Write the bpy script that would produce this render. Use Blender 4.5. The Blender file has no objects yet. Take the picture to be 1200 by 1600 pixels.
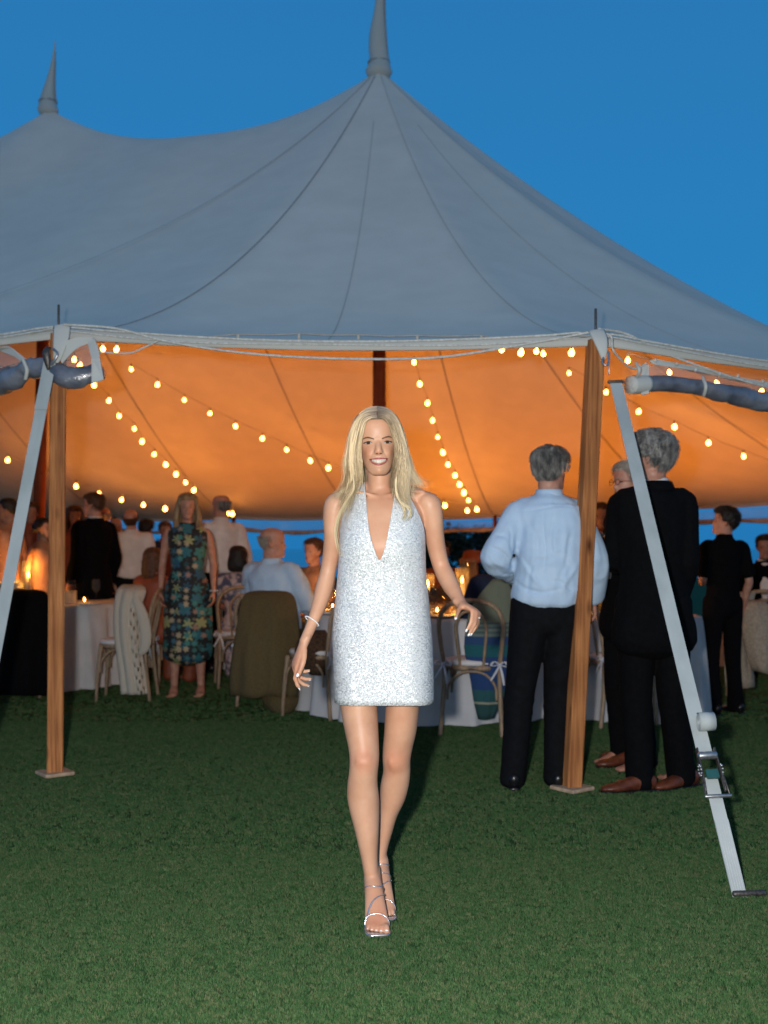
import bpy, math, random
import numpy as np
from mathutils import Vector, Matrix
from mathutils.bvhtree import BVHTree

random.seed(7)
RNG = np.random.RandomState(11)
SC = bpy.context.scene
COL = SC.collection
R = math.radians
PI = math.pi

# ------------------------------------------------------------------ camera, world, light, exposure
FPX, HZ, CH = 1750.0, 855.0, 1.25          # focal length in photo pixels, horizon row, camera height
cam_d = bpy.data.cameras.new('camera')
cam_d.sensor_fit = 'HORIZONTAL'; cam_d.sensor_width = 24.0; cam_d.lens = 35.0
cam_d.shift_y = (HZ - 800.0) / 1200.0
cam_d.clip_start = 0.05; cam_d.clip_end = 3000
cam = bpy.data.objects.new('camera', cam_d); COL.objects.link(cam)
cam.location = (0, 0, CH); cam.rotation_euler = (R(90), 0, 0)
SC.camera = cam
cam_d.dof.use_dof = True; cam_d.dof.focus_distance = 3.75; cam_d.dof.aperture_fstop = 2.8

SC.render.engine = 'CYCLES'
SC.view_settings.view_transform = 'Standard'; SC.view_settings.look = 'None'
SC.view_settings.exposure = 0.0; SC.view_settings.gamma = 1.0
SC.view_settings.use_curve_mapping = False
SC.cycles.use_denoising = True
SC.cycles.max_bounces = 6; SC.cycles.diffuse_bounces = 3; SC.cycles.glossy_bounces = 3
SC.cycles.transmission_bounces = 6; SC.cycles.transparent_max_bounces = 12
SC.cycles.caustics_reflective = False; SC.cycles.caustics_refractive = False
SC.cycles.sample_clamp_indirect = 4.0

world = bpy.data.worlds.new('World'); SC.world = world; world.use_nodes = True
wn = world.node_tree; wn.nodes.clear()
w_out = wn.nodes.new('ShaderNodeOutputWorld'); w_bg = wn.nodes.new('ShaderNodeBackground')
w_sky = wn.nodes.new('ShaderNodeTexSky'); w_sky.sky_type = 'NISHITA'; w_sky.sun_disc = False
w_sky.sun_elevation = R(-2.0); w_sky.sun_rotation = R(200); w_sky.altitude = 0; w_sky.ozone_density = 6.0
w_sky.air_density = 1.0; w_sky.dust_density = 0.3
# blue-hour sky: an even blue all round, a little lighter low down, on top of the faint twilight of the sky model
w_tc = wn.nodes.new('ShaderNodeTexCoord'); w_sep = wn.nodes.new('ShaderNodeSeparateXYZ')
w_rmp = wn.nodes.new('ShaderNodeValToRGB')
wn.links.new(w_tc.outputs['Generated'], w_sep.inputs[0])
wn.links.new(w_sep.outputs['Z'], w_rmp.inputs[0])
cr = w_rmp.color_ramp
cr.elements[0].position = 0.0; cr.elements[0].color = (0.016, 0.180, 0.450, 1)
cr.elements[1].position = 1.0; cr.elements[1].color = (0.025, 0.090, 0.190, 1)
e = cr.elements.new(0.18); e.color = (0.021, 0.220, 0.515, 1)
e = cr.elements.new(0.46); e.color = (0.022, 0.185, 0.455, 1)
# paler glow behind the photographer, added to lighten the canopy
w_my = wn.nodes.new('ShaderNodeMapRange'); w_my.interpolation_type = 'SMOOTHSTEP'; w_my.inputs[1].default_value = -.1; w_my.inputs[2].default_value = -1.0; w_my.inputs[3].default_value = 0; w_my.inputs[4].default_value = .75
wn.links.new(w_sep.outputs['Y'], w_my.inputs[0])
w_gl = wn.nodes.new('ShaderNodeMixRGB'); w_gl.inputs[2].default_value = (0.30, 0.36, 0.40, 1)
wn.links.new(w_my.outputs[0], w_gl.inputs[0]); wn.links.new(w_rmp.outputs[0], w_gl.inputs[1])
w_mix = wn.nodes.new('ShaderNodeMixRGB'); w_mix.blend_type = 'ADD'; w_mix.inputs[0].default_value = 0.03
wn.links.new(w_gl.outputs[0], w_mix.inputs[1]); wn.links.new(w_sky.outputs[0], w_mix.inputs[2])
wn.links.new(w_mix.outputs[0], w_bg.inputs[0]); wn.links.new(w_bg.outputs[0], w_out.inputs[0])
w_bg.inputs[1].default_value = 1.0

# the photographer's flash, a hand's breadth left of the lens
fl = bpy.data.lights.new('camera_flash', 'POINT'); fl.energy = 820; fl.color = (1.0, 0.97, 0.94)
fl.shadow_soft_size = 0.035
flo = bpy.data.objects.new('camera_flash', fl); COL.objects.link(flo); flo.location = (-0.17, -0.03, 1.34)

# ------------------------------------------------------------------ helpers
def W(px, py, Y):
    return Vector((Y * (px - 600.0) / FPX, Y, CH + Y * (HZ - py) / FPX))

OFF = {}
def tag(o, label=None, cat=None, group=None, kind=None):
    if label: o['label'] = label
    if cat: o['category'] = cat
    if group: o['group'] = group
    if kind: o['kind'] = kind
    return o

def thing(name, loc, label=None, cat=None, group=None):
    o = bpy.data.objects.new(name, None); COL.objects.link(o)
    o.location = loc; o.empty_display_size = 0.1
    OFF[o] = Vector(loc)
    return tag(o, label, cat, group)

def mk(name, V, Fc, m, parent=None, smooth=True, mats=None, mi=None):
    """V in world coordinates; stored relative to the parent's base."""
    off = OFF.get(parent, Vector((0, 0, 0))) if parent else Vector((0, 0, 0))
    me = bpy.data.meshes.new(name)
    V = np.asarray([tuple(v) for v in V] if not isinstance(V, np.ndarray) else V, dtype=np.float64)
    if len(V): V = V - np.array(off)
    if isinstance(Fc, np.ndarray):
        nf, k = Fc.shape
        me.vertices.add(len(V)); me.vertices.foreach_set('co', V.astype(np.float32).ravel())
        me.loops.add(nf * k); me.loops.foreach_set('vertex_index', Fc.astype(np.int32).ravel())
        me.polygons.add(nf); me.polygons.foreach_set('loop_start', np.arange(0, nf * k, k, dtype=np.int32))
        me.update(calc_edges=True)
    else:
        me.from_pydata([tuple(v) for v in V], [], [tuple(f) for f in Fc])
    if smooth: me.polygons.foreach_set('use_smooth', np.ones(len(me.polygons), dtype=bool))
    for mm in (mats or [m]): me.materials.append(mm)
    if mi is not None: me.polygons.foreach_set('material_index', np.asarray(mi, dtype=np.int32))
    me.update()
    o = bpy.data.objects.new(name, me); COL.objects.link(o)
    if parent: o.parent = parent
    OFF[o] = off
    return o

def copy_tree(o, parent=None):
    c = o.copy(); COL.objects.link(c); c.parent = parent
    for ch in list(o.children): copy_tree(ch, c)
    return c

class Geo:
    """collects simple closed shapes"""
    def __init__(s): s.v = []; s.f = []
    def add(s, V, Fc):
        b = len(s.v); s.v.extend([Vector(v) for v in V]); s.f.extend([tuple(i + b for i in f) for f in Fc])
    def box(s, c, size, rot=None):
        M = rot.to_3x3() if rot else Matrix.Identity(3)
        hx, hy, hz = [a / 2 for a in size]; c = Vector(c)
        V = [c + M @ Vector((x, y, z)) for z in (-hz, hz) for y in (-hy, hy) for x in (-hx, hx)]
        s.add(V, [(0, 2, 3, 1), (4, 5, 7, 6), (0, 1, 5, 4), (2, 6, 7, 3), (0, 4, 6, 2), (1, 3, 7, 5)])
    def cbox(s, c, size, rot=None, b=0.01):
        """box with chamfered edges along its long (z) axis"""
        M = rot.to_3x3() if rot else Matrix.Identity(3); c = Vector(c)
        hx, hy, hz = [a / 2 for a in size]
        prof = [(hx - b, -hy), (hx, -hy + b), (hx, hy - b), (hx - b, hy), (-hx + b, hy), (-hx, hy - b), (-hx, -hy + b), (-hx + b, -hy)]
        V = []
        for z, k in ((-hz, .97), (-hz + b, 1), (hz - b, 1), (hz, .97)):
            V += [c + M @ Vector((x * k, y * k, z)) for x, y in prof]
        F_ = []
        for r in range(3):
            for i in range(8): F_.append((r * 8 + i, r * 8 + (i + 1) % 8, (r + 1) * 8 + (i + 1) % 8, (r + 1) * 8 + i))
        F_.append(tuple(range(7, -1, -1))); F_.append(tuple(24 + i for i in range(8)))
        s.add(V, F_)
    def tube(s, pts, r, n=8, sub=4, ref=None, flat=1.0):
        rr = r if hasattr(r, '__len__') else [r] * len(pts)
        V, Fc = loft([(p, q, q * flat) for p, q in zip(pts, rr)], ref=ref, n=n, sub=sub)
        s.add(V, Fc)
    def lathe(s, c, prof, n=16, axis=None):
        c = Vector(c); V = []; Fc = []
        for r, z in prof: V += [c + Vector((r * math.cos(2 * PI * i / n), r * math.sin(2 * PI * i / n), z)) for i in range(n)]
        for k in range(len(prof) - 1):
            for i in range(n): Fc.append((k * n + i, k * n + (i + 1) % n, (k + 1) * n + (i + 1) % n, (k + 1) * n + i))
        if prof[0][0] > 1e-4: Fc.append(tuple(range(n - 1, -1, -1)))
        if prof[-1][0] > 1e-4: Fc.append(tuple((len(prof) - 1) * n + i for i in range(n)))
        s.add(V, Fc)
    def ball(s, c, r, n=10, m=6, sc=(1, 1, 1)):
        c = Vector(c); V = [c + Vector((0, 0, -r * sc[2]))]; Fc = []
        for k in range(1, m):
            a = -PI / 2 + PI * k / m
            V += [c + Vector((r * math.cos(a) * math.cos(2 * PI * i / n) * sc[0], r * math.cos(a) * math.sin(2 * PI * i / n) * sc[1], r * math.sin(a) * sc[2])) for i in range(n)]
        V.append(c + Vector((0, 0, r * sc[2])))
        for i in range(n): Fc.append((0, 1 + (i + 1) % n, 1 + i)); Fc.append((len(V) - 1, 1 + (m - 2) * n + i, 1 + (m - 2) * n + (i + 1) % n))
        for k in range(m - 2):
            for i in range(n): Fc.append((1 + k * n + i, 1 + k * n + (i + 1) % n, 1 + (k + 1) * n + (i + 1) % n, 1 + (k + 1) * n + i))
        s.add(V, Fc)
    def obj(s, name, m, parent=None, smooth=True): return mk(name, s.v, s.f, m, parent, smooth)

def catmull(P, sub):
    """P: array (k,d) -> smooth resampled array"""
    P = np.asarray(P, dtype=float)
    if sub <= 1 or len(P) < 3: return P
    E = np.vstack([2 * P[0] - P[1], P, 2 * P[-1] - P[-2]])
    out = []
    for i in range(1, len(E) - 2):
        p0, p1, p2, p3 = E[i - 1], E[i], E[i + 1], E[i + 2]
        for j in range(sub):
            t = j / sub
            out.append(0.5 * ((2 * p1) + (-p0 + p2) * t + (2 * p0 - 5 * p1 + 4 * p2 - p3) * t * t + (-p0 + 3 * p1 - 3 * p2 + p3) * t ** 3))
    out.append(P[-1])
    return np.array(out)

def loft(rings, ref=None, n=16, sub=4, cap=True, horiz=False, sq=2.0):
    """rings: (centre, rx, ry). rx lies along ref (a sideways vector), ry along the other direction."""
    A = np.array([[*c, rx, ry] for c, rx, ry in rings], dtype=float)
    A = catmull(A, sub)
    C = A[:, :3]; rx = np.maximum(A[:, 3], 1e-4); ry = np.maximum(A[:, 4], 1e-4)
    T = np.gradient(C, axis=0)
    T /= np.maximum(np.linalg.norm(T, axis=1, keepdims=True), 1e-9)
    if horiz: T[:] = (0, 0, 1)
    if ref is None:
        ref = (1, 0, 0) if abs(T[len(T) // 2][0]) < .8 else (0, 1, 0)
    ref = np.array(ref, dtype=float)
    # end caps: rounded
    rows = []
    def ring(c, t, a, b):
        u = ref - t * np.dot(ref, t); u /= max(np.linalg.norm(u), 1e-9); v = np.cross(t, u)
        ang = np.linspace(0, 2 * PI, n, endpoint=False)
        ca, sa = np.cos(ang), np.sin(ang)
        if sq != 2.0:
            ca = np.sign(ca) * np.abs(ca) ** (2 / sq); sa = np.sign(sa) * np.abs(sa) ** (2 / sq)
        return c + np.outer(ca * a, u) + np.outer(sa * b, v)
    if cap:
        rr = min(rx[0], ry[0])
        for q in (.25, .6, .88): rows.append(ring(C[0] - T[0] * rr * .6 * math.sqrt(1 - q * q), T[0], rx[0] * q, ry[0] * q))
    for i in range(len(C)): rows.append(ring(C[i], T[i], rx[i], ry[i]))
    if cap:
        rr = min(rx[-1], ry[-1])
        for q in (.88, .6, .25): rows.append(ring(C[-1] + T[-1] * rr * .6 * math.sqrt(1 - q * q), T[-1], rx[-1] * q, ry[-1] * q))
    V = np.vstack(rows); m = len(rows); Fc = []
    for k in range(m - 1):
        for i in range(n): Fc.append((k * n + i, k * n + (i + 1) % n, (k + 1) * n + (i + 1) % n, (k + 1) * n + i))
    Fc.append(tuple(range(n - 1, -1, -1))); Fc.append(tuple((m - 1) * n + i for i in range(n)))
    return [tuple(v) for v in V], Fc

def vnoise(P, scale=1.0, seed=0):
    """vectorised smooth value noise in -1..1"""
    P = np.asarray(P) * scale + seed * 17.13
    i = np.floor(P).astype(np.int64); f = P - i; f = f * f * (3 - 2 * f)
    def h(a, b, c):
        n = (a * 374761393 + b * 668265263 + c * 2147483647 + seed * 1274126177) & 0xffffffff
        n = ((n ^ (n >> 13)) * 1274126177) & 0xffffffff
        return ((n ^ (n >> 16)) & 0xffff) / 32767.5 - 1.0
    r = 0
    for dx in (0, 1):
        for dy in (0, 1):
            for dz in (0, 1):
                w = (f[:, 0] if dx else 1 - f[:, 0]) * (f[:, 1] if dy else 1 - f[:, 1]) * (f[:, 2] if dz else 1 - f[:, 2])
                r = r + w * h(i[:, 0] + dx, i[:, 1] + dy, i[:, 2] + dz)
    return r

def remesh(V, Fc, voxel):
    me = bpy.data.meshes.new('tmp'); me.from_pydata([tuple(v) for v in V], [], [tuple(f) for f in Fc]); me.update()
    o = bpy.data.objects.new('tmp', me); COL.objects.link(o)
    md = o.modifiers.new('r', 'REMESH'); md.mode = 'VOXEL'; md.voxel_size = voxel; md.adaptivity = 0
    dg = bpy.context.evaluated_depsgraph_get(); ev = o.evaluated_get(dg); m2 = ev.to_mesh()
    v = np.empty(len(m2.vertices) * 3, dtype=np.float32); m2.vertices.foreach_get('co', v)
    L = np.empty(len(m2.loops), dtype=np.int32); m2.loops.foreach_get('vertex_index', L)
    ev.to_mesh_clear(); bpy.data.objects.remove(o); bpy.data.meshes.remove(me)
    return v.reshape(-1, 3).astype(float), L.reshape(-1, 4)

def smooth_v(V, Q, it, wgt=None, lam=.6):
    E = np.vstack([Q[:, [0, 1]], Q[:, [1, 2]], Q[:, [2, 3]], Q[:, [3, 0]]])
    n = len(V); deg = np.bincount(E[:, 0], minlength=n) + np.bincount(E[:, 1], minlength=n)
    deg = np.maximum(deg, 1)[:, None]
    for _ in range(it):
        S = np.zeros_like(V)
        for k in range(3):
            S[:, k] = np.bincount(E[:, 0], V[E[:, 1], k], n) + np.bincount(E[:, 1], V[E[:, 0], k], n)
        D = S / deg - V
        V = V + lam * (D if wgt is None else D * wgt[:, None])
    return V

def vnormals(V, Q):
    N = np.cross(V[Q[:, 2]] - V[Q[:, 0]], V[Q[:, 3]] - V[Q[:, 1]])
    o = np.zeros_like(V)
    for c in range(4):
        for k in range(3): o[:, k] += np.bincount(Q[:, c], N[:, k], len(V))
    return o / np.maximum(np.linalg.norm(o, axis=1, keepdims=True), 1e-12)

# ------------------------------------------------------------------ materials
def nodes(name):
    m = bpy.data.materials.new(name); m.use_nodes = True
    nt = m.node_tree; return m, nt, nt.nodes['Principled BSDF']

def mat(name, c1, c2=None, scale=20, rough=.6, metal=0.0, bump=0.0, bscale=None, stretch=(1, 1, 1), spec=.4,
        sss=0.0, detail=4.0, sheen=0.0, coat=0.0, coords='Object', contrast=(.35, .65), dist=.002):
    m, nt, b = nodes(name)
    b.inputs['Roughness'].default_value = rough; b.inputs['Metallic'].default_value = metal
    b.inputs['Specular IOR Level'].default_value = spec
    if sheen: b.inputs['Sheen Weight'].default_value = sheen
    if coat: b.inputs['Coat Weight'].default_value = coat
    if sss:
        b.inputs['Subsurface Weight'].default_value = sss
        b.inputs['Subsurface Radius'].default_value = (.012, .005, .003); b.inputs['Subsurface Scale'].default_value = 1.0
    tc = nt.nodes.new('ShaderNodeTexCoord'); mp = nt.nodes.new('ShaderNodeMapping'); mp.inputs['Scale'].default_value = stretch
    nt.links.new(tc.outputs[coords], mp.inputs[0])
    nz = nt.nodes.new('ShaderNodeTexNoise'); nz.inputs['Scale'].default_value = scale; nz.inputs['Detail'].default_value = detail
    nt.links.new(mp.outputs[0], nz.inputs['Vector'])
    rp = nt.nodes.new('ShaderNodeValToRGB'); rp.color_ramp.elements[0].position = contrast[0]; rp.color_ramp.elements[1].position = contrast[1]
    if c2 is None: c2 = tuple(x * .8 for x in c1)
    rp.color_ramp.elements[0].color = (*c2, 1); rp.color_ramp.elements[1].color = (*c1, 1)
    nt.links.new(nz.outputs[0], rp.inputs[0]); nt.links.new(rp.outputs[0], b.inputs['Base Color'])
    if bump:
        n2 = nt.nodes.new('ShaderNodeTexNoise'); n2.inputs['Scale'].default_value = bscale or scale * 4; n2.inputs['Detail'].default_value = 3
        nt.links.new(mp.outputs[0], n2.inputs['Vector'])
        bp = nt.nodes.new('ShaderNodeBump'); bp.inputs['Strength'].default_value = bump; bp.inputs['Distance'].default_value = dist
        nt.links.new(n2.outputs[0], bp.inputs['Height']); nt.links.new(bp.outputs[0], b.inputs['Normal'])
    return m

def emis(name, col, strength):
    m = bpy.data.materials.new(name); m.use_nodes = True; nt = m.node_tree; nt.nodes.clear()
    e = nt.nodes.new('ShaderNodeEmission'); e.inputs[0].default_value = (*col, 1); e.inputs[1].default_value = strength
    o = nt.nodes.new('ShaderNodeOutputMaterial'); nt.links.new(e.outputs[0], o.inputs[0])
    return m

def thin_clear(name, tint, opac, rough=.15):
    """clear vinyl or thin glass: mostly see-through, with its own sheen"""
    m = bpy.data.materials.new(name); m.use_nodes = True; nt = m.node_tree; b = nt.nodes['Principled BSDF']
    b.inputs['Base Color'].default_value = (*tint, 1); b.inputs['Roughness'].default_value = rough
    tr = nt.nodes.new('ShaderNodeBsdfTransparent'); mx = nt.nodes.new('ShaderNodeMixShader')
    nz = nt.nodes.new('ShaderNodeTexNoise'); nz.inputs['Scale'].default_value = 9
    tc = nt.nodes.new('ShaderNodeTexCoord'); nt.links.new(tc.outputs['Object'], nz.inputs['Vector'])
    mr = nt.nodes.new('ShaderNodeMapRange'); mr.inputs[3].default_value = opac * .6; mr.inputs[4].default_value = opac * 1.4
    nt.links.new(nz.outputs[0], mr.inputs[0]); nt.links.new(mr.outputs[0], mx.inputs[0])
    o = nt.nodes['Material Output']
    nt.links.new(tr.outputs[0], mx.inputs[1]); nt.links.new(b.outputs[0], mx.inputs[2]); nt.links.new(mx.outputs[0], o.inputs[0])
    return m

def fabric_translucent(name, col, trans, rough=.8, c2=None, scale=3):
    m = bpy.data.materials.new(name); m.use_nodes = True; nt = m.node_tree; b = nt.nodes['Principled BSDF']
    b.inputs['Roughness'].default_value = rough; b.inputs['Specular IOR Level'].default_value = .25
    tc = nt.nodes.new('ShaderNodeTexCoord'); nz = nt.nodes.new('ShaderNodeTexNoise'); nz.inputs['Scale'].default_value = scale; nz.inputs['Detail'].default_value = 6
    nt.links.new(tc.outputs['Object'], nz.inputs['Vector'])
    rp = nt.nodes.new('ShaderNodeValToRGB'); rp.color_ramp.elements[0].position = .3; rp.color_ramp.elements[1].position = .7
    rp.color_ramp.elements[0].color = (*(c2 or [x * .92 for x in col]), 1); rp.color_ramp.elements[1].color = (*col, 1)
    nt.links.new(nz.outputs[0], rp.inputs[0]); nt.links.new(rp.outputs[0], b.inputs['Base Color'])
    n2 = nt.nodes.new('ShaderNodeTexNoise'); n2.inputs['Scale'].default_value = 1.3; n2.inputs['Detail'].default_value = 5
    nt.links.new(tc.outputs['Object'], n2.inputs['Vector'])
    bp = nt.nodes.new('ShaderNodeBump'); bp.inputs['Strength'].default_value = .25; bp.inputs['Distance'].default_value = .03
    nt.links.new(n2.outputs[0], bp.inputs['Height']); nt.links.new(bp.outputs[0], b.inputs['Normal'])
    t = nt.nodes.new('ShaderNodeBsdfTranslucent'); nt.links.new(rp.outputs[0], t.inputs[0])
    mx = nt.nodes.new('ShaderNodeMixShader'); mx.inputs[0].default_value = trans
    nt.links.new(b.outputs[0], mx.inputs[1]); nt.links.new(t.outputs[0], mx.inputs[2]); nt.links.new(mx.outputs[0], nt.nodes['Material Output'].inputs[0])
    return m

def wood_mat(name, light, dark, knots=True):
    m, nt, b = nodes(name); b.inputs['Roughness'].default_value = .75; b.inputs['Specular IOR Level'].default_value = .25
    tc = nt.nodes.new('ShaderNodeTexCoord'); mp = nt.nodes.new('ShaderNodeMapping'); mp.inputs['Scale'].default_value = (40, 40, 1.6)
    nt.links.new(tc.outputs['Object'], mp.inputs[0])
    nz = nt.nodes.new('ShaderNodeTexNoise'); nz.inputs['Scale'].default_value = 1.6; nz.inputs['Detail'].default_value = 8; nz.inputs['Distortion'].default_value = .6
    nt.links.new(mp.outputs[0], nz.inputs['Vector'])
    rp = nt.nodes.new('ShaderNodeValToRGB'); rp.color_ramp.elements[0].position = .3; rp.color_ramp.elements[1].position = .7
    rp.color_ramp.elements[0].color = (*dark, 1); rp.color_ramp.elements[1].color = (*light, 1)
    nt.links.new(nz.outputs[0], rp.inputs[0])
    mp2 = nt.nodes.new('ShaderNodeMapping'); mp2.inputs['Scale'].default_value = (1, 1, .35); nt.links.new(tc.outputs['Object'], mp2.inputs[0])
    v = nt.nodes.new('ShaderNodeTexVoronoi'); v.inputs['Scale'].default_value = 11; nt.links.new(mp2.outputs[0], v.inputs['Vector'])
    r2 = nt.nodes.new('ShaderNodeValToRGB'); r2.color_ramp.elements[0].position = .06; r2.color_ramp.elements[1].position = .24 if knots else .07
    r2.color_ramp.elements[0].color = (.25, .18, .14, 1); r2.color_ramp.elements[1].color = (1, 1, 1, 1)
    nt.links.new(v.outputs['Distance'], r2.inputs[0])
    n3 = nt.nodes.new('ShaderNodeTexNoise'); n3.inputs['Scale'].default_value = 3.0; nt.links.new(tc.outputs['Object'], n3.inputs['Vector'])
    r3 = nt.nodes.new('ShaderNodeValToRGB'); r3.color_ramp.elements[0].position = .35; r3.color_ramp.elements[1].position = .65
    r3.color_ramp.elements[0].color = (.7, .68, .66, 1); r3.color_ramp.elements[1].color = (1, 1, 1, 1); nt.links.new(n3.outputs[0], r3.inputs[0])
    mm = nt.nodes.new('ShaderNodeMixRGB'); mm.blend_type = 'MULTIPLY'; mm.inputs[0].default_value = 1
    nt.links.new(rp.outputs[0], mm.inputs[1]); nt.links.new(r2.outputs[0], mm.inputs[2])
    m3 = nt.nodes.new('ShaderNodeMixRGB'); m3.blend_type = 'MULTIPLY'; m3.inputs[0].default_value = 1
    nt.links.new(mm.outputs[0], m3.inputs[1]); nt.links.new(r3.outputs[0], m3.inputs[2])
    nt.links.new(m3.outputs[0], b.inputs['Base Color'])
    bp = nt.nodes.new('ShaderNodeBump'); bp.inputs['Strength'].default_value = .4; bp.inputs['Distance'].default_value = .002
    nt.links.new(nz.outputs[0], bp.inputs['Height']); nt.links.new(bp.outputs[0], b.inputs['Normal'])
    return m

M = {}
M['canvas'] = fabric_translucent('sailcloth', (.84, .80, .70), .04)
M['canvas_trim'] = fabric_translucent('sailcloth_trim', (.56, .57, .54), .05)
M['seam'] = mat('seam_tape', (.60, .62, .62), rough=.8)
M['web_in'] = mat('roof_webbing', (.30, .28, .25), rough=.8)
M['seam_dark'] = mat('seam_tape_dark', (.36, .37, .38), rough=.8)
M['post'] = wood_mat('rough_timber', (.60, .25, .085), (.27, .09, .028))
M['pole_red'] = wood_mat('stained_pole', (.26, .07, .028), (.14, .035, .014), False)
M['ply'] = mat('plywood', (.50, .36, .24), (.34, .24, .16), 30, .8, bump=.3)
M['webbing'] = mat('webbing', (.42, .46, .46), (.34, .38, .38), 8, .7, bump=.5, bscale=500, stretch=(1, 1, .3), dist=.001)
M['rope'] = mat('white_rope', (.66, .66, .62), (.45, .45, .42), 60, .8, bump=.6, bscale=220)
M['vinyl'] = thin_clear('clear_vinyl', (.45, .45, .47), .22)
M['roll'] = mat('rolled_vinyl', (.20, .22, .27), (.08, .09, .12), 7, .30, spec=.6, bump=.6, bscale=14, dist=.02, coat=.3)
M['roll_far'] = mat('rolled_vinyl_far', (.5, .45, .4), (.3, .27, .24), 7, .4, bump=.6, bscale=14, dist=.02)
M['steel'] = mat('steel', (.55, .56, .58), (.38, .38, .40), 60, .35, metal=.9)
M['steel_dark'] = mat('steel_dark', (.14, .13, .12), (.07, .06, .06), 90, .45, metal=.7, bump=.3)
M['grip'] = mat('teal_grip', (.02, .09, .09), rough=.4)
M['bulb'] = emis('lit_bulb', (1.0, .33, .05), 32)
M['bulb_off'] = thin_clear('unlit_bulb', (.9, .7, .5), .5, .05)
M['socket'] = mat('socket', (.55, .50, .42), rough=.5)
M['cable'] = mat('cable', (.45, .40, .34), rough=.6)
M['flame'] = emis('flame', (1.0, .38, .06), 60)
M['wax'] = mat('wax', (.80, .70, .52), rough=.4, sss=.2)
M['glass'] = thin_clear('thin_glass', (.15, .14, .13), .10, .03)
M['linen'] = mat('table_linen', (.62, .62, .63), (.55, .55, .56), 6, .85, bump=.3, bscale=400)
M['chair'] = mat('limed_wood', (.38, .27, .17), (.22, .15, .095), 12, .55, stretch=(6, 6, 1), bump=.2)
M['cushion'] = mat('cushion', (.72, .70, .70), (.64, .62, .62), 9, .9, bump=.3)
M['ribbon'] = mat('ribbon', (.66, .66, .72), rough=.7)
M['skin'] = mat('skin', (.61, .355, .23), (.48, .245, .15), 11, .48, spec=.34, sss=.10, bump=.35, bscale=420, dist=.0008, contrast=(.25, .75), detail=9)
M['skin_man'] = mat('skin_man', (.52, .27, .19), (.42, .19, .13), 25, .5, spec=.4, bump=.2, bscale=200)
M['white'] = mat('nail', (.85, .85, .88), rough=.2, spec=.6)
M['dark_suit'] = mat('black_wool', (.003, .0032, .004), (.002, .002, .0025), 40, .9, bump=.3, spec=.1)
M['dark_trousers'] = mat('black_trousers', (.004, .0045, .006), (.0025, .0025, .0035), 30, .85, bump=.3, spec=.15)
M['black_knit'] = mat('black_cotton', (.004, .004, .005), rough=.95, spec=.08)
M['leather_brown'] = mat('brown_leather', (.16, .045, .02), (.07, .02, .012), 20, .4, bump=.2)
M['leather_black'] = mat('black_leather', (.008, .008, .009), rough=.3)
M['gold'] = mat('brass', (.6, .4, .15), rough=.3, metal=1)
M['silver'] = mat('silver_strap', (.75, .76, .80), (.6, .62, .68), 30, .22, metal=.85)
M['grey_hair'] = mat('grey_hair', (.30, .29, .27), (.07, .07, .07), 45, .6, bump=.9, bscale=120, stretch=(1, 1, .35), dist=.006)
M['white_hair'] = mat('white_hair', (.42, .38, .33), (.25, .2, .17), 40, .6, bump=.9, bscale=120, stretch=(1, 1, .35), dist=.006)
M['dark_hair'] = mat('dark_hair', (.018, .012, .010), (.006, .005, .004), 40, .5, bump=.9, bscale=110, dist=.006)
M['brown_hair'] = mat('brown_hair', (.11, .045, .02), (.05, .02, .01), 40, .5, bump=.9, bscale=110, dist=.006)
M['blonde_far'] = mat('faded_blonde', (.34, .24, .13), (.16, .10, .05), 40, .5, bump=.9, bscale=100, stretch=(1, 1, .2), dist=.006)
M['eye_dark'] = mat('eye_dark', (.02, .012, .01), rough=.3)
M['lip'] = mat('lip', (.36, .095, .09), (.30, .08, .075), 30, .3, spec=.5)
M['specs'] = mat('spectacle_frame', (.10, .04, .015), rough=.3)

def kind_struct(o): o['kind'] = 'structure'; return o
# ------------------------------------------------------------------ ground, sea, turf
def ground():
    n = 40
    ys = [-30, -10, 0, 2, 4, 6, 8, 10, 14, 20, 30, 46]; xs = [-60, -30, -15, -8, -5, -3, -1, 1, 3, 5, 8, 15, 30, 60]
    V = [(x, y, 0) for y in ys for x in xs]; Fc = []
    nx = len(xs)
    for j in range(len(ys) - 1):
        for i in range(nx - 1): Fc.append((j * nx + i, j * nx + i + 1, (j + 1) * nx + i + 1, (j + 1) * nx + i))
    # the lawn ends in a low bank above the sea
    b = len(V)
    V += [(x, 60, -4.0) for x in xs]
    for i in range(nx - 1): Fc.append(((len(ys) - 1) * nx + i, (len(ys) - 1) * nx + i + 1, b + i + 1, b + i))
    M['soil'] = mat('turf_base', (.034, .080, .026), (.030, .071, .023), 3, .95, bump=.6, bscale=300, spec=.1, detail=8)
    kind_struct(mk('lawn', V, Fc, M['soil'], smooth=False))
    M['sea'] = mat('sea_water', (.01, .05, .10), rough=.12, spec=.5, bump=.4, bscale=.8, dist=.2)
    kind_struct(mk('sea', [(-2500, 58, -3.5), (2500, 58, -3.5), (2500, 2600, -3.5), (-2500, 2600, -3.5)], [(0, 1, 2, 3)], M['sea'], smooth=False))
ground()

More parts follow.
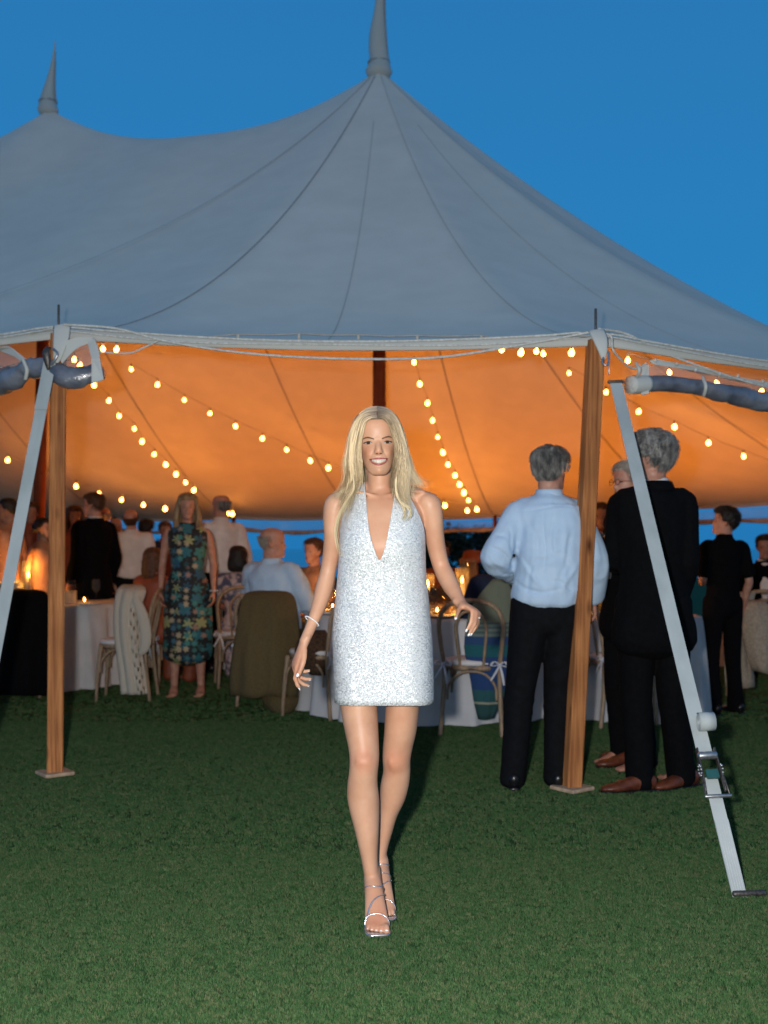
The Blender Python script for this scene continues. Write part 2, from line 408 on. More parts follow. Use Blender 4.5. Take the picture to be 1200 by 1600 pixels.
def turf():
    rnd = random.Random(3)
    tufts = []
    gm, nt, b = nodes('grass_blades')
    oi = nt.nodes.new('ShaderNodeObjectInfo'); rp = nt.nodes.new('ShaderNodeValToRGB')
    cr = rp.color_ramp
    cr.elements[0].color = (.034, .084, .028, 1); cr.elements[1].color = (.074, .160, .056, 1)
    e = cr.elements.new(.5); e.color = (.050, .116, .040, 1)
    e = cr.elements.new(.94); e.color = (.11, .13, .06, 1)
    tc = nt.nodes.new('ShaderNodeTexCoord')
    nt.links.new(oi.outputs['Random'], rp.inputs[0])
    nt.links.new(rp.outputs[0], b.inputs['Base Color']); b.inputs['Roughness'].default_value = .55; b.inputs['Specular IOR Level'].default_value = .12
    for k in range(4):
        V = []; Fc = []
        for i in range(13):
            a = rnd.uniform(0, 2 * PI); rr = rnd.uniform(0, .017); x, y = rr * math.cos(a), rr * math.sin(a)
            h = rnd.uniform(.007, .014); w = rnd.uniform(.0008, .0015); d = rnd.uniform(0, 2 * PI)
            lx, ly = rnd.uniform(-.009, .009), rnd.uniform(-.009, .009)
            c, s_ = math.cos(d) * w, math.sin(d) * w; n0 = len(V)
            V += [(x - c, y - s_, -.002), (x + c, y + s_, -.002), (x - c * .8 + lx * .4, y - s_ * .8 + ly * .4, h * .6), (x + c * .8 + lx * .4, y + s_ * .8 + ly * .4, h * .6), (x + lx, y + ly, h)]
            Fc += [(n0, n0 + 1, n0 + 3, n0 + 2), (n0 + 2, n0 + 3, n0 + 4)]
        me = bpy.data.meshes.new('tuft'); me.from_pydata(V, [], Fc); me.materials.append(gm)
        tufts.append(me)
    src = bpy.data.collections.new('turf_source')
    for me in tufts:
        o = bpy.data.objects.new('grass_tuft', me); src.objects.link(o)
    def patch(name, x0, x1, y0, y1, dens, scl, seed):
        V = [(x0, y0, .001), (x1, y0, .001), (x1, y1, .001), (x0, y1, .001)]
        if isinstance(x0, tuple): V = [(x0[0], y0, .001), (x1[0], y0, .001), (x1[1], y1, .001), (x0[1], y1, .001)]
        o = mk(name, V, [(0, 1, 2, 3)], gm, smooth=False)
        ng = bpy.data.node_groups.new(name, 'GeometryNodeTree')
        ng.interface.new_socket('Geometry', in_out='INPUT', socket_type='NodeSocketGeometry')
        ng.interface.new_socket('Geometry', in_out='OUTPUT', socket_type='NodeSocketGeometry')
        N = ng.nodes; gi = N.new('NodeGroupInput'); go = N.new('NodeGroupOutput')
        dp = N.new('GeometryNodeDistributePointsOnFaces'); dp.inputs['Density'].default_value = dens; dp.inputs['Seed'].default_value = seed
        ci = N.new('GeometryNodeCollectionInfo'); ci.inputs['Collection'].default_value = src; ci.inputs['Separate Children'].default_value = True
        ci.inputs['Reset Children'].default_value = True
        ip = N.new('GeometryNodeInstanceOnPoints'); ip.inputs['Pick Instance'].default_value = True
        rv = N.new('FunctionNodeRandomValue'); rv.data_type = 'FLOAT_VECTOR'; rv.inputs[0].default_value = (-.15, -.15, 0); rv.inputs[1].default_value = (.15, .15, 6.28)
        rs = N.new('FunctionNodeRandomValue'); rs.data_type = 'FLOAT'; rs.inputs[2].default_value = .7 * scl; rs.inputs[3].default_value = 1.25 * scl
        ng.links.new(gi.outputs[0], dp.inputs[0]); ng.links.new(dp.outputs['Points'], ip.inputs['Points']); ng.links.new(ci.outputs[0], ip.inputs['Instance'])
        ng.links.new(rv.outputs[0], ip.inputs['Rotation']); ng.links.new(rs.outputs[1], ip.inputs['Scale'])
        ng.links.new(ip.outputs[0], go.inputs[0])
        md = o.modifiers.new('turf', 'NODES'); md.node_group = ng
        tag(o, 'short clipped green lawn grass blades', 'grass', kind='stuff')
    patch('grass', (-1.6, -2.6), (1.6, 2.6), 2.3, 4.6, 11000, .75, 1)
    patch('grass', (-2.6, -4.2), (2.6, 4.2), 4.6, 8.0, 4200, 1.0, 2)
    patch('grass', (-4.2, -5.5), (4.2, 5.5), 8.0, 11.5, 700, 1.4, 3)
turf()

# ------------------------------------------------------------------ tent
C1 = Vector((-0.06, 12.30, 0)); C2 = Vector((-4.02, 13.40, 0))
AX = (C2 - C1).normalized(); NF = Vector((-AX.y, AX.x, 0))
if NF.y < 0: NF = -NF
LSP = (C2 - C1).length
HPK, HMIN = 6.50, 5.93

def ridge_h(s):
    if s <= 0: return HPK
    u = (s % LSP) / LSP
    return HMIN + (HPK - HMIN) * abs(2 * u - 1) ** 2.3
def gprof(t, mid=0.0):
    t = max(0.0, min(1.0, t))
    if mid > 0: t = (math.sqrt(t * t + mid * mid) - mid) / (math.sqrt(1 + mid * mid) - mid)
    return .93 * (1 - t) ** 1.55 + .07 * (1 - t)

def fan_post(phi):            # phi degrees from the front-left post round the right end to the far side
    f = phi / 180.0
    Rr = 6.43 + .23 * min(1, phi / 25.7) + .78 * max(0, (phi - 25.7) / 154.3)
    p = C1 + Rr * (-NF * math.cos(R(phi)) - AX * math.sin(R(phi)))
    z = 2.44 - .0035 * phi if phi > 0 else 2.44
    return Vector((p.x, p.y, z))
PH = 180 / 7
posts = []                     # perimeter posts in order: far left front ... round right ... far left back
front_s = [2.9 * k for k in (4, 3, 2, 1)]
for s_ in front_s:
    p = C1 + AX * s_ - NF * 6.43; posts.append((Vector((p.x, p.y, 2.42)), s_))
for k in range(8): posts.append((fan_post(k * PH), None))
for k in range(1, 6):
    p = C1 + AX * 2.45 * k + NF * 7.44; posts.append((Vector((p.x, p.y, 1.82)), 2.45 * k))
KF = 4                         # index of the front left post in the picture
posts[KF] = (Vector((-1.785, 6.12, 2.44)), None); posts[KF + 1] = (Vector((1.10, 5.74, 2.335)), None)

def perim():
    """sampled perimeter: list of (edge point, hub point, hub height, crest rounding)"""
    out = []
    for i in range(len(posts) - 1):
        (a, sa), (b, sb) = posts[i], posts[i + 1]
        K = 12
        for j in range(K + (1 if i == len(posts) - 2 else 0)):
            q = j / K
            e_ = a.lerp(b, q)
            sc = math.sin(PI * q)
            e_ = e_ + (C1 - e_).normalized().to_2d().to_3d() * (.05 * sc); e_.z -= .035 * sc
            s = (e_ - C1).dot(AX)
            s = 0 if (sa is None and sb is None) else max(0.0, (0 if sa is None else sa) * (1 - q) + (0 if sb is None else sb) * q)
            hub = C1 + AX * s; u = (s % LSP) / LSP
            out.append((e_, Vector((hub.x, hub.y, 0)), ridge_h(s), .10 * (1 - abs(2 * u - 1)) if s > 0 else 0))
    return out
PERIM = perim()
TS = [0.001] + [round(.018 + .982 * (i / 38) ** 1.25, 4) for i in range(39)]
def surf(idx, t):
    e_, hub, H, mid = PERIM[idx]
    x = hub.x + (e_.x - hub.x) * t; y = hub.y + (e_.y - hub.y) * t
    return Vector((x, y, e_.z + (H - e_.z) * gprof(t, mid)))

tent = thing('tent', (C1.x, C1.y, 0), 'large pale sailcloth pole tent with two pointed peaks, glowing orange inside', 'tent')
def canopy():
    V = []; Fc = []; m = len(TS); n = len(PERIM)
    for i in range(n):
        for t in TS: V.append(surf(i, t))
    for i in range(n - 1):
        for k in range(m - 1): Fc.append((i * m + k, i * m + k + 1, (i + 1) * m + k + 1, (i + 1) * m + k))
    mk('canopy', V, Fc, M['canvas'], tent)
    # valance: the hem strip that hangs from the eave rope
    Vv = []; Fv = []
    for i in range(n):
        e_ = PERIM[i][0]; j = (i % 12) / 12
        o_ = (e_ - C1).to_2d().normalized().to_3d()
        flut = .006 * math.sin(i * 2.3)
        for dz, do in ((.006, -.01), (-.015, .010), (-.035, .013 + flut), (-.052, .010 + flut), (-.054, .004 + flut), (-.015, .002)):
            Vv.append(e_ + o_ * do + Vector((0, 0, dz)))
    for i in range(n - 1):
        for k in range(5): Fv.append((i * 6 + k, i * 6 + k + 1, (i + 1) * 6 + k + 1, (i + 1) * 6 + k))
    mk('valance', Vv, Fv, M['canvas_trim'], tent)
    # seam tapes from the hubs down to the posts, and a hem seam parallel to the eave
    def strip(pts, w, m_, name):
        Vs = []; Fs = []
        for i, p in enumerate(pts):
            d = (pts[min(i + 1, len(pts) - 1)] - pts[max(i - 1, 0)]).normalized(); sd = d.cross(Vector((0, 0, 1))).normalized() * w
            nn = sd.cross(d).normalized(); nn = nn if nn.z > 0 else -nn
            for a, b in ((-1, .002), (-1, .004), (1, .004), (1, .002)): Vs.append(p + sd * a + nn * b)
        for i in range(len(pts) - 1):
            for k in range(4): Fs.append((i * 4 + k, i * 4 + (k + 1) % 4, (i + 1) * 4 + (k + 1) % 4, (i + 1) * 4 + k))
        mk(name, Vs, Fs, m_, tent, smooth=False)
    for i in range(0, n, 12):
        k = i // 12
        if k < KF - 1: continue
        idx = min(i, n - 1)
        hubpts = [surf(idx, t) for t in TS[1:]]
        if 1 <= k <= KF:      # on the long side the webbing fans out of the first pole
            e_ = PERIM[idx][0]; hubpts = []
            for t in np.linspace(.02, 1, 40):
                p = C1.lerp(Vector((e_.x, e_.y, 0)), t)
                s = (p - C1).dot(AX); d = abs((p - C1).dot(NF)) / 6.43; u = (max(s, 0) % LSP) / LSP
                if k == KF: s = 0; d = t; u = 0
                hubpts.append(Vector((p.x, p.y, e_.z + (ridge_h(s) - e_.z) * gprof(d, .10 * (1 - abs(2 * u - 1)) if s > 0 else 0))))
        strip(hubpts, .0055 if k <= KF else .0028, M['seam_dark'] if k <= KF else M['canvas_trim'], 'seam_tape')  # left tapes darker: backlit tone of the same webbing painted in
    # dark webbing sewn under the roof, seen from inside
    for i in range((KF + 3) * 12, n, 12):
        idx = min(i, n - 1); pts = [surf(idx, t) - Vector((0, 0, .02)) for t in TS[2:-1]]
        strip(pts, .007, M['web_in'], 'roof_webbing')
    hem = [surf(i, TS[-3]) for i in range(0, n)]
    strip(hem, .004, M['seam_dark'], 'hem_seam')
    for hk in (54, 66, 78, 90, 102):       # panel joins midway between the posts
        if hk < n: strip([surf(hk, t) for t in TS[9:]], .003, M['canvas_trim'], 'panel_seam')
canopy()

def tent_z(x, y):
    p = Vector((x, y, 0)) - C1; s = p.dot(AX); nn = p.dot(NF)
    if s >= 0:
        d = abs(nn); Rr = 6.43 if nn < 0 else 7.44; H = ridge_h(s); u = (s % LSP) / LSP; mid = .10 * (1 - abs(2 * u - 1)); ze = 2.43 if nn < 0 else 1.82
    else:
        d = math.hypot(s, nn); phi = math.degrees(math.acos(max(-1, min(1, -nn / max(d, 1e-6)))))
        Rr = 6.43 + .23 * min(1, phi / 25.7) + .78 * max(0, (phi - 25.7) / 154.3); H = HPK; mid = 0; ze = 2.44 - .0035 * phi
    t = d / Rr
    if t > 1: return None
    return ze + (H - ze) * gprof(t, mid)
def ceil_hit(px, py, frac=.985):
    y = 6.6
    while y < 22:
        p = W(px, py, y); z = tent_z(p.x, p.y)
        if z is None or (p.z > z and y > 7.2): break
        y += .05
    return W(px, py, y * frac)

def peaks():
    # fabric sleeves over the pole tips
    def sleeve(pts, rad, lace):
        g = Geo(); g.tube(pts, rad, n=14, sub=5); o = g.obj('peak_sleeve', M['canvas_trim'], tent)
        g = Geo(); g.tube(lace, .010, n=5, sub=2); g.obj('sleeve_lacing', M['seam_dark'], tent)
        g = Geo()
        ringp = [pts[0] + Vector((math.cos(a) * rad[1] * 1.04, math.sin(a) * rad[1] * 1.04, .10)) for a in np.linspace(0, 2 * PI, 13)]
        g.tube(ringp, .012, n=5, sub=1); g.obj('sleeve_collar', M['seam_dark'], tent)
    y = 12.3
    sleeve([W(592, 112, y), W(593, 96, y), W(591, 72, y), W(591, 48, y), W(593, 15, y), W(595, -20, y), W(598, -62, y)],
           [.150, .112, .105, .093, .060, .042, .012], [W(605, 95, y - .05), W(604, 70, y - .06), W(602, 40, y - .05), W(601, 0, y - .03), W(600, -40, y)])
    y = 13.4
    sleeve([W(75, 172, y), W(75, 160, y), W(76, 148, y), W(79, 128, y), W(83, 104, y), W(85, 82, y), W(86, 64, y)],
           [.125, .10, .085, .055, .034, .016, .006], [W(88, 160, y - .05), W(86, 140, y - .05), W(86, 110, y - .03), W(86, 80, y)])
    for base, topx in ((Vector((-.045, 12.3, 0)), C1), (Vector((-4.16, 13.38, 0)), C2)):
        g = Geo(); g.tube([base, base.lerp(Vector((topx.x, topx.y, 6.6)), .5), Vector((topx.x, topx.y, 6.7))], [.072, .072, .06], n=14, sub=3)
        o = g.obj('centre_pole', M['pole_red'], tent)
peaks()

def side_posts():
    def post(base, top, w, rot, m, plate=True, small=False):
        d = top - base; L = d.length
        z = d.normalized(); x = Vector((math.cos(rot), math.sin(rot), 0)); x = (x - z * x.dot(z)).normalized(); y = z.cross(x)
        Mx = Matrix((x, y, z)).transposed()
        g = Geo(); g.cbox((base + top) / 2, (w, w, L), Mx, b=w * .08); p = g.obj('side_post', m, tent, smooth=False)
        if plate:
            g = Geo(); g.cbox(base + Vector((0, 0, .010)), (.165, .165, .018), Matrix.Rotation(R(38), 3, 'Z'), b=.006); g.obj('base_plate', M['ply'], p, smooth=False)
        g = Geo(); g.tube([top - Vector((0, 0, .05)), top + Vector((0, 0, .16))], .007 if not small else .01, n=6, sub=1); g.obj('steel_pin', M['steel_dark'], p)
        return p
    post(Vector((-1.795, 6.11, .01)), Vector((-1.775, 6.11, 2.41)), .086, R(16), M['post'])
    post(Vector((.962, 5.73, .01)), Vector((1.085, 5.74, 2.31)), .079, R(14), M['post'])
    for i, (p, s_) in enumerate(posts):
        if i in (KF, KF + 1): continue
        rr = .035
        g = Geo(); g.tube([Vector((p.x, p.y, 0)), Vector((p.x, p.y, p.z - .02))], .038, n=8, sub=1); g.obj('side_post', M['pole_red'], tent)
side_posts()

def ropes():
    L, Rp = posts[KF][0], posts[KF + 1][0]
    allp = []
    for i in range(len(PERIM)):
        e_ = PERIM[i][0]; o_ = (e_ - C1).to_2d().normalized().to_3d()
        j = (i % 12) / 12
        allp.append(e_ + o_ * .022 + Vector((0, 0, .012 - .02 * math.sin(PI * j))))
    g = Geo(); g.tube(allp, .0062, n=6, sub=2); g.obj('eave_rope', M['rope'], tent)
    g = Geo(); g.tube([p + Vector((0, -.012, -.026 - .008 * math.sin(i * .9))) for i, p in enumerate(allp)], .0055, n=6, sub=2); g.obj('eave_rope', M['rope'], tent)
    y = 6.02
    g = Geo(); g.tube([W(100, 507, 6.02), W(180, 513, 5.98), W(250, 531, 5.95), W(330, 545, 5.92), W(420, 555, 5.9), W(520, 560, 5.88), W(620, 561, 5.84), W(700, 557, 5.8), W(790, 543, 5.76), W(870, 529, 5.72), W(936, 516, 5.68)], .0068, n=6)
    g.obj('slack_rope', M['rope'], tent)
    g = Geo(); g.tube([W(150, 575 - 25, 6.0), W(200, 552, 5.98), W(225, 543, 5.98), W(250, 531, 5.95)], .005, n=6); g.obj('slack_rope', M['rope'], tent)
    g = Geo(); g.tube([W(936, 514, 5.68), W(980, 522, 5.8), W(1040, 552, 5.9), W(1110, 578, 6.0), W(1180, 600, 6.1), W(1260, 618, 6.3)], .0068, n=6)
    g.obj('slack_rope', M['rope'], tent)
    g = Geo(); g.tube([W(938, 518, 5.66), W(955, 526, 5.66), W(957, 545, 5.66), W(970, 562, 5.72), W(985, 574, 5.78), W(996, 575, 5.8), W(1010, 568, 5.82)], .006, n=6)
    g.obj('slack_rope', M['rope'], tent)
    g = Geo(); g.tube([W(-60, 552, 6.5), W(0, 533, 6.35), W(50, 520, 6.15), W(98, 510, 6.03)], .006, n=6); g.obj('slack_rope', M['rope'], tent)
    # reinforced corner tabs where the straps hook on
    for (pts, wid) in (([W(97, 508, 6.03), W(95, 530, 5.99), W(90, 556, 5.96), W(88, 566, 5.96)], (.047, .043, .026, .012)),
                       ([W(932, 516, 5.66), W(938, 530, 5.62), W(942, 548, 5.6), W(943, 560, 5.6)], (.042, .038, .024, .012))):
        g = Geo(); V, Fc = loft([(p, w, .006) for p, w in zip(pts, wid)], ref=(1, 0, 0), n=10, sub=3); g.add(V, Fc); g.obj('corner_tab', M['canvas_trim'], tent)
ropes()

def curtains():
    # near left bay: clear curtain rolled up and tied, with a loose end flap right of the post
    g = Geo(); V, Fc = loft([(W(-90, 640, 6.55), .06, .07), (W(-30, 612, 6.35), .055, .068), (W(0, 598, 6.22), .05, .064), (W(25, 588, 6.12), .045, .058), (W(40, 577, 6.08), .040, .040), (W(55, 574, 6.04), .04, .052), (W(75, 578, 6.01), .04, .048), (W(92, 584, 5.98), .045, .055), (W(108, 591, 5.97), .045, .062), (W(130, 587, 5.98), .040, .055), (W(156, 580, 6.0), .038, .046)], ref=(0, 1, 0), n=20, sub=5)
    V = np.array(V); V += .012 * np.stack([vnoise(V, 14, 1), vnoise(V, 14, 2), vnoise(V, 14, 3)], 1) + .007 * np.stack([vnoise(V, 34, 4), vnoise(V, 34, 5), vnoise(V, 34, 6)], 1)
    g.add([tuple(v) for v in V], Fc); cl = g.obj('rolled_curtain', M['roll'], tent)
    def flap(px_pts, m, name, d=.006):
        # px_pts: closed outline as (px,py,Y), given a thin body
        n = len(px_pts); A = [W(*p) for p in px_pts]; B = [a + Vector((0, d, 0)) for a in A]
        g = Geo(); g.add(A + B, [tuple(range(n)), tuple(range(2 * n - 1, n - 1, -1))] + [(i, i + n, (i + 1) % n + n, (i + 1) % n) for i in range(n)])
        return g.obj(name, m, cl, smooth=False)
    flap([(90, 552, 5.97), (98, 534, 5.98), (120, 527, 5.98), (146, 527, 5.98), (138, 537, 5.98), (124, 542, 5.97), (113, 550, 5.97), (97, 568, 5.97)], M['canvas_trim'], 'curtain_border')
    flap([(134, 528, 5.98), (147, 529, 5.98), (153, 541, 5.96), (156, 560, 5.94), (162, 593, 5.90), (143, 600, 5.89), (143, 560, 5.91), (137, 536, 5.97)], M['canvas_trim'], 'curtain_border')
    flap([(97, 563, 6.05), (112, 552, 6.05), (137, 534, 6.05), (144, 560, 6.02), (144, 582, 6.0), (92, 584, 6.01)], M['vinyl'], 'clear_panel')
    flap([(-40, 555, 6.3), (0, 549, 6.25), (12, 540, 6.2), (28, 556, 6.15), (52, 574, 6.08), (30, 585, 6.12), (0, 596, 6.2), (-40, 615, 6.35)], M['vinyl'], 'clear_panel')
    flap([(12, 540, 6.19), (18, 543, 6.17), (55, 572, 6.05), (47, 576, 6.05), (24, 558, 6.14), (0, 548, 6.24), (-40, 552, 6.29), (-40, 546, 6.29), (0, 543, 6.24)], M['canvas_trim'], 'curtain_border')
    g = Geo(); g.tube([W(36, 562, 6.02), W(42, 578, 6.0), W(40, 592, 6.02)], .011, n=6); g.obj('curtain_tie', M['canvas_trim'], cl)
    # near right bay
    pts = [(W(996, 602, 5.86), .043, .043), (W(1030, 599, 5.9), .043, .043), (W(1062, 601, 5.94), .042, .042), (W(1098, 606, 5.98), .040, .040), (W(1120, 612, 6.0), .050, .048), (W(1160, 621, 6.08), .058, .055), (W(1200, 629, 6.16), .056, .054), (W(1280, 640, 6.35), .055, .05)]
    V, Fc = loft(pts, ref=(0, 1, 0), n=20, sub=5); V = np.array(V); k = np.clip((V[:, 0] - 1.45) * 3, .15, 1)[:, None]
    V += k * .010 * np.stack([vnoise(V, 14, 1), vnoise(V, 14, 2), vnoise(V, 14, 3)], 1)
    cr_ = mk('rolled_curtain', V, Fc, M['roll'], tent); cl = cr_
    g = Geo(); V, Fc = loft([(W(984, 602, 5.80), .046, .046), (W(998, 601, 5.83), .048, .048), (W(1012, 600, 5.86), .046, .046)], ref=(0, 1, 0), n=20, sub=3, cap=False); g.add(V, Fc); g.obj('roll_end', M['canvas_trim'], cl)
    g = Geo()
    sp = [W(990 + 3 * math.cos(a * 6) * 0 + (1 - a) * 6.5 * math.cos(a * 14), 602 + (1 - a) * 12 * math.sin(a * 14), 5.775) for a in np.linspace(0, .92, 40)]
    g.tube(sp, .0022, n=5, sub=1); g.obj('roll_spiral', M['seam'], cl)
    flap([(1003, 573, 5.84), (1014, 569, 5.85), (1014, 615, 5.82), (1003, 617, 5.81), (1000, 600, 5.81)], M['canvas_trim'], 'curtain_border')
    flap([(1014, 570, 5.87), (1085, 577, 5.97), (1140, 588, 6.08), (1200, 600, 6.2), (1280, 612, 6.4), (1280, 632, 6.4), (1200, 618, 6.2), (1110, 601, 6.0), (1060, 592, 5.95), (1014, 592, 5.88)], M['vinyl'], 'clear_panel')
    flap([(1014, 564, 5.86), (1024, 561, 5.86), (1085, 572, 5.96), (1145, 588, 6.07), (1200, 597, 6.19), (1200, 603, 6.19), (1140, 592, 6.07), (1085, 579, 5.96), (1024, 570, 5.86)], M['canvas_trim'], 'curtain_border')
    for xx, yy, Y in ((1024, 563, 5.84), (1057, 569, 5.9), (1087, 578, 5.95), (1125, 584, 6.0), (1153, 588, 6.06), (1192, 596, 6.14)):
        g = Geo(); g.ball(W(xx, yy, Y), .011, 6, 4); g.obj('curtain_clip', M['rope'], cl)
    for xx, y0, y1, Y in ((1100, 590, 618, 5.93), (996, 568, 588, 5.77)):
        g = Geo(); g.tube([W(xx - 2, y0, Y), W(xx + 3, (y0 + y1) / 2, Y - .04), W(xx, y1, Y)], .010, n=6); g.obj('curtain_tie', M['canvas_trim'], cl)
    # far bays: rolled curtains seen through the tent
    for i in range(KF + 4, len(posts) - 1):
        a, b = posts[i][0], posts[i + 1][0]
        rr = random.Random(i); P = []; n = 9
        for j in range(n):
            q = j / (n - 1); p = a.lerp(b, q); P.append(p + Vector((0, -.04, -.24 - .05 * math.sin(PI * q) + rr.uniform(-.015, .015))))
        V, Fc = loft([(p, .035 + .008 * math.sin(j * 2), .035) for j, p in enumerate(P)], ref=(0, 0, 1), n=8, sub=3)
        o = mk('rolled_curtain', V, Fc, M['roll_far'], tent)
        A = [a.lerp(b, j / 8) + Vector((0, -.02, -.11)) for j in range(9)]; B = [P[j] + Vector((0, .01, .02)) for j in range(9)]
        mk('clear_panel', A + B, [(j, j + 1, j + 10, j + 9) for j in range(8)], M['vinyl'], o)
curtains()

# ------------------------------------------------------------------ ratchet straps
def strap_mesh(pts, w, name, parent, up=Vector((0, 0, 1)), th=.003, m=None):
    g = Geo(); V = []; Fc = []
    for i, p in enumerate(pts):
        d = (pts[min(i + 1, len(pts) - 1)] - pts[max(i - 1, 0)]).normalized()
        sd = Vector((1, 0, 0)); sd = (sd - d * sd.dot(d)).normalized(); nn = d.cross(sd).normalized()
        for a, b in ((-1, -1), (1, -1), (1, 1), (-1, 1)): V.append(p + sd * (a * w / 2) + nn * (b * th / 2))
    for i in range(len(pts) - 1):
        for k in range(4): Fc.append((i * 4 + k, i * 4 + (k + 1) % 4, (i + 1) * 4 + (k + 1) % 4, (i + 1) * 4 + k))
    Fc.append((3, 2, 1, 0)); e_ = (len(pts) - 1) * 4; Fc.append((e_, e_ + 1, e_ + 2, e_ + 3))
    return mk(name, V, Fc, m or M['webbing'], parent, smooth=False)

def straps():
    # right strap with its ratchet and the rolled-up tail
    T = W(962, 597, 5.58); Bt = W(1156, 1402, 4.0)
    s = thing('ratchet_strap', (Bt.x, Bt.y, 0), 'white webbing strap with steel ratchet and rolled tail, right of the tent opening', 'strap', 'ratchet straps holding the tent posts')
    n = 24
    def at(q): p = T.lerp(Bt, q); return p + Vector((0, 0, -.012 * math.sin(PI * q)))
    def q_at(py):          # parameter along the strap at a photo row
        lo, hi = 0, 1
        for _ in range(30):
            m_ = (lo + hi) / 2; p = at(m_); y = HZ - (p.z - CH) * FPX / p.y
            if y < py: lo = m_
            else: hi = m_
        return lo
    qs = [q_at(v) for v in (1122, 1150, 1185, 1215, 1250, 1300)]
    strap_mesh([at(i / n * qs[2]) for i in range(n + 1)], .060, 'webbing', s)
    strap_mesh([at(qs[3] + i / 10 * (1 - qs[3])) for i in range(11)], .052, 'webbing', s)
    ax = (Bt - T).normalized(); sd = Vector((1, 0, 0)); sd = (sd - ax * sd.dot(ax)).normalized(); nn = ax.cross(sd).normalized()
    if nn.y > 0: nn = -nn
    # stitched fold
    g = Geo()
    Mx = Matrix((sd, nn, ax)).transposed()
    g.cbox(at((qs[5] + 1) / 2) + nn * .0045, (.052, .004, .34), Mx, b=.001); g.obj('stitched_fold', M['webbing'], s, smooth=False)
    for k in range(-2, 3):
        g = Geo(); g.box(at((qs[5] + 1) / 2) + nn * .0072 + sd * .009 * k, (.0012, .001, .30), Mx); g.obj('stitching', M['seam'], s, smooth=False)
    # tail roll
    rc = at(q_at(1137)) + nn * .045 + sd * .02
    g = Geo()
    spi = []
    for a in np.linspace(0, 9 * PI, 110):
        r_ = .008 + .031 * a / (9 * PI); spi.append(rc + (ax * math.cos(a) + nn * math.sin(a)) * r_)
    V = []; Fc = []
    for p in spi:
        for a in (-1, 1): V.append(p + sd * .030 * a)
    Fc = [(2 * i, 2 * i + 1, 2 * i + 3, 2 * i + 2) for i in range(len(spi) - 1)]
    o = mk('tail_roll', V, Fc, M['webbing'], s); md = o.modifiers.new('t', 'SOLIDIFY'); md.thickness = .0022
    # ratchet
    rcx = at(qs[3])
    rt = None
    g = Geo()
    for k in (-1, 1):
        pts = [at(qs[2] - .012) + sd * .034 * k + nn * .018, at(qs[3]) + sd * .036 * k + nn * .022, at(qs[4] - .01) + sd * .038 * k + nn * .02]
        V, Fc = loft([(p, .004, .017 - .003 * i) for i, p in enumerate(pts)], ref=sd, n=8, sub=3); g.add(V, Fc)
    rt = g.obj('ratchet', M['steel_dark'], s)
    g = Geo(); V, Fc = loft([(at(qs[2]) + nn * .025 - sd * .03, .016, .016), (at(qs[2]) + nn * .025 + sd * .03, .016, .016)], ref=nn, n=14, sub=1); g.add(V, Fc); g.obj('spool', M['steel'], rt)
    for k in (-1, 1):
        g = Geo(); 
        for a in range(9):
            an = a / 9 * 2 * PI; g.ball(at(qs[3] - .008) + sd * .041 * k + nn * (.022 + .017 * math.sin(an)) + ax * .020 * math.cos(an), .005, 6, 4)
        g.obj('ratchet_wheel', M['steel'], rt)
    g = Geo(); g.cbox(at(qs[3]) + nn * .032, (.05, .012, .036), Mx, b=.003); g.obj('release_bar', M['grip'], rt, smooth=False)
    hl = at(qs[4]) + nn * .035
    g = Geo(); g.tube([at(qs[3] + .005) - sd * .040 + nn * .025, hl - sd * .046, hl + sd * .046, at(qs[3] + .005) + sd * .040 + nn * .03], .0045, n=6, sub=1); g.obj('handle_frame', M['steel_dark'], rt)
    g = Geo(); g.tube([hl - sd * .048, hl + sd * .048], .0075, n=8, sub=1); g.obj('handle', M['steel'], rt)
    # hook and stake
    g = Geo(); g.tube([W(943, 558, 5.6), W(941, 566, 5.58), W(947, 571, 5.57), W(951, 565, 5.58), W(951, 550, 5.6)], .006, n=6, sub=4); g.obj('snap_hook', M['steel'], s)
    g = Geo(); g.tube([W(951, 560, 5.59), W(952, 585, 5.59)], .0035, n=6, sub=1); g.obj('hook_shank', M['steel'], s)
    g = Geo(); g.tube([T + sd * -.036 + nn * .002, T + sd * .036 + nn * .002], .009, n=8, sub=1); g.obj('strap_buckle', M['steel_dark'], s)
    g = Geo(); g.tube([Bt + Vector((-.02, 0, .012)), Bt + Vector((.09, .01, .012))], .012, n=8, sub=1); g.obj('ground_stake', M['steel_dark'], s)
    # left strap
    T = W(78, 566, 5.98); Bt = Vector((-1.895, 5.02, .01))
    s = thing('ratchet_strap', (Bt.x, Bt.y, 0), 'blue-grey webbing strap slanting down out of the left edge of the frame', 'strap', 'ratchet straps holding the tent posts')
    dd = (W(0, 975, 5.42) - T); e_ = T + dd * (T.z / -dd.z * .995)
    strap_mesh([T.lerp(e_, i / 16) + Vector((0, 0, -.01 * math.sin(PI * i / 16))) for i in range(17)], .062, 'webbing', s)
    q = T.lerp(e_, .04)
    strap_mesh([T.lerp(e_, .0) + Vector((0, -.005, 0)), T.lerp(e_, .06) + Vector((.002, -.007, 0)), T.lerp(e_, .12) + Vector((0, -.005, 0))], .066, 'webbing_fold', s)
    g = Geo(); V, Fc = loft([(W(76, 543, 5.97), .012, .010), (W(72, 550, 5.95), .020, .013), (W(74, 565, 5.95), .018, .012), (W(76, 578, 5.96), .008, .008)], ref=(1, 0, 0), n=10, sub=3); g.add(V, Fc); g.obj('snap_hook', M['steel_dark'], s)
    g = Geo(); g.tube([W(83, 545, 5.96), W(90, 552, 5.94), W(86, 562, 5.94), W(80, 570, 5.95)], .007, n=6); g.obj('shackle', M['steel'], s)
straps()

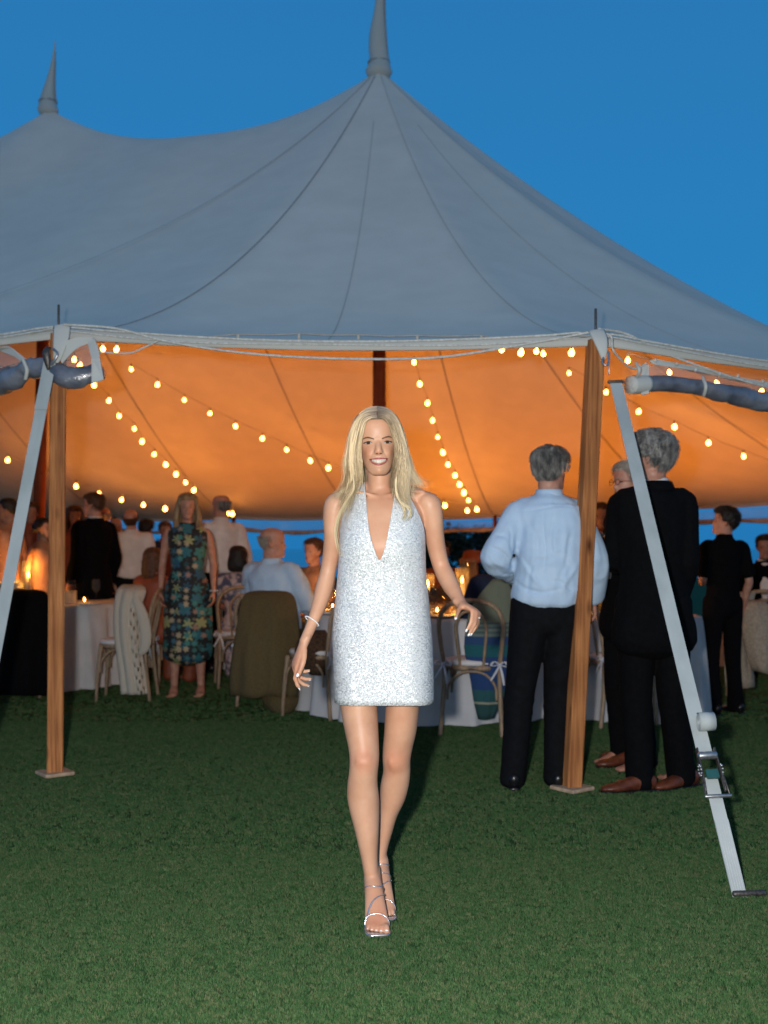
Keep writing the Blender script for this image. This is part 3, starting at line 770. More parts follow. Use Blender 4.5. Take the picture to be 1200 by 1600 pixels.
# ------------------------------------------------------------------ festoon lights
def bulb_mesh(r):
    g = Geo(); g.lathe((0, 0, 0), [(.0004, -r * 1.15), (r * .6, -r), (r * .95, -r * .45), (r, 0), (r * .85, r * .5), (r * .5, r * .95), (r * .36, r * 1.3)], n=10)
    me = bpy.data.meshes.new('bulb'); me.from_pydata([tuple(v) for v in g.v], [], g.f); me.polygons.foreach_set('use_smooth', [True] * len(g.f)); me.materials.append(M['bulb']); return me
def socket_mesh(r):
    g = Geo(); g.lathe((0, 0, 0), [(r * .5, r * 1.2), (r * .55, r * 2.5), (r * .35, r * 2.8)], n=8)
    me = bpy.data.meshes.new('socket'); me.from_pydata([tuple(v) for v in g.v], [], g.f); me.materials.append(M['socket']); return me
_bm = {}
BR = random.Random(9)
def festoon(label, pts, ends=(), rpx=4.2, lit=None, depth=None, cable=True):
    P = []
    for i, q in enumerate(pts):
        P.append(W(q[0], q[1], q[2]) if len(q) > 2 else ceil_hit(q[0], q[1], .945))
    root = thing('string_lights', P[0], label, 'string lights', 'festoon lights under the tent roof')
    rad = []
    cpts = []
    for i, p in enumerate(P):
        r = max(.015, min(.036, .80 * rpx / FPX * p.y)); r = round(r, 3)
        if r not in _bm: _bm[r] = (bulb_mesh(r), socket_mesh(r))
        on = lit is None or lit[i]
        b = bpy.data.objects.new('bulb', _bm[r][0] if on else _bm[r][0].copy()); COL.objects.link(b); b.parent = root; b.location = p - Vector(P[0])
        k_ = BR.uniform(.82, 1.12); b.scale = (k_, k_, k_ * BR.uniform(.9, 1.1)); b.rotation_euler = (BR.uniform(-.3, .3), BR.uniform(-.3, .3), 0)
        if not on: b.data.materials[0] = M['bulb_off']
        s = bpy.data.objects.new('socket', _bm[r][1]); COL.objects.link(s); s.parent = root; s.location = p - Vector(P[0])
        cpts.append(p + Vector((0, 0, r * 2.9)))
        if i < len(P) - 1:
            nx = P[i + 1] + Vector((0, 0, r * 2.9)); mid = (cpts[-1] + nx) / 2; mid.z -= .015 * (nx - cpts[-1]).length; cpts.append(mid)
    cp = [Vector(W(*e_)) if len(e_) > 2 else ceil_hit(e_[0], e_[1], .945) for e_ in ends]
    g = Geo(); g.tube(cpts + cp, .0045, n=5, sub=2); g.obj('cable', M['cable'], root)
    return root
def lights():
    festoon('string of warm bulbs rising from behind the blue floral dress towards the left post', [(303, 766), (290, 754), (275, 741), (259, 726), (241, 710), (222, 690), (210, 670), (186, 650), (170, 626), (147, 602)], rpx=4)
    festoon('string of warm bulbs running down from the left post to the blonde woman\'s head', [(205, 577), (246, 601), (288, 625), (328, 646), (368, 666), (410, 685), (448, 703), (485, 720), (513, 731), (545, 745)], rpx=4)
    festoon('short string of warm bulbs low over the guests behind the left post', [(12, 719), (65, 742), (119, 760), (155, 772), (190, 781), (224, 789), (258, 795)], rpx=4)
    festoon('string of warm bulbs curving down right of the red centre pole', [(647, 566), (656, 600), (668, 630), (676, 657), (684, 683), (692, 707), (700, 726), (711, 743), (718, 757), (725, 770), (732, 782), (745, 796)], rpx=4)
    festoon('string of warm bulbs slanting down to the right behind the grey-haired man in black suit', [(889, 583), (947, 613), (998, 643), (1054, 667), (1107, 692), (1162, 713), (1215, 732)], rpx=4.2)
    festoon('string of bulbs hanging along the front eave between the two timber posts', [(182, 546, 6.5), (372, 535, 6.42), (467, 534, 6.37), (560, 536, 6.32), (652, 537, 6.25), (752, 537, 6.2), (784, 546, 6.1), (814, 551, 6.1), (838, 549, 6.1), (849, 553, 6.05), (893, 551, 6.02)],
            rpx=5.6, lit=[1, 0, 0, 0, 0, 0, 1, 1, 1, 1, 1])
    festoon('string of bulbs under the right eave behind the rolled curtain', [(981, 563, 6.3), (1046, 582, 6.4), (1120, 599, 6.6), (1190, 612, 6.9)], rpx=4.8)
    festoon('string of bulbs under the left eave behind the tied up curtain', [(161, 545, 6.7), (116, 562, 6.6), (125, 572, 6.8), (38, 576, 6.9), (-20, 590, 7.2)], rpx=4.6)
    festoon('pair of low bulbs at the foot of the far roof beside the red far post', [(730, 798), (695, 790), (660, 784)], rpx=4)
    festoon('twin bulbs glowing beside the bald man in white shirt', [(356, 802), (363, 803)], rpx=4)
lights()

def added_uplight(px, Y, label, power, size=.12):  # floor lamps added to make the tent lining glow; no fixtures seen
    b = Vector((Y * (px - 600) / FPX, Y, 0))
    r = thing('added_uplight', b, label, 'floor light', 'lamps added on the ground to light the tent lining')
    g = Geo(); g.lathe(b, [(.10, .02), (.11, .05), (.11, .22), (.085, .24), (.08, .2), (.001, .2)], n=14); g.obj('housing', M['steel_dark'], r)
    g = Geo(); g.lathe(b, [(.0005, .228), (.075, .228), (.0751, .226)], n=14); g.obj('lens', emis('added_uplight_lens', (1, .5, .14), 20), r)
    l = bpy.data.lights.new('added_uplight_lamp', 'SPOT'); l.energy = power; l.color = (1, .235, .008); l.spot_size = R(150); l.spot_blend = .8; l.shadow_soft_size = .08
    lo = bpy.data.objects.new('lamp', l); COL.objects.link(lo); lo.parent = r; lo.location = (0, 0, .26); lo.rotation_euler = (PI, 0, 0)

added_uplight(560, 12.7, 'added dark lamp on the grass at the foot of the centre pole', 214)
added_uplight(235, 13.6, 'added dark lamp on the grass left of the floral dress', 247)
added_uplight(60, 17.2, 'added dark lamp on the grass by the far side, left end', 114)
added_uplight(330, 17.6, 'added dark lamp on the grass behind the bald man in white shirt', 110)
added_uplight(600, 17.2, 'added dark lamp on the grass by the far side, behind the blonde woman', 110)
added_uplight(860, 16.2, 'added dark lamp on the grass behind the man in pale blue shirt', 110)
added_uplight(1075, 14.4, 'added dark lamp on the grass behind the young man in black polo', 145)
added_uplight(748, 18.6, 'added dark lamp on the grass by the red far post', 25)
# ------------------------------------------------------------------ people: anatomy
#        z      half-w  front   back(+)  jaw narrowing
HEAD = np.array([
    (0.000, .020, .076, -.040, .30), (0.008, .031, .084, -.020, .34), (0.022, .0410, .088, .004, .36), (0.045, .0495, .0885, .030, .34),
    (0.068, .0560, .087, .058, .28), (0.090, .0620, .086, .078, .20), (0.112, .0680, .084, .090, .14), (0.135, .0710, .087, .097, .10),
    (0.158, .0735, .088, .100, .08), (0.180, .0725, .082, .096, .07), (0.200, .065, .066, .082, .05), (0.214, .048, .042, .060, .03), (0.2225, .024, .012, .034, 0), (0.225, .006, -.010, .012, 0)])
def head_pts(nz=40, na=40, grow=0.0, z0=0.0, wscale=1.0):
    """head surface grid in head-local metres (x right, -y face, z up from the chin)"""
    A = catmull(HEAD, 6); zs = np.linspace(z0, .225, nz)
    q = np.stack([np.interp(zs, A[:, 0], A[:, k]) for k in range(5)], 1)
    a = np.linspace(0, 2 * PI, na, endpoint=False); ca, sa = np.cos(a), np.sin(a)
    e = 2 / 2.25; cx = np.sign(ca) * np.abs(ca) ** e; sy = np.sign(sa) * np.abs(sa) ** e
    yc = (q[:, 3] - q[:, 2]) / 2; hd = (q[:, 3] + q[:, 2]) / 2
    X = (q[:, 1] * wscale)[:, None] * cx[None] * (1 - q[:, 4][:, None] * np.clip(-sa, 0, 1)[None] ** 1.5)
    Y = yc[:, None] + hd[:, None] * sy[None]; Z = np.repeat(q[:, 0][:, None], na, 1)
    P = np.stack([X, Y, Z], 2)
    if grow is not 0.0:
        cen = np.array([0, .005, .12]); d = P - cen; d /= np.linalg.norm(d, axis=2, keepdims=True)
        P = P + d * (grow if np.isscalar(grow) else grow[..., None])
    return P
def grid_shell(P):
    nz, na = P.shape[:2]; V = [tuple(p) for p in P.reshape(-1, 3)]; Fc = []
    for k in range(nz - 1):
        for i in range(na): Fc.append((k * na + i, k * na + (i + 1) % na, (k + 1) * na + (i + 1) % na, (k + 1) * na + i))
    Fc.append(tuple(range(na - 1, -1, -1))); Fc.append(tuple((nz - 1) * na + i for i in range(na)))
    return V, Fc

class Body:
    """closed shapes gathered in world space, grown together into one continuous surface"""
    def __init__(s): s.v = []; s.f = []
    def add(s, V, Fc, Mx=None):
        b = len(s.v); s.v.extend([tuple(Mx @ Vector(v)) if Mx else tuple(v) for v in V]); s.f.extend([tuple(i + b for i in f) for f in Fc])
    def loft(s, rings, **k): s.add(*loft(rings, **k))
    def build(s, voxel, it=4, wfun=None, lam=.6):
        V, Q = remesh(s.v, s.f, voxel)
        w = wfun(V) if wfun else None
        return smooth_v(V, Q, it, w, lam), Q

def head_matrix(chin, H, yaw=0, pitch=0, roll=0):
    """yaw 0 faces the camera (-Y)"""
    s = H / .225
    Rm = Matrix.Rotation(R(yaw), 4, 'Z') @ Matrix.Rotation(R(pitch), 4, 'X') @ Matrix.Rotation(R(roll), 4, 'Y')
    return Matrix.Translation(chin) @ Rm @ Matrix.Scale(s, 4)

def add_head(B, Mh, male=False, fine=False, neck_to=None, neck_r=.055):
    V, Fc = grid_shell(head_pts(44 if fine else 26, 44 if fine else 26)); B.add(V, Fc, Mh)
    # nose
    k = 1.15 if male else 1.0
    nose = [((0, -.072, .126), .011, .008), ((0, -.0775, .112), .0105, .010), ((0, -.0835, .098), .0110, .012), ((0, -.0910, .085), .0110 * k, .0120), ((0, -.0920, .0785), .0112 * k, .0105), ((0, -.086, .0730), .0105 * k, .008)]
    B.add(*loft(nose, ref=(1, 0, 0), n=12, sub=3), Mh)
    for sx in (-1, 1):
        V, Fc = loft([((sx * .0105, -.088, .0745), .0045, .005), ((sx * .0095, -.092, .078), .0055, .006), ((sx * .007, -.086, .083), .004, .004)], ref=(1, 0, 0), n=8, sub=2); B.add(V, Fc, Mh)
        # ear
        V, Fc = loft([((sx * .073, .004, .078), .004, .007), ((sx * .078, .010, .092), .005, .013), ((sx * .081, .016, .108), .0055, .017), ((sx * .080, .016, .122), .005, .013), ((sx * .076, .012, .130), .003, .006)], ref=(1, 0, 0), n=10, sub=2); B.add(V, Fc, Mh)

def face_shape(V, Mh, male=False, smile=False):
    Mi = np.array(Mh.inverted()); P = V @ Mi[:3, :3].T + Mi[:3, 3]
    near = (np.abs(P[:, 0]) < .1) & (P[:, 1] < .02) & (P[:, 2] > -.03) & (P[:, 2] < .23)
    p = P[near]; x, y, z = p.T; ax = np.abs(x)
    front = np.clip((-y - .02) / .04, 0, 1)
    def g(cx, cz, sx, sz): return np.exp(-((ax - cx) / sx) ** 2 - ((z - cz) / sz) ** 2)
    d = 0
    d = d + .0052 * g(.031, .109, .017, .010)                  # sockets
    d = d - .0030 * g(.031, .109, .0125, .0055)                # lids over the eyeball
    d = d - .0018 * g(.030, .128, .018, .006)                  # brow
    d = d + .0020 * g(0, .120, .010, .010)                     # nasion
    d = d - .0035 * g(.046, .082, .018, .016)                  # cheekbone
    d = d + .0030 * g(.052, .050, .012, .016)                  # hollow under it
    d = d - .0040 * g(0, .012, .016, .014)                     # chin
    d = d + .0022 * g(0, .0285, .022, .005)                    # under lip
    d = d + .0018 * g(0, .066, .004, .006)                     # philtrum
    if smile:
        g0 = g
        d = d - .0075 * g(.040, .071, .014, .012)              # lifted cheek
        t = np.clip((z - .045) / .035, 0, 1); lx = .036 - .018 * t
        d = d + .0017 * np.exp(-((ax - lx) / .0035) ** 2) * (z > .042) * (z < .085)
        d = d - .0022 * g(0, .046, .024, .013)
    if male: d = d - .002 * g(.028, .130, .02, .006) - .002 * g(.03, .015, .02, .02)
    p2 = p.copy(); p2[:, 1] += d * front
    P[near] = p2; Mf = np.array(Mh)
    return P @ Mf[:3, :3].T + Mf[:3, 3]

def surf_tree(V, Q): return BVHTree.FromPolygons([Vector(v) for v in V], [tuple(int(a) for a in q) for q in Q])

def face_patch(tree, Mh, top, bot, n, m, lift, bulge=0.0, closed_edge=True, name='patch', material=None, parent=None, ysrc=-.3, mid=None):
    """patch between two curves drawn on the face (x, z in head metres), laid on the skin"""
    T = catmull(np.array([(*p, 0) for p in top]), 6); Bc = catmull(np.array([(*p, 0) for p in bot]), 6)
    def at(Cv, u):
        k = u * (len(Cv) - 1); i = min(int(k), len(Cv) - 2); f = k - i; return Cv[i] * (1 - f) + Cv[i + 1] * f
    rows = []; Mi = Mh.inverted(); Rn = (Mh.to_3x3() @ Vector((0, 1, 0))).normalized(); s = Mh.to_scale().x
    for j in range(m + 1):
        v = j / m; row = []
        for i in range(n + 1):
            u = i / n; a, b = at(T, u), at(Bc, u); q = a * (1 - v) + b * v
            o = Mh @ Vector((q[0], ysrc, q[1])); hit = tree.ray_cast(o, Rn)
            pt = hit[0] if hit[0] else Mh @ Vector((q[0], -.085, q[1]))
            bl = bulge * math.sin(PI * v) * (math.sin(PI * min(max(u, .02), .98)) ** .4)
            edge = lift if 0 < j < m and 0 < i < n or not closed_edge else -.0006
            row.append(pt - Rn * s * (edge + bl))
        rows.append(row)
    V = [p for r in rows for p in r]; Fc = [(j * (n + 1) + i, j * (n + 1) + i + 1, (j + 1) * (n + 1) + i + 1, (j + 1) * (n + 1) + i) for j in range(m) for i in range(n)]
    return mk(name, V, Fc, material, parent)

def hand(B, wrist, Yf, Xt, Zb, s=1.0, curls=None, thumb=None, spread=.06, tips=None, base=None):
    """Yf: along the palm, Xt: towards the thumb side, Zb: out of the back of the hand."""
    Yf = Yf.normalized(); Zb = (Zb - Yf * Zb.dot(Yf)).normalized(); Xt = (Xt - Yf * Xt.dot(Yf) - Zb * Xt.dot(Zb)).normalized()
    def L(x, y, z): return wrist + (Xt * x + Yf * y + Zb * z) * s
    B.loft([(L(0, -.03, 0), .024 * s, .017 * s), (L(0, 0, 0), .0245 * s, .0165 * s), (L(.002, .025, 0), .030 * s, .0160 * s), (L(.003, .055, .001), .037 * s, .0145 * s), (L(.001, .080, .001), .0385 * s, .0125 * s), (L(0, .090, .0), .036 * s, .0105 * s)], ref=tuple(Xt), n=14, sub=3)
    curls = curls or [(20, 25, 15)] * 4
    fb = [(.029, .086, 0, .042, .025, .021), (.0095, .092, .001, .046, .029, .022), (-.0100, .088, .001, .043, .027, .022), (-.0285, .078, -.001, .034, .021, .019)]
    for i, (bx, by, bz, l1, l2, l3) in enumerate(fb):
        r0 = (.0092, .0094, .0090, .0080)[i] * s
        base_p = L(bx, by - .018, bz); p = L(bx, by, bz)
        ang = 0; sp = (1.5 - i) * spread; pts = [(base_p, r0 * .9, r0 * .9), (p, r0 * 1.12, r0 * 1.05)]
        for l, c in zip((l1, l2, l3), curls[i]):
            ang += R(c); d = (Yf * math.cos(ang) - Zb * math.sin(ang)) + Xt * sp * math.cos(ang); d.normalize()
            pm = p + d * l * s * .5; pts.append((pm, r0 * .90, r0 * .90)); p = p + d * l * s; pts.append((p, r0 * (1.0 if l != l3 else .74), r0 * (1.0 if l != l3 else .70)))
            r0 *= .93
        B.loft(pts, ref=tuple(Xt), n=10, sub=2)
        if tips is not None: nz = (Zb * math.cos(ang) + Yf * math.sin(ang)).normalized(); tips.append((p - d * .006 * s, d, nz, r0))
        if base is not None: base.append((L(bx, by, bz), pts))
    td = thumb or [(.62, .70, -.35), (.35, .88, -.30), (.20, .93, -.25)]
    p = L(.018, .018, -.004); r0 = .0125 * s; pts = [(p, r0, r0)]
    for (a, b, c), l in zip(td, (.044, .034, .028)):
        d = (Xt * a + Yf * b + Zb * c).normalized(); p = p + d * l * s; r0 *= .86; pts.append((p, r0, r0 * .95))
    B.loft(pts, ref=tuple(Zb), n=10, sub=3)
    if tips is not None: tips.append((p - d * .004 * s, d, (Zb * .5 + Xt * .5).normalized(), r0))

# generic adult in a local frame: x to the viewer's right when facing the camera, -y forward, z up; 1.75 m tall
def skeleton(H=1.75, female=False, seated=False, seat=.46):
    w = .92 if female else 1.0; dz = -(.93 - seat - .06) if seated else 0
    J = dict(hip=[(-.09, .0, .92 + dz), (.09, .0, .92 + dz)], pelvis=(0, .0, .95 + dz), waist=(0, .0, 1.09 + dz), chest=(0, .0, 1.28 + dz), sho=(0, .01, 1.41 + dz), neck=(0, .015, 1.50 + dz), chin=(0, -.005, 1.525 + dz),
             shoulder=[(-.185 * w, .01, 1.425 + dz), (.185 * w, .01, 1.425 + dz)], elbow=[(-.235 * w, .04, 1.14 + dz), (.235 * w, .04, 1.14 + dz)], wrist=[(-.245 * w, -.05, .90 + dz), (.245 * w, -.05, .90 + dz)])
    if seated:
        J['knee'] = [(-.13, -.43, seat + .06), (.13, -.43, seat + .06)]; J['ankle'] = [(-.12, -.40, .08), (.12, -.40, .08)]
        J['elbow'] = [(-.235 * w, -.08, 1.17 + dz), (.235 * w, -.08, 1.17 + dz)]; J['wrist'] = [(-.16, -.32, 1.10 + dz), (.16, -.32, 1.10 + dz)]
    else:
        J['knee'] = [(-.105, -.015, .49), (.105, -.015, .49)]; J['ankle'] = [(-.115, .02, .08), (.115, .02, .08)]
    s = H / 1.75
    return {k: ([Vector(q) * s for q in v] if isinstance(v, list) else Vector(v) * s) for k, v in J.items()}, s

def person(label, base, yaw=0, H=1.75, female=False, seated=False, bulk=1.0, hair='dark_hair', hair_style='short', head_yaw=0, head_pitch=0,
           top='shirt', top_mat=None, sleeves=1.0, bottom='trousers', bottom_mat=None, shoes=None, over=None, voxel=.013, group=None, skin='skin_man', glasses=False, skirt_len=.5, features=True, shirt_front=False, hands=None, tilt=0, name='person', wrinkle=.5):
    J, s = skeleton(H, female, seated)
    Mb = Matrix.Translation(base) @ Matrix.Rotation(R(yaw), 4, 'Z') @ Matrix.Rotation(R(tilt), 4, 'X')
    J = {k: ([Mb @ q for q in v] if isinstance(v, list) else Mb @ v) for k, v in J.items()}
    if over:
        for k, v in over.items():
            if isinstance(v, (list, tuple)):
                for i, q in enumerate(v):
                    if q is not None: J[k][i] = Vector(q)
            else: J[k] = Vector(v)
    side = (Mb.to_3x3() @ Vector((1, 0, 0))).normalized(); fwd = (Mb.to_3x3() @ Vector((0, -1, 0))).normalized()
    root = thing(name, (base[0], base[1], 0), label, 'person', group)
    b = bulk * s; hw = .172 if not female else .172; 
    def torso(inf, lo='pelvis', hem=None, shoulder=True):
        rr = []
        if hem is not None: rr += hem
        elif lo == 'pelvis': rr += [(J['pelvis'] - Vector((0, 0, .06 * s)), (.150 * b) + inf, .105 * b + inf)]
        rr += [(J['pelvis'], .168 * b + inf, .118 * b + inf), (J['waist'], (.148 if not female else .122) * b + inf, .110 * b * (1 if not female else .9) + inf), (J['chest'], (.165 if not female else .145) * b + inf, .122 * b + inf),
               (J['sho'], (.178 if not female else .155) * b + inf, .100 * b + inf)]
        if shoulder: rr += [(J['sho'].lerp(J['neck'], .55), .125 * b + inf * .9, .078 * b + inf), (J['neck'], .062 * s + inf * .6, .062 * s + inf * .6)]
        return rr
    Bd = Body()
    Bd.loft(torso(-.008), ref=tuple(side), n=20, sub=3)
    cH = .228 * s * (1.0 if not female else .95) 
    Mh = head_matrix(J['chin'], cH, yaw + head_yaw, head_pitch)
    hc = Mh @ Vector((0, .02, .05))
    Bd.loft([(J['neck'] - Vector((0, 0, .05 * s)), .066 * s, .062 * s), (J['neck'], (.060 if not female else .048) * s, .060 * s), (hc, (.057 if not female else .046) * s, .058 * s)], ref=tuple(side), n=14, sub=3)
    add_head(Bd, Mh, male=not female)
    armr = (.047, .041, .036, .030) if not female else (.041, .036, .031, .025)
    for i in (0, 1):
        sh, el, wr = J['shoulder'][i], J['elbow'][i], J['wrist'][i]
        Bd.loft([(sh - side * (-1, 1)[i] * .02 * s, armr[0] * s, armr[0] * s), (sh.lerp(el, .3), armr[1] * s, armr[1] * s * 1.1), (el, armr[2] * s * .95, armr[2] * s), (el.lerp(wr, .3), armr[2] * s, armr[2] * s), (wr, armr[3] * s * .9, armr[3] * s * .75)], ref=tuple(fwd), n=12, sub=3)
        d = (wr - el).normalized(); inw = -side * (-1, 1)[i]
        if hands and hands[i]: hand(Bd, wr, *hands[i], s=s * .95, curls=[(35, 40, 20)] * 4)
        else: hand(Bd, wr, d, fwd - inw * .0, -inw, s=s * .95, curls=[(25, 35, 20), (30, 35, 20), (32, 38, 20), (35, 40, 20)])
    for i in (0, 1):
        h, k, a = J['hip'][i], J['knee'][i], J['ankle'][i]
        bk = -fwd * .012 * s
        ft = (fwd - Vector((0, 0, fwd.z))).normalized()
        Bd.loft([(h, .085 * b, .092 * b), (h.lerp(k, .4), .076 * b, .080 * b), (k, .053 * b, .056 * b), (k.lerp(a, .28) + bk, .052 * b, .057 * b), (k.lerp(a, .7), .038 * s, .040 * s), (a, .032 * s, .038 * s)], ref=tuple(side), n=14, sub=3)
        Bd.loft([(a - ft * .045 * s + Vector((0, 0, -.035 * s)), .030 * s, .032 * s), (a + ft * .03 * s + Vector((0, 0, -.025 * s)), .036 * s, .034 * s), (a + ft * .11 * s + Vector((0, 0, -.052 * s)), .043 * s, .020 * s), (a + ft * .17 * s + Vector((0, 0, -.060 * s)), .036 * s, .013 * s)], ref=tuple(side), n=12, sub=3)
    V, Q = Bd.build(voxel * .8, 3)
    if voxel < .02: V = face_shape(V, Mh, male=not female)
    mk('body', V, Q, M[skin], root)
    # hair
    def hair_cap(style, m):
        P0 = head_pts(34, 44); cen = np.array([0, .005, .12])
        zz = P0[..., 2]; yy = P0[..., 1]; xx = np.abs(P0[..., 0])
        if style == 'bald': mask = ((zz > .075) & (zz < .165) & (yy > .03 - (zz - .1) * .1)).astype(float) * (1 - np.clip((zz - .145) / .02, 0, 1)); th = .010
        else:
            line = .185 + .0 * zz
            ymin = np.where(zz > .172, -.2, np.where(zz > .115, -.020 - (zz - .115) * .55, .012 + (.115 - zz) * .9))
            mask = np.clip((yy - ymin) / .012, 0, 1) * np.clip((zz - .055) / .012, 0, 1); th = .011
            top_ = np.clip((zz - .172) / .012, 0, 1); mask = np.maximum(mask, top_)
            if style == 'curly': th = .026
            if style in ('bob', 'long'): th = .022
        sh = P0.shape; nz = vnoise(P0.reshape(-1, 3), 30 if style != 'curly' else 45, 3).reshape(sh[:2]); nz2 = vnoise(P0.reshape(-1, 3), 90, 5).reshape(sh[:2])
        gr = mask * (th + .004 * nz + .003 * nz2 + (.006 * nz if style == 'curly' else 0)) - (1 - mask) * .012
        P = head_pts(34, 44, grow=gr)
        V, Fc = grid_shell(P); Hb = Body(); Hb.add(V, Fc, Mh)
        if style == 'bob':
            Hb.add(*loft([((0, .045, .16), .085, .068), ((0, .055, .10), .098, .070), ((0, .058, .04), .104, .066), ((0, .055, .0), .095, .052)], ref=(1, 0, 0), n=20, sub=3), Mh)
        if style == 'long':
            for sx in (-1, 1): Hb.add(*loft([((sx * .06, .0, .19), .03, .05), ((sx * .082, .01, .13), .024, .055), ((sx * .092, .012, .06), .028, .05), ((sx * .098, .0, -.01), .034, .04), ((sx * .090, -.025, -.07), .030, .03), ((sx * .08, -.04, -.11), .015, .015)], ref=(1, 0, 0), n=14, sub=3), Mh)
            Hb.add(*loft([((0, .06, .17), .08, .05), ((0, .075, .08), .09, .045), ((0, .08, -.03), .09, .035), ((0, .08, -.10), .06, .02)], ref=(1, 0, 0), n=16, sub=3), Mh)
        if style == 'updo': Hb.add(*loft([((0, .10, .16), .02, .02), ((0, .115, .14), .042, .040), ((0, .12, .11), .035, .035), ((0, .11, .09), .015, .015)], ref=(1, 0, 0), n=14, sub=3), Mh)
        V, Q = Hb.build(max(.005, voxel * .6), 2)
        Mi = np.array(Mh.inverted()); L_ = V @ Mi[:3, :3].T; N = vnormals(V, Q)
        st = L_ * np.array([1, 1, .3 if style != 'curly' else 1])
        V = V + N * (.0035 * vnoise(st, 90, 7) + .003 * vnoise(st, 180, 8))[:, None]
        mk('hair', V, Q, M[m], root)
    if hair: hair_cap(hair_style, hair)
    def short_strands(style, m, count):
        P0 = head_pts(46, 60, grow=.012 if style != 'curly' else .020); rn = np.random.RandomState(len(label)); Vs = []; Fs = []
        tries = 0
        while len(Fs) < count * 6 and tries < count * 8:
            tries += 1; k, i = rn.randint(4, 46), rn.randint(60); p = P0[k, i].copy(); p += rn.randn(3) * .002
            zz, yy = p[2], p[1]
            ymin = -.09 if zz > .185 else (-.030 - (zz - .115) * .75 if zz > .115 else .004 + (.115 - zz) * .9)
            if zz < .050 or yy < ymin: continue
            if style == 'bald' and not (.065 < zz < .165 and yy > .0): continue
            nn = p - np.array([0, .005, .12]); nn /= np.linalg.norm(nn)
            flow = np.array([.25 * np.sign(p[0]) * (zz > .17), .55 if zz > .15 else .1, -.35 if zz > .15 else -1.0]) + rn.randn(3) * (.16 if style != 'curly' else .8)
            flow -= nn * flow.dot(nn); flow /= np.linalg.norm(flow) + 1e-6
            L_ = rn.uniform(.014, .030) if style != 'bald' else .012
            q0 = p; q1 = p + flow * L_ * .5 + nn * L_ * .12; q2 = p + flow * L_ + nn * L_ * (.10 if style != 'curly' else .35)
            w_ = np.cross(flow, nn) * rn.uniform(.0007, .0013); b0 = len(Vs)
            for q, w2 in ((q0, w_), (q1, w_), (q2, w_ * .3)):
                Vs += [tuple(Mh @ Vector(q - w2)), tuple(Mh @ Vector(q + w2)), tuple(Mh @ Vector(q + nn * .0008))]
            for r_ in (0, 3):
                Fs += [(b0 + r_, b0 + r_ + 3, b0 + r_ + 4, b0 + r_ + 1), (b0 + r_ + 1, b0 + r_ + 4, b0 + r_ + 5, b0 + r_ + 2), (b0 + r_ + 2, b0 + r_ + 5, b0 + r_ + 3, b0 + r_)]
        if Fs: tag(mk('hair_strands', Vs, Fs, M[m], root), kind='stuff')
    if hair and hair_style in ('short', 'curly', 'bald'): short_strands(hair_style, hair, 5200 if voxel < .01 else 1400)
    if features:
        tree = surf_tree(V, Q)
        for sx in (-1, 1):
            face_patch(tree, Mh, [(sx * .019, .109), (sx * .031, .1145), (sx * .044, .1095)], [(sx * .019, .109), (sx * .031, .105), (sx * .044, .1095)], 6, 3, .0012, name='eye', material=M['eye_dark'], parent=root)
            face_patch(tree, Mh, [(sx * .014, .126), (sx * .030, .133), (sx * .050, .127)], [(sx * .014, .121), (sx * .030, .128), (sx * .050, .125)], 6, 2, .002, name='eyebrow', material=M[hair if hair != 'blonde_far' else 'brown_hair'] if hair else M['white_hair'], parent=root)
        face_patch(tree, Mh, [(-.024, .050), (-.008, .056), (0, .054), (.008, .056), (.024, .050)], [(-.024, .050), (-.010, .044), (0, .043), (.010, .044), (.024, .050)], 8, 3, .0012, .0015, name='mouth', material=M['lip'], parent=root)
    if glasses:
        g = Geo(); T = lambda *p: Mh @ Vector(p)
        for sx in (-1, 1):
            ring = [T(sx * .033 + .021 * math.cos(a), -.098 + .004 * abs(math.cos(a)), .108 + .016 * math.sin(a)) for a in np.linspace(0, 2 * PI, 17)]
            g.tube(ring, .0018 * (1 if voxel > .01 else 1.0), n=5, sub=1)
            g.tube([T(sx * .054, -.094, .112), T(sx * .075, -.05, .112), T(sx * .080, .008, .112), T(sx * .078, .02, .104)], .0018, n=5, sub=2)
        g.tube([T(-.013, -.098, .110), T(0, -.101, .113), T(.013, -.098, .110)], .0018, n=5, sub=2)
        g.obj('spectacles', M['specs'], root)
    # clothes
    tm = M[top_mat] if top_mat else None; bm = M[bottom_mat] if bottom_mat else None
    def cloth(Bc, m, name, amp=.006, fold=(1, 1, .35), sc=9, it=6, vox=None, off=Vector((0, 0, 0))):
        vx = vox or voxel * .85
        V, Q = Bc.build(vx, it); N = vnormals(V, Q)
        P = (V - np.array(base)) * np.array(fold)
        w1 = vnoise(P + .3 * np.stack([vnoise(V, 4, 31), vnoise(V, 4, 32), vnoise(V, 4, 33)], 1) * .3, sc, 21)
        w2 = vnoise(P, sc * 2.3, 22); w3 = 1 - np.abs(vnoise(P * np.array([1, 1, 1.6]) + .6 * np.stack([vnoise(V, 3, 41), vnoise(V, 3, 42), vnoise(V, 5, 43)], 1) * .2, sc * 1.5, 23)) * 2
        V = V + N * (amp * (w1 * .75 + w2 * .3 + w3 * .3))[:, None]
        return mk(name, V, Q, m, root)
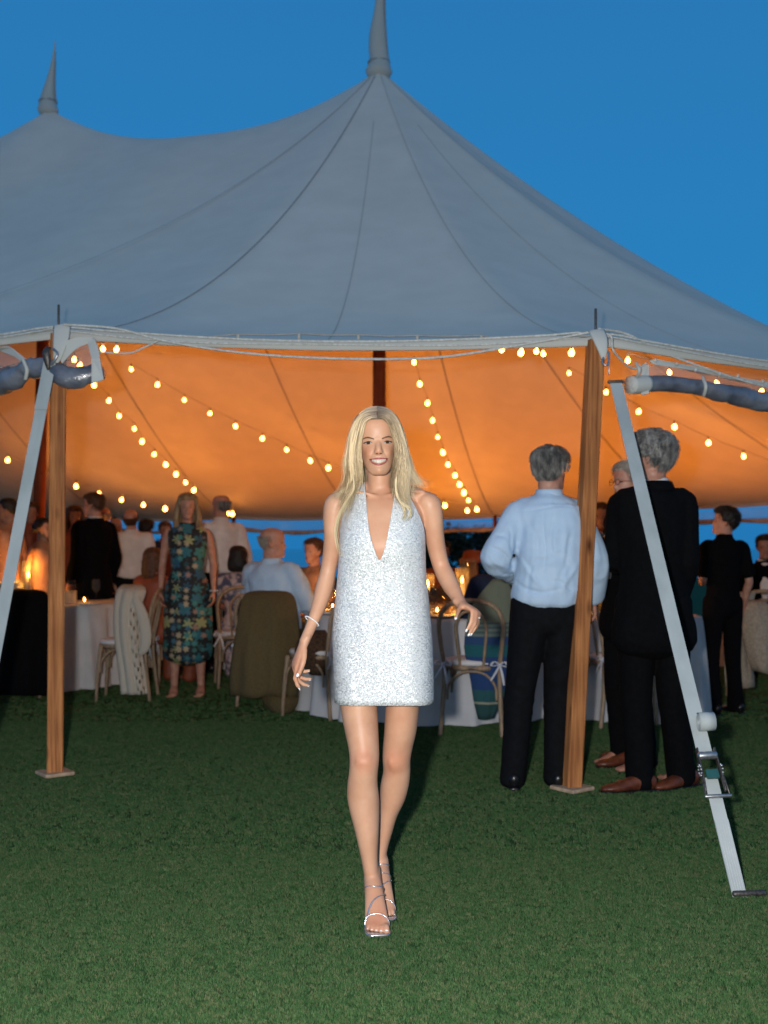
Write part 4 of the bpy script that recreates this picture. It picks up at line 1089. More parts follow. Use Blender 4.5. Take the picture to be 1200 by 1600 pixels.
    def sleeve(Bc, i, inf, upto, cuff=1.0, blouse=0):
        sh, el, wr = J['shoulder'][i], J['elbow'][i], J['wrist'][i]
        rr = [(sh - side * (-1, 1)[i] * .05 * s - Vector((0, 0, .01)), .058 * b + inf, .062 * b + inf), (sh - Vector((0, 0, .012 * s)), .050 * b + inf, .056 * b + inf), (sh.lerp(el, .35), .052 * b + inf + blouse * .3, .054 * b + inf + blouse * .3)]
        if upto <= .5: rr.append((sh.lerp(el, upto * 2), .050 * b + inf * 1.3, .052 * b + inf * 1.3))
        else:
            rr += [(el, .047 * b + inf + blouse, .048 * b + inf + blouse), (el.lerp(wr, .45 * (upto - .5) * 2), .042 * b + inf + blouse * .7, .043 * b + inf + blouse * .7), (el.lerp(wr, (upto - .5) * 2 * .93), .036 * b + inf * cuff, .034 * b + inf * cuff)]
        Bc.loft(rr, ref=tuple(fwd), n=14, sub=3)
    def legs(Bc, inf, floor=.03):
        for i in (0, 1):
            h, k, a = J['hip'][i], J['knee'][i], J['ankle'][i]
            e_ = a + (k - a).normalized() * (-.035 * s)
            Bc.loft([(h + Vector((0, 0, .05 * s)), .098 * b + inf, .108 * b + inf), (h.lerp(k, .15), .098 * b + inf, .105 * b + inf), (h.lerp(k, .5), .082 * b + inf, .088 * b + inf), (k, .070 * b + inf, .072 * b + inf), (k.lerp(a, .5), .064 * b + inf, .066 * b + inf), (a, .062 * s + inf, .070 * s + inf), (e_, .063 * s + inf, .072 * s + inf)], ref=tuple(side), n=16, sub=3)
    if bottom == 'trousers':
        Bc = Body(); legs(Bc, .006); Bc.loft([(J['pelvis'] - Vector((0, 0, .08 * s)), .168 * b, .120 * b), (J['pelvis'], .174 * b, .124 * b), (J['pelvis'].lerp(J['waist'], .6), (.160 if not female else .14) * b, .118 * b)], ref=tuple(side), n=18, sub=3)
        cloth(Bc, bm, 'trousers', .007, (1, 1, .5), 8)
    if shoes:
        for i in (0, 1):
            a = J['ankle'][i]; ft = Vector((fwd.x, fwd.y, 0)).normalized(); g = Body(); zz = -a.z
            def q(f, z): return Vector((a.x, a.y, 0)) + ft * f * s + Vector((0, 0, z))
            g.loft([(q(-.070, .045), .030, .040), (q(-.03, .05), .036, .045), (q(.04, .042), .038, .036), (q(.11, .030), .046, .024), (q(.165, .024), .042, .019), (q(.20, .02), .025, .014)], ref=tuple(side), n=14, sub=4)
            V, Q = g.build(.007, 2); sh_ = mk('shoe', V, Q, M[shoes], root)
            g = Geo(); V, Fc = loft([(q(-.098, .010), .026, .009), (q(-.05, .010), .036, .009), (q(.03, .009), .034, .008), (q(.11, .008), .048, .007), (q(.175, .008), .043, .007), (q(.208, .009), .022, .006)], ref=tuple(side), n=12, sub=3); g.add(V, Fc); g.obj('sole', M['leather_black'], sh_)
    if top in ('shirt', 'polo', 'tee', 'jacket'):
        Bc = Body(); inf = .016 if top != 'jacket' else .022
        if top == 'jacket' and not seated:
            dn = Vector((0, 0, -1)); hem = [(J['pelvis'] + dn * .16 * s, .196 * b + inf, .132 * b + inf), (J['pelvis'] + dn * .08 * s, .190 * b + inf, .130 * b + inf)]
        elif top == 'polo': hem = [(J['pelvis'] - Vector((0, 0, .06 * s)), .168 * b + inf, .120 * b + inf)]
        else: hem = [(J['pelvis'].lerp(J['waist'], .18), .150 * b + inf, .105 * b + inf), (J['pelvis'].lerp(J['waist'], .35), .172 * b + inf, .124 * b + inf)]
        rr = torso(inf, hem=hem)
        if not (top == 'jacket' and not seated) and top != 'polo': rr = [rr[0], rr[1]] + rr[3:]
        if top == 'shirt': rr[2] = (rr[2][0], rr[2][1] + .018, rr[2][2] + .014)
        Bc.loft(rr, ref=tuple(side), n=24, sub=4)
        for i in (0, 1): sleeve(Bc, i, inf * .8, sleeves, blouse=(.014 if top == 'shirt' and sleeves > .5 else 0) * wrinkle * 2)
        amp = {'shirt': .011, 'jacket': .006}.get(top, .007)
        cloth(Bc, tm, {'jacket': 'jacket', 'polo': 'polo_shirt', 'tee': 'tee_shirt'}.get(top, 'shirt'), amp, (1, 1, .28 if top == 'shirt' else .5), 10 if top == 'shirt' else 7, it=4)
        if top in ('shirt', 'polo', 'jacket'):
            g = Body(); nk = J['neck'] + Vector((0, 0, .002 * s))
            Vc = []; n = 24
            for k, (r_, dz) in enumerate(((.078, -.018), (.072, .006), (.068, .026), (.064, .028), (.066, .004), (.070, -.018))):
                for a in range(n):
                    an = 2 * PI * a / n; Vc.append(nk + (side * math.cos(an) * r_ + fwd * math.sin(an) * (r_ + .002)) * s + Vector((0, 0, (dz - .014 * max(0, math.sin(an))) * s)))
            Fc = [(k * n + a, k * n + (a + 1) % n, ((k + 1) % 6) * n + (a + 1) % n, ((k + 1) % 6) * n + a) for k in range(6) for a in range(n)]
            mk('collar', Vc, Fc, tm if top != 'jacket' else M['shirt_white'], root)
            if top == 'jacket':
                Vc = []
                for k, (r_, dz) in enumerate(((.105, -.035), (.092, -.012), (.082, .012), (.076, .014), (.080, -.015), (.095, -.035))):
                    for a in range(n):
                        an = 2 * PI * a / n; Vc.append(nk + (side * math.cos(an) * r_ * 1.05 + fwd * math.sin(an) * r_) * s + Vector((0, 0, (dz - .06 * max(0, math.sin(an))) * s)))
                mk('jacket_collar', Vc, Fc, tm, root)
                if shirt_front:
                    g = Body(); g.loft([(J['neck'] + fwd * .075 * s - Vector((0, 0, .02)), .045 * s, .02), (J['chest'] + fwd * .135 * s * bulk, .050 * s, .02), (J['waist'] + fwd * .13 * s * bulk, .015 * s, .015)], ref=tuple(side), n=12, sub=3)
                    V, Q = g.build(.008, 2); mk('shirt_front', V, Q, M['shirt_white'], root)
    if top == 'dress':
        Bc = Body(); inf = .012; hemz = skirt_len * s
        if seated: rr = torso(inf, hem=[(J['pelvis'] - Vector((0, 0, .06 * s)), .165 * b + inf, .125 * b + inf)], shoulder=False)
        else: rr = torso(inf, hem=[(Vector((J['pelvis'].x, J['pelvis'].y, hemz)) + side * 0, .205 * b, .150 * b), (Vector((J['pelvis'].x, J['pelvis'].y, (hemz + J['pelvis'].z) / 2)), .200 * b, .148 * b)], shoulder=False)
        rr = rr + [(J['sho'].lerp(J['neck'], .35), .150 * b, .090 * b), (J['sho'].lerp(J['neck'], .55), .115 * b, .080 * b)]
        Bc.loft(rr, ref=tuple(side), n=26, sub=4)
        if seated: legs(Bc, .012)
        if sleeves > 0:
            for i in (0, 1): sleeve(Bc, i, .012, sleeves)
        cloth(Bc, tm, 'dress', .012, (1, 1, .22), 8, it=3)
    return root, J, Mh, side, fwd
# ------------------------------------------------------------------ the woman in the white dress
def sequin_mat():
    m, nt, b = nodes('white_sequins')
    tc = nt.nodes.new('ShaderNodeTexCoord')
    v = nt.nodes.new('ShaderNodeTexVoronoi'); v.inputs['Scale'].default_value = 560
    nt.links.new(tc.outputs['Object'], v.inputs['Vector'])
    sub = nt.nodes.new('ShaderNodeVectorMath'); sub.operation = 'SUBTRACT'; sub.inputs[1].default_value = (.5, .5, .5); nt.links.new(v.outputs['Color'], sub.inputs[0])
    sc = nt.nodes.new('ShaderNodeVectorMath'); sc.operation = 'SCALE'; sc.inputs['Scale'].default_value = .75; nt.links.new(sub.outputs[0], sc.inputs[0])
    ge = nt.nodes.new('ShaderNodeNewGeometry'); ad = nt.nodes.new('ShaderNodeVectorMath'); ad.operation = 'ADD'
    nt.links.new(ge.outputs['Normal'], ad.inputs[0]); nt.links.new(sc.outputs[0], ad.inputs[1])
    nm = nt.nodes.new('ShaderNodeVectorMath'); nm.operation = 'NORMALIZE'; nt.links.new(ad.outputs[0], nm.inputs[0]); nt.links.new(nm.outputs[0], b.inputs['Normal'])
    sp = nt.nodes.new('ShaderNodeSeparateColor'); nt.links.new(v.outputs['Color'], sp.inputs[0])
    rp = nt.nodes.new('ShaderNodeValToRGB'); rp.color_ramp.elements[0].color = (.44, .465, .48, 1); rp.color_ramp.elements[1].color = (.76, .785, .80, 1)
    nt.links.new(sp.outputs[0], rp.inputs[0]); nt.links.new(rp.outputs[0], b.inputs['Base Color'])
    mr = nt.nodes.new('ShaderNodeMapRange'); mr.inputs[1].default_value = .72; mr.inputs[2].default_value = .78; mr.inputs[4].default_value = .5
    nt.links.new(sp.outputs[1], mr.inputs[0]); nt.links.new(mr.outputs[0], b.inputs['Metallic'])
    b.inputs['Roughness'].default_value = .28; b.inputs['Specular IOR Level'].default_value = .6
    return m
M['sequin'] = sequin_mat()
def strand_mat():
    m, nt, b = nodes('blonde_strands')
    at = nt.nodes.new('ShaderNodeVertexColor'); at.layer_name = 'tone'
    nt.links.new(at.outputs[0], b.inputs['Base Color']); b.inputs['Roughness'].default_value = .38; b.inputs['Specular IOR Level'].default_value = .35
    return m
M['strands'] = strand_mat()
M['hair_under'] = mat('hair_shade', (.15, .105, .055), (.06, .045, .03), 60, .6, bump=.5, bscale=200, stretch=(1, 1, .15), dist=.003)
M['eye_white'] = mat('eye_white', (.42, .38, .36), rough=.15, spec=.6)
M['iris'] = mat('iris', (.055, .032, .02), rough=.1, spec=.8)
M['lash'] = mat('lash', (.012, .008, .007), rough=.6)
M['brow'] = mat('brow', (.15, .075, .04), (.10, .05, .028), 200, .7)
M['teeth'] = mat('teeth', (.60, .55, .45), rough=.45, spec=.25)
M['mouth_in'] = mat('mouth_inside', (.10, .02, .02), rough=.5)

YH = 3.80
hero = thing('person', (0.0, 3.78, 0), 'smiling blonde woman walking forward in a short white sequinned halter dress and silver heels', 'person')
mpx = YH / FPX
TOR = [  # photo row, left, right, depth radius, depth offset
    (1064, 532, 670, .100, .0), (1045, 527, 671, .112, .0), (1010, 528, 669, .112, .0), (975, 534, 663, .100, -.004), (940, 541, 655, .088, -.006),
    (905, 539, 657, .090, -.002), (872, 537, 660, .104, -.012), (850, 536, 661, .110, -.014), (825, 537, 662, .100, -.006), (800, 540, 660, .088, .004), (783, 552, 650, .074, .012), (771, 566, 634, .056, .018), (760, 575, 618, .045, .022)]
def hMhI(m): return m.inverted()
def hero_body():
    B = Body()
    rr = []
    for py, l, r_, ry, dy in TOR:
        c = W((l + r_) / 2, py, YH); c.y += dy + .02; rr.append((c, (r_ - l) / 2 * mpx, ry))
    B.loft(rr, ref=(1, 0, 0), n=36, sub=4, horiz=True)
    # breasts under the halter
    for cx in (563, 628): B.loft([(W(cx, 836, 3.77), .030, .02), (W(cx + (1 if cx < 600 else -1), 848, 3.745), .050, .034), (W(cx, 866, 3.755), .036, .024)], ref=(1, 0, 0), n=16, sub=3)
    # collar bones
    for sx in (-1, 1): B.loft([(W(595 + sx * 6, 776, 3.775), .007, .007), (W(595 + sx * 32, 769, 3.785), .008, .008), (W(596 + sx * 66, 768, 3.82), .008, .008)], ref=(0, 1, 0), n=10, sub=3)
    # neck, muscles running up behind the jaw
    B.loft([(W(594, 772, 3.845), .060, .045), (W(594, 762, 3.84), .048, .048), (W(593, 750, 3.832), .043, .046), (W(592, 730, 3.828), .042, .046), (W(590, 705, 3.83), .045, .048)], ref=(1, 0, 0), n=22, sub=4)
    for sx in (-1, 1): B.loft([(W(594 + sx * 4, 772, 3.80), .009, .009), (W(593 + sx * 10, 755, 3.805), .010, .010), (W(592 + sx * 17, 735, 3.83), .010, .010)], ref=(1, 0, 0), n=10, sub=3)
    Mh = head_matrix(W(591.5, 744.5, 3.775), .2235, 0, 0, 0)
    Mh = Matrix.Translation(W(591.8, 744.5, 3.785)) @ Matrix.Rotation(R(-2.5), 4, 'Y') @ Matrix.Rotation(R(2), 4, 'Z') @ Matrix.Rotation(R(0), 4, 'X') @ Matrix.Scale(.2235 / .225 * .985, 4)
    add_head(B, Mh, fine=True)
    # trapezius and deltoids
    for sx, a, b_ in ((-1, (577, 764), (526, 783)), (1, (613, 764), (673, 782))):
        B.loft([(W(*a, 3.85), .030, .030), (W((a[0] + b_[0]) / 2, a[1] + 8, 3.85), .032, .030), (W(b_[0] - sx * 6, b_[1] + 1, 3.84), .030, .033)], ref=(0, 1, 0), n=14, sub=3)
    # arms
    B.loft([(W(533, 784, 3.835), .034, .040), (W(525, 789, 3.835), .041, .044), (W(521, 812, 3.84), .037, .042), (W(521, 838, 3.85), .0335, .038), (W(517, 868, 3.865), .030, .034), (W(512.5, 893, 3.87), .0285, .032), (W(507.5, 915, 3.862), .031, .034), (W(501, 938, 3.845), .0285, .031), (W(491, 966, 3.82), .0215, .024), (W(481, 990, 3.80), .0180, .0235), (W(475, 1004, 3.79), .0175, .025)], ref=(1, 0, 0), n=20, sub=4)
    B.loft([(W(663, 785, 3.835), .034, .040), (W(671, 789, 3.835), .042, .045), (W(676, 812, 3.845), .0375, .043), (W(679, 838, 3.86), .034, .038), (W(684, 865, 3.87), .0315, .034), (W(690, 886, 3.872), .0305, .032), (W(698, 903, 3.85), .032, .033), (W(706, 918, 3.815), .0285, .031), (W(714, 932, 3.775), .0225, .024), (W(721, 944, 3.735), .0195, .019)], ref=(1, 0, 0), n=20, sub=4)
    tipsL = []; tipsR = []; bR = []
    hand(B, W(474.5, 1006, 3.788), Vector((-.36, -.10, -.93)), Vector((.30, -.95, 0)), Vector((-.95, -.30, .25)), s=.93,
         curls=[(14, 26, 14), (36, 38, 20), (46, 44, 22), (54, 48, 24)], thumb=[(.55, .80, -.15), (.12, .98, -.05), (-.05, .99, .02)], spread=.03, tips=tipsL)
    hand(B, W(721, 944, 3.735), Vector((.55, -.65, -.30)), Vector((-.565, -.623, .314)), Vector((.50, -.02, .86)), s=.88,
         curls=[(58, 24, 12), (62, 26, 14), (64, 26, 14), (62, 24, 14)], thumb=[(.62, .58, -.45), (.60, .60, -.50), (.50, .60, -.60)], spread=.05, tips=tipsR, base=bR)
    # legs
    FL = [(1040, 531, 594, .100, 3.83), (1070, 530, 592, .094, 3.82), (1096, 530.5, 589.5, .086, 3.81), (1120, 534, 590.5, .080, 3.80), (1145, 539, 591.5, .073, 3.785), (1168, 544, 592.5, .066, 3.77), (1188, 546, 592.5, .062, 3.755), (1206, 545, 590.5, .057, 3.755), (1224, 542.5, 590, .056, 3.765),
          (1245, 542, 592.5, .058, 3.775), (1268, 546, 593, .056, 3.775), (1292, 552.5, 592.5, .049, 3.77), (1315, 558, 591.5, .042, 3.765), (1338, 563, 590.5, .036, 3.765), (1358, 567, 591.5, .035, 3.768), (1374, 569, 594.5, .036, 3.775)]
    rr = [(W((l + r_) / 2, py, y), (r_ - l) / 2 * y / FPX, ry) for py, l, r_, ry, y in FL]
    B.loft(rr, ref=(1, 0, 0), n=26, sub=3, horiz=True)
    BL = [(1040, 602, 668, .100, 3.84), (1070, 602, 664, .095, 3.85), (1096, 602.5, 656.5, .087, 3.855), (1120, 601, 654, .080, 3.86), (1145, 600, 650.5, .073, 3.865), (1168, 598, 645, .064, 3.87), (1188, 597.5, 641.5, .060, 3.872), (1205, 598.5, 641.5, .056, 3.885), (1225, 594.5, 639.5, .056, 3.90),
          (1250, 592.5, 633, .056, 3.92), (1275, 590, 621, .051, 3.93), (1300, 588, 613.5, .043, 3.935), (1322, 586, 607.0, .036, 3.935), (1342, 585, 603.5, .034, 3.935), (1358, 585, 604, .036, 3.935)]
    rr = [(W((l + r_) / 2, py, y), (r_ - l) / 2 * y / FPX, ry) for py, l, r_, ry, y in BL]
    B.loft(rr, ref=(1, 0, 0), n=26, sub=3, horiz=True)
    # knee caps
    B.loft([(W(567, 1176, 3.713), .024, .010), (W(568, 1192, 3.702), .027, .011), (W(568, 1206, 3.712), .020, .010)], ref=(1, 0, 0), n=14, sub=3)
    B.loft([(W(618, 1174, 3.830), .022, .010), (W(618, 1190, 3.821), .026, .011), (W(618, 1204, 3.832), .018, .009)], ref=(1, 0, 0), n=14, sub=3)
    # feet: (centre x offset, y, z)
    feet = []
    for (ax, ay, az, tx, s_) in ((1.0, 3.780, .135, .0, 1), (1.0, 3.930, .125, .0, -1)):
        px = 582 if s_ == 1 else 595
        X0 = (px - 600) / FPX * ay; X1 = ((590 if s_ == 1 else 600) - 600) / FPX * (ay - .12)
        def q(f, z, dx=0):
            return Vector((X0 + (X1 - X0) * f + dx, ay - .155 * f, z))
        B.loft([(Vector((X0, ay + .005, az + .03)), .028, .034), (Vector((X0, ay, az)), .030, .038), (q(.22, az - .022), .031, .036), (q(.5, .078), .034, .026), (q(.75, .045), .038, .019), (q(.92, .028), .040, .014), (q(1.0, .024), .037, .011)], ref=(1, 0, 0), n=18, sub=4)
        B.loft([(Vector((X0, ay + .028, az - .0)), .022, .024), (Vector((X0, ay + .036, az - .03)), .025, .026), (Vector((X0, ay + .030, az - .055)), .021, .020)], ref=(1, 0, 0), n=14, sub=3)
        for k in range(5):
            kk = k if s_ == 1 else k
            # big toe on the inner side
            dx = (.029, .0115, -.0035, -.0175, -.0300)[k] * s_; rt = (.0105, .0078, .0074, .0070, .0066)[k]; ln = (.034, .031, .026, .020, .012)[k]
            p0 = q(.97, .024, dx * .92); p1 = q(.97, .021, dx) + Vector((0, -ln * .55, .003)); p2 = q(.97, .014, dx * 1.03) + Vector((0, -ln, 0))
            B.loft([(p0, rt, rt), (p1, rt, rt), (p2, rt * .92, rt * .8)], ref=(1, 0, 0), n=10, sub=3)
            if s_ == 1 or k < 3: feet.append((p2 + Vector((0, -.001, rt * .70)), rt))
    V, Q = B.build(.0032, 5, wfun=lambda V: np.where(V[:, 2] > 1.49, .75, np.where((V[:, 2] < .95) & (V[:, 2] > .80) & (np.abs(V[:, 0]) > .19), .30, np.where(V[:, 2] < .06, .4, 1.0))))
    # larger-scale smoothing of trunk and limbs only
    w = np.clip((1.50 - V[:, 2]) / .05, 0, 1) * (V[:, 2] > .12) * ~((V[:, 2] < .965) & (V[:, 2] > .78) & (np.abs(V[:, 0]) > .19))
    V = smooth_v(V, Q, 14, w.astype(float))
    V = face_shape(V, Mh, smile=True)
    bo = mk('body', V, Q, M['skin'].copy(), hero)
    # natural redness of cheeks, nose, knees, elbows, knuckles and feet; a tan that varies
    Mi = np.array(hMhI(Mh)); L_ = V @ Mi[:3, :3].T + Mi[:3, 3]; red = np.zeros(len(V))
    for c, s_, a in (((.040, -.07, .078), .020, .8), ((-.040, -.07, .078), .020, .8), ((0, -.098, .080), .012, .7), ((0, -.08, .012), .014, .3)):
        red += a * np.exp(-(((L_ - np.array(c)) / s_) ** 2).sum(1))
    for c, s_, a in ((W(568, 1190, 3.70), .045, .9), (W(618, 1188, 3.82), .042, .9), (W(512, 893, 3.90), .04, .6), (W(690, 886, 3.90), .04, .6), (W(460, 1040, 3.76), .045, .7), (W(740, 960, 3.68), .045, .7), (W(590, 1445, 3.65), .06, .8), (W(595, 778, 3.77), .06, .35), (W(593, 830, 3.76), .05, .2)):
        red += a * np.exp(-(((V - np.array(c)) / s_) ** 2).sum(1))
    red = np.clip(red + .25 * vnoise(V, 22, 4) + .15 * vnoise(V, 60, 5), 0, 1)[:, None]; pale = np.clip(.5 + .5 * vnoise(V, 9, 8), 0, 1)[:, None]
    col = (1 - red) * np.array([1, 1, 1]) + red * np.array([.97, .76, .70]); col = col * (1 - .07 * pale)
    ca = bo.data.color_attributes.new('tint', 'FLOAT_COLOR', 'POINT'); ca.data.foreach_set('color', np.hstack([col, np.ones((len(V), 1))]).astype(np.float32).ravel())
    nt = bo.data.materials[0].node_tree; b = nt.nodes['Principled BSDF']; src = b.inputs['Base Color'].links[0].from_socket
    at = nt.nodes.new('ShaderNodeVertexColor'); at.layer_name = 'tint'; mx = nt.nodes.new('ShaderNodeMixRGB'); mx.blend_type = 'MULTIPLY'; mx.inputs[0].default_value = 1
    nt.links.new(src, mx.inputs[1]); nt.links.new(at.outputs[0], mx.inputs[2]); nt.links.new(mx.outputs[0], b.inputs['Base Color'])
    tree = surf_tree(V, Q)
    # nails
    for (p, d, nz, r_) in tipsL + tipsR:
        # put the nail on the skin, on the side of the finger turned to the back of the hand
        hit = tree.ray_cast(p + nz * .03, -nz)
        c = hit[0] if hit[0] else p + nz * r_
        sd = d.cross(nz).normalized(); g = Geo(); V2 = []; n = 8
        for k, (a, h) in enumerate(((1.0, -.0008), (.85, .0007), (.45, .0011))):
            for i in range(n):
                an = 2 * PI * i / n; V2.append(c + sd * math.cos(an) * r_ * .72 * a + d * math.sin(an) * r_ * 1.0 * a + nz * (h - .0016 * (math.cos(an) * a) ** 2))
        g.add(V2, [(k * n + i, k * n + (i + 1) % n, (k + 1) * n + (i + 1) % n, (k + 1) * n + i) for k in range(2) for i in range(n)] + [tuple(16 + i for i in range(8))])
        g.obj('nail', M['white'], hero)
    for p, rt in feet:
        g = Geo(); g.ball(p + Vector((0, .001, -.0005)), rt * .62, 8, 5, (1, 1.0, .35)); g.obj('toenail', M['white'], hero)
    # ring
    if bR:
        pts = bR[2][1]; c = (pts[2][0]); d = (pts[3][0] - pts[1][0]).normalized(); u = d.cross(Vector((0, 0, 1))).normalized(); v = d.cross(u)
        g = Geo(); g.tube([c + (u * math.cos(a) + v * math.sin(a)) * .0098 for a in np.linspace(0, 2 * PI, 17)], .0012, n=5, sub=1)
        rg = g.obj('ring', M['gold'], hero); g = Geo(); g.ball(c + Vector((.004, -.0095, .004)), .0042, 8, 6); g.obj('stone', mat('diamond', (.85, .88, .92), rough=.05, metal=.6), rg)
    return V, Q, tree, Mh
hV, hQ, hTree, hMh = hero_body()

def hero_face():
    mm = .001; P = dict(parent=hero)
    face_patch(hTree, hMh, [(-.0315, .0555), (-.015, .0524), (0, .0514), (.015, .0524), (.0315, .0555)], [(-.0315, .0545), (-.018, .0434), (0, .0386), (.018, .0434), (.0315, .0545)], 16, 5, .0006, name='mouth', material=M['mouth_in'], **P)
    # upper teeth, one by one
    bounds = [-.0240, -.0205, -.0168, -.0128, -.0084, 0, .0084, .0128, .0168, .0205, .0240]
    def tb(x): return .0402 + (x / .0205) ** 2 * .0064
    for a, b_ in zip(bounds[:-1], bounds[1:]):
        a2, b2 = a + .00025, b_ - .00025
        o = face_patch(hTree, hMh, [(a2, .0514 + abs(a2) * .05), ((a2 + b2) / 2, .0516 + abs(a2 + b2) * .025), (b2, .0514 + abs(b2) * .05)], [(a2, tb(a2) + .0004), ((a2 + b2) / 2, tb((a2 + b2) / 2)), (b2, tb(b2) + .0004)], 3, 3, .0016, .0004, closed_edge=False, name='tooth', material=M['teeth'], **P)
    face_patch(hTree, hMh, [(-.0345, .0568), (-.022, .0566), (-.006, .0580), (0, .0568), (.006, .0580), (.022, .0566), (.0345, .0568)], [(-.0325, .0552), (-.017, .0518), (-.005, .0500), (0, .0502), (.005, .0500), (.017, .0518), (.0325, .0552)], 22, 5, .0006, .0026, name='upper_lip', material=M['lip'], **P)
    face_patch(hTree, hMh, [(-.0320, .0548), (-.019, .0434), (0, .0384), (.019, .0434), (.0320, .0548)], [(-.0338, .0546), (-.0215, .0385), (0, .0312), (.0215, .0385), (.0338, .0546)], 22, 5, .0006, .0036, name='lower_lip', material=M['lip'], **P)
    for sx in (-1, 1):
        top = [(sx * .0180, .1082), (sx * .024, .1126), (sx * .032, .1146), (sx * .040, .1130), (sx * .0470, .1102)]
        bot = [(sx * .0185, .1085), (sx * .025, .1065), (sx * .033, .1056), (sx * .040, .1070), (sx * .0465, .1102)]
        face_patch(hTree, hMh, top, bot, 14, 6, .0009, .0020, name='eyeball', material=M['eye_white'], **P)
        cx, cz, r_ = sx * .0322 - .0006, .1104, .0062
        tp = [(cx + r_ * math.cos(a), min(cz + r_ * math.sin(a), .1146)) for a in np.linspace(PI, 0, 9)]; bt = [(cx + r_ * math.cos(a), max(cz - r_ * math.sin(a), .1060)) for a in np.linspace(PI, 0, 9)]
        face_patch(hTree, hMh, tp, bt, 8, 6, .0034, .0006, closed_edge=False, name='iris', material=M['iris'], **P)
        face_patch(hTree, hMh, [(sx * .0185, .1090), (sx * .024, .1142), (sx * .032, .1168), (sx * .041, .1154), (sx * .0515, .1125)], [(sx * .0185, .1080), (sx * .024, .1116), (sx * .032, .1133), (sx * .040, .1119), (sx * .0475, .1092)], 12, 4, .0034, .0010, name='upper_lashes', material=M['lash'], **P)
        face_patch(hTree, hMh, [(sx * .025, .1068), (sx * .033, .1059), (sx * .040, .1073), (sx * .0465, .1100)], [(sx * .025, .1063), (sx * .033, .1053), (sx * .040, .1066), (sx * .0475, .1096)], 10, 3, .0018, name='lower_lashes', material=M['brow'], **P)
        face_patch(hTree, hMh, [(sx * .0135, .1236), (sx * .022, .1272), (sx * .034, .1312), (sx * .045, .1294), (sx * .0540, .1236)], [(sx * .0135, .1196), (sx * .022, .1226), (sx * .034, .1258), (sx * .045, .1254), (sx * .0530, .1224)], 16, 3, .0007, .0006, closed_edge=False, name='eyebrow', material=M['brow'], **P)
    for sx in (-1, 1):
        g = Geo(); g.ball(hMh @ Vector((sx * .0062, -.0985, .0708)), .0030, 8, 6, (1.3, .7, .6)); g.obj('nostril', M['mouth_in'], hero)
hero_face()

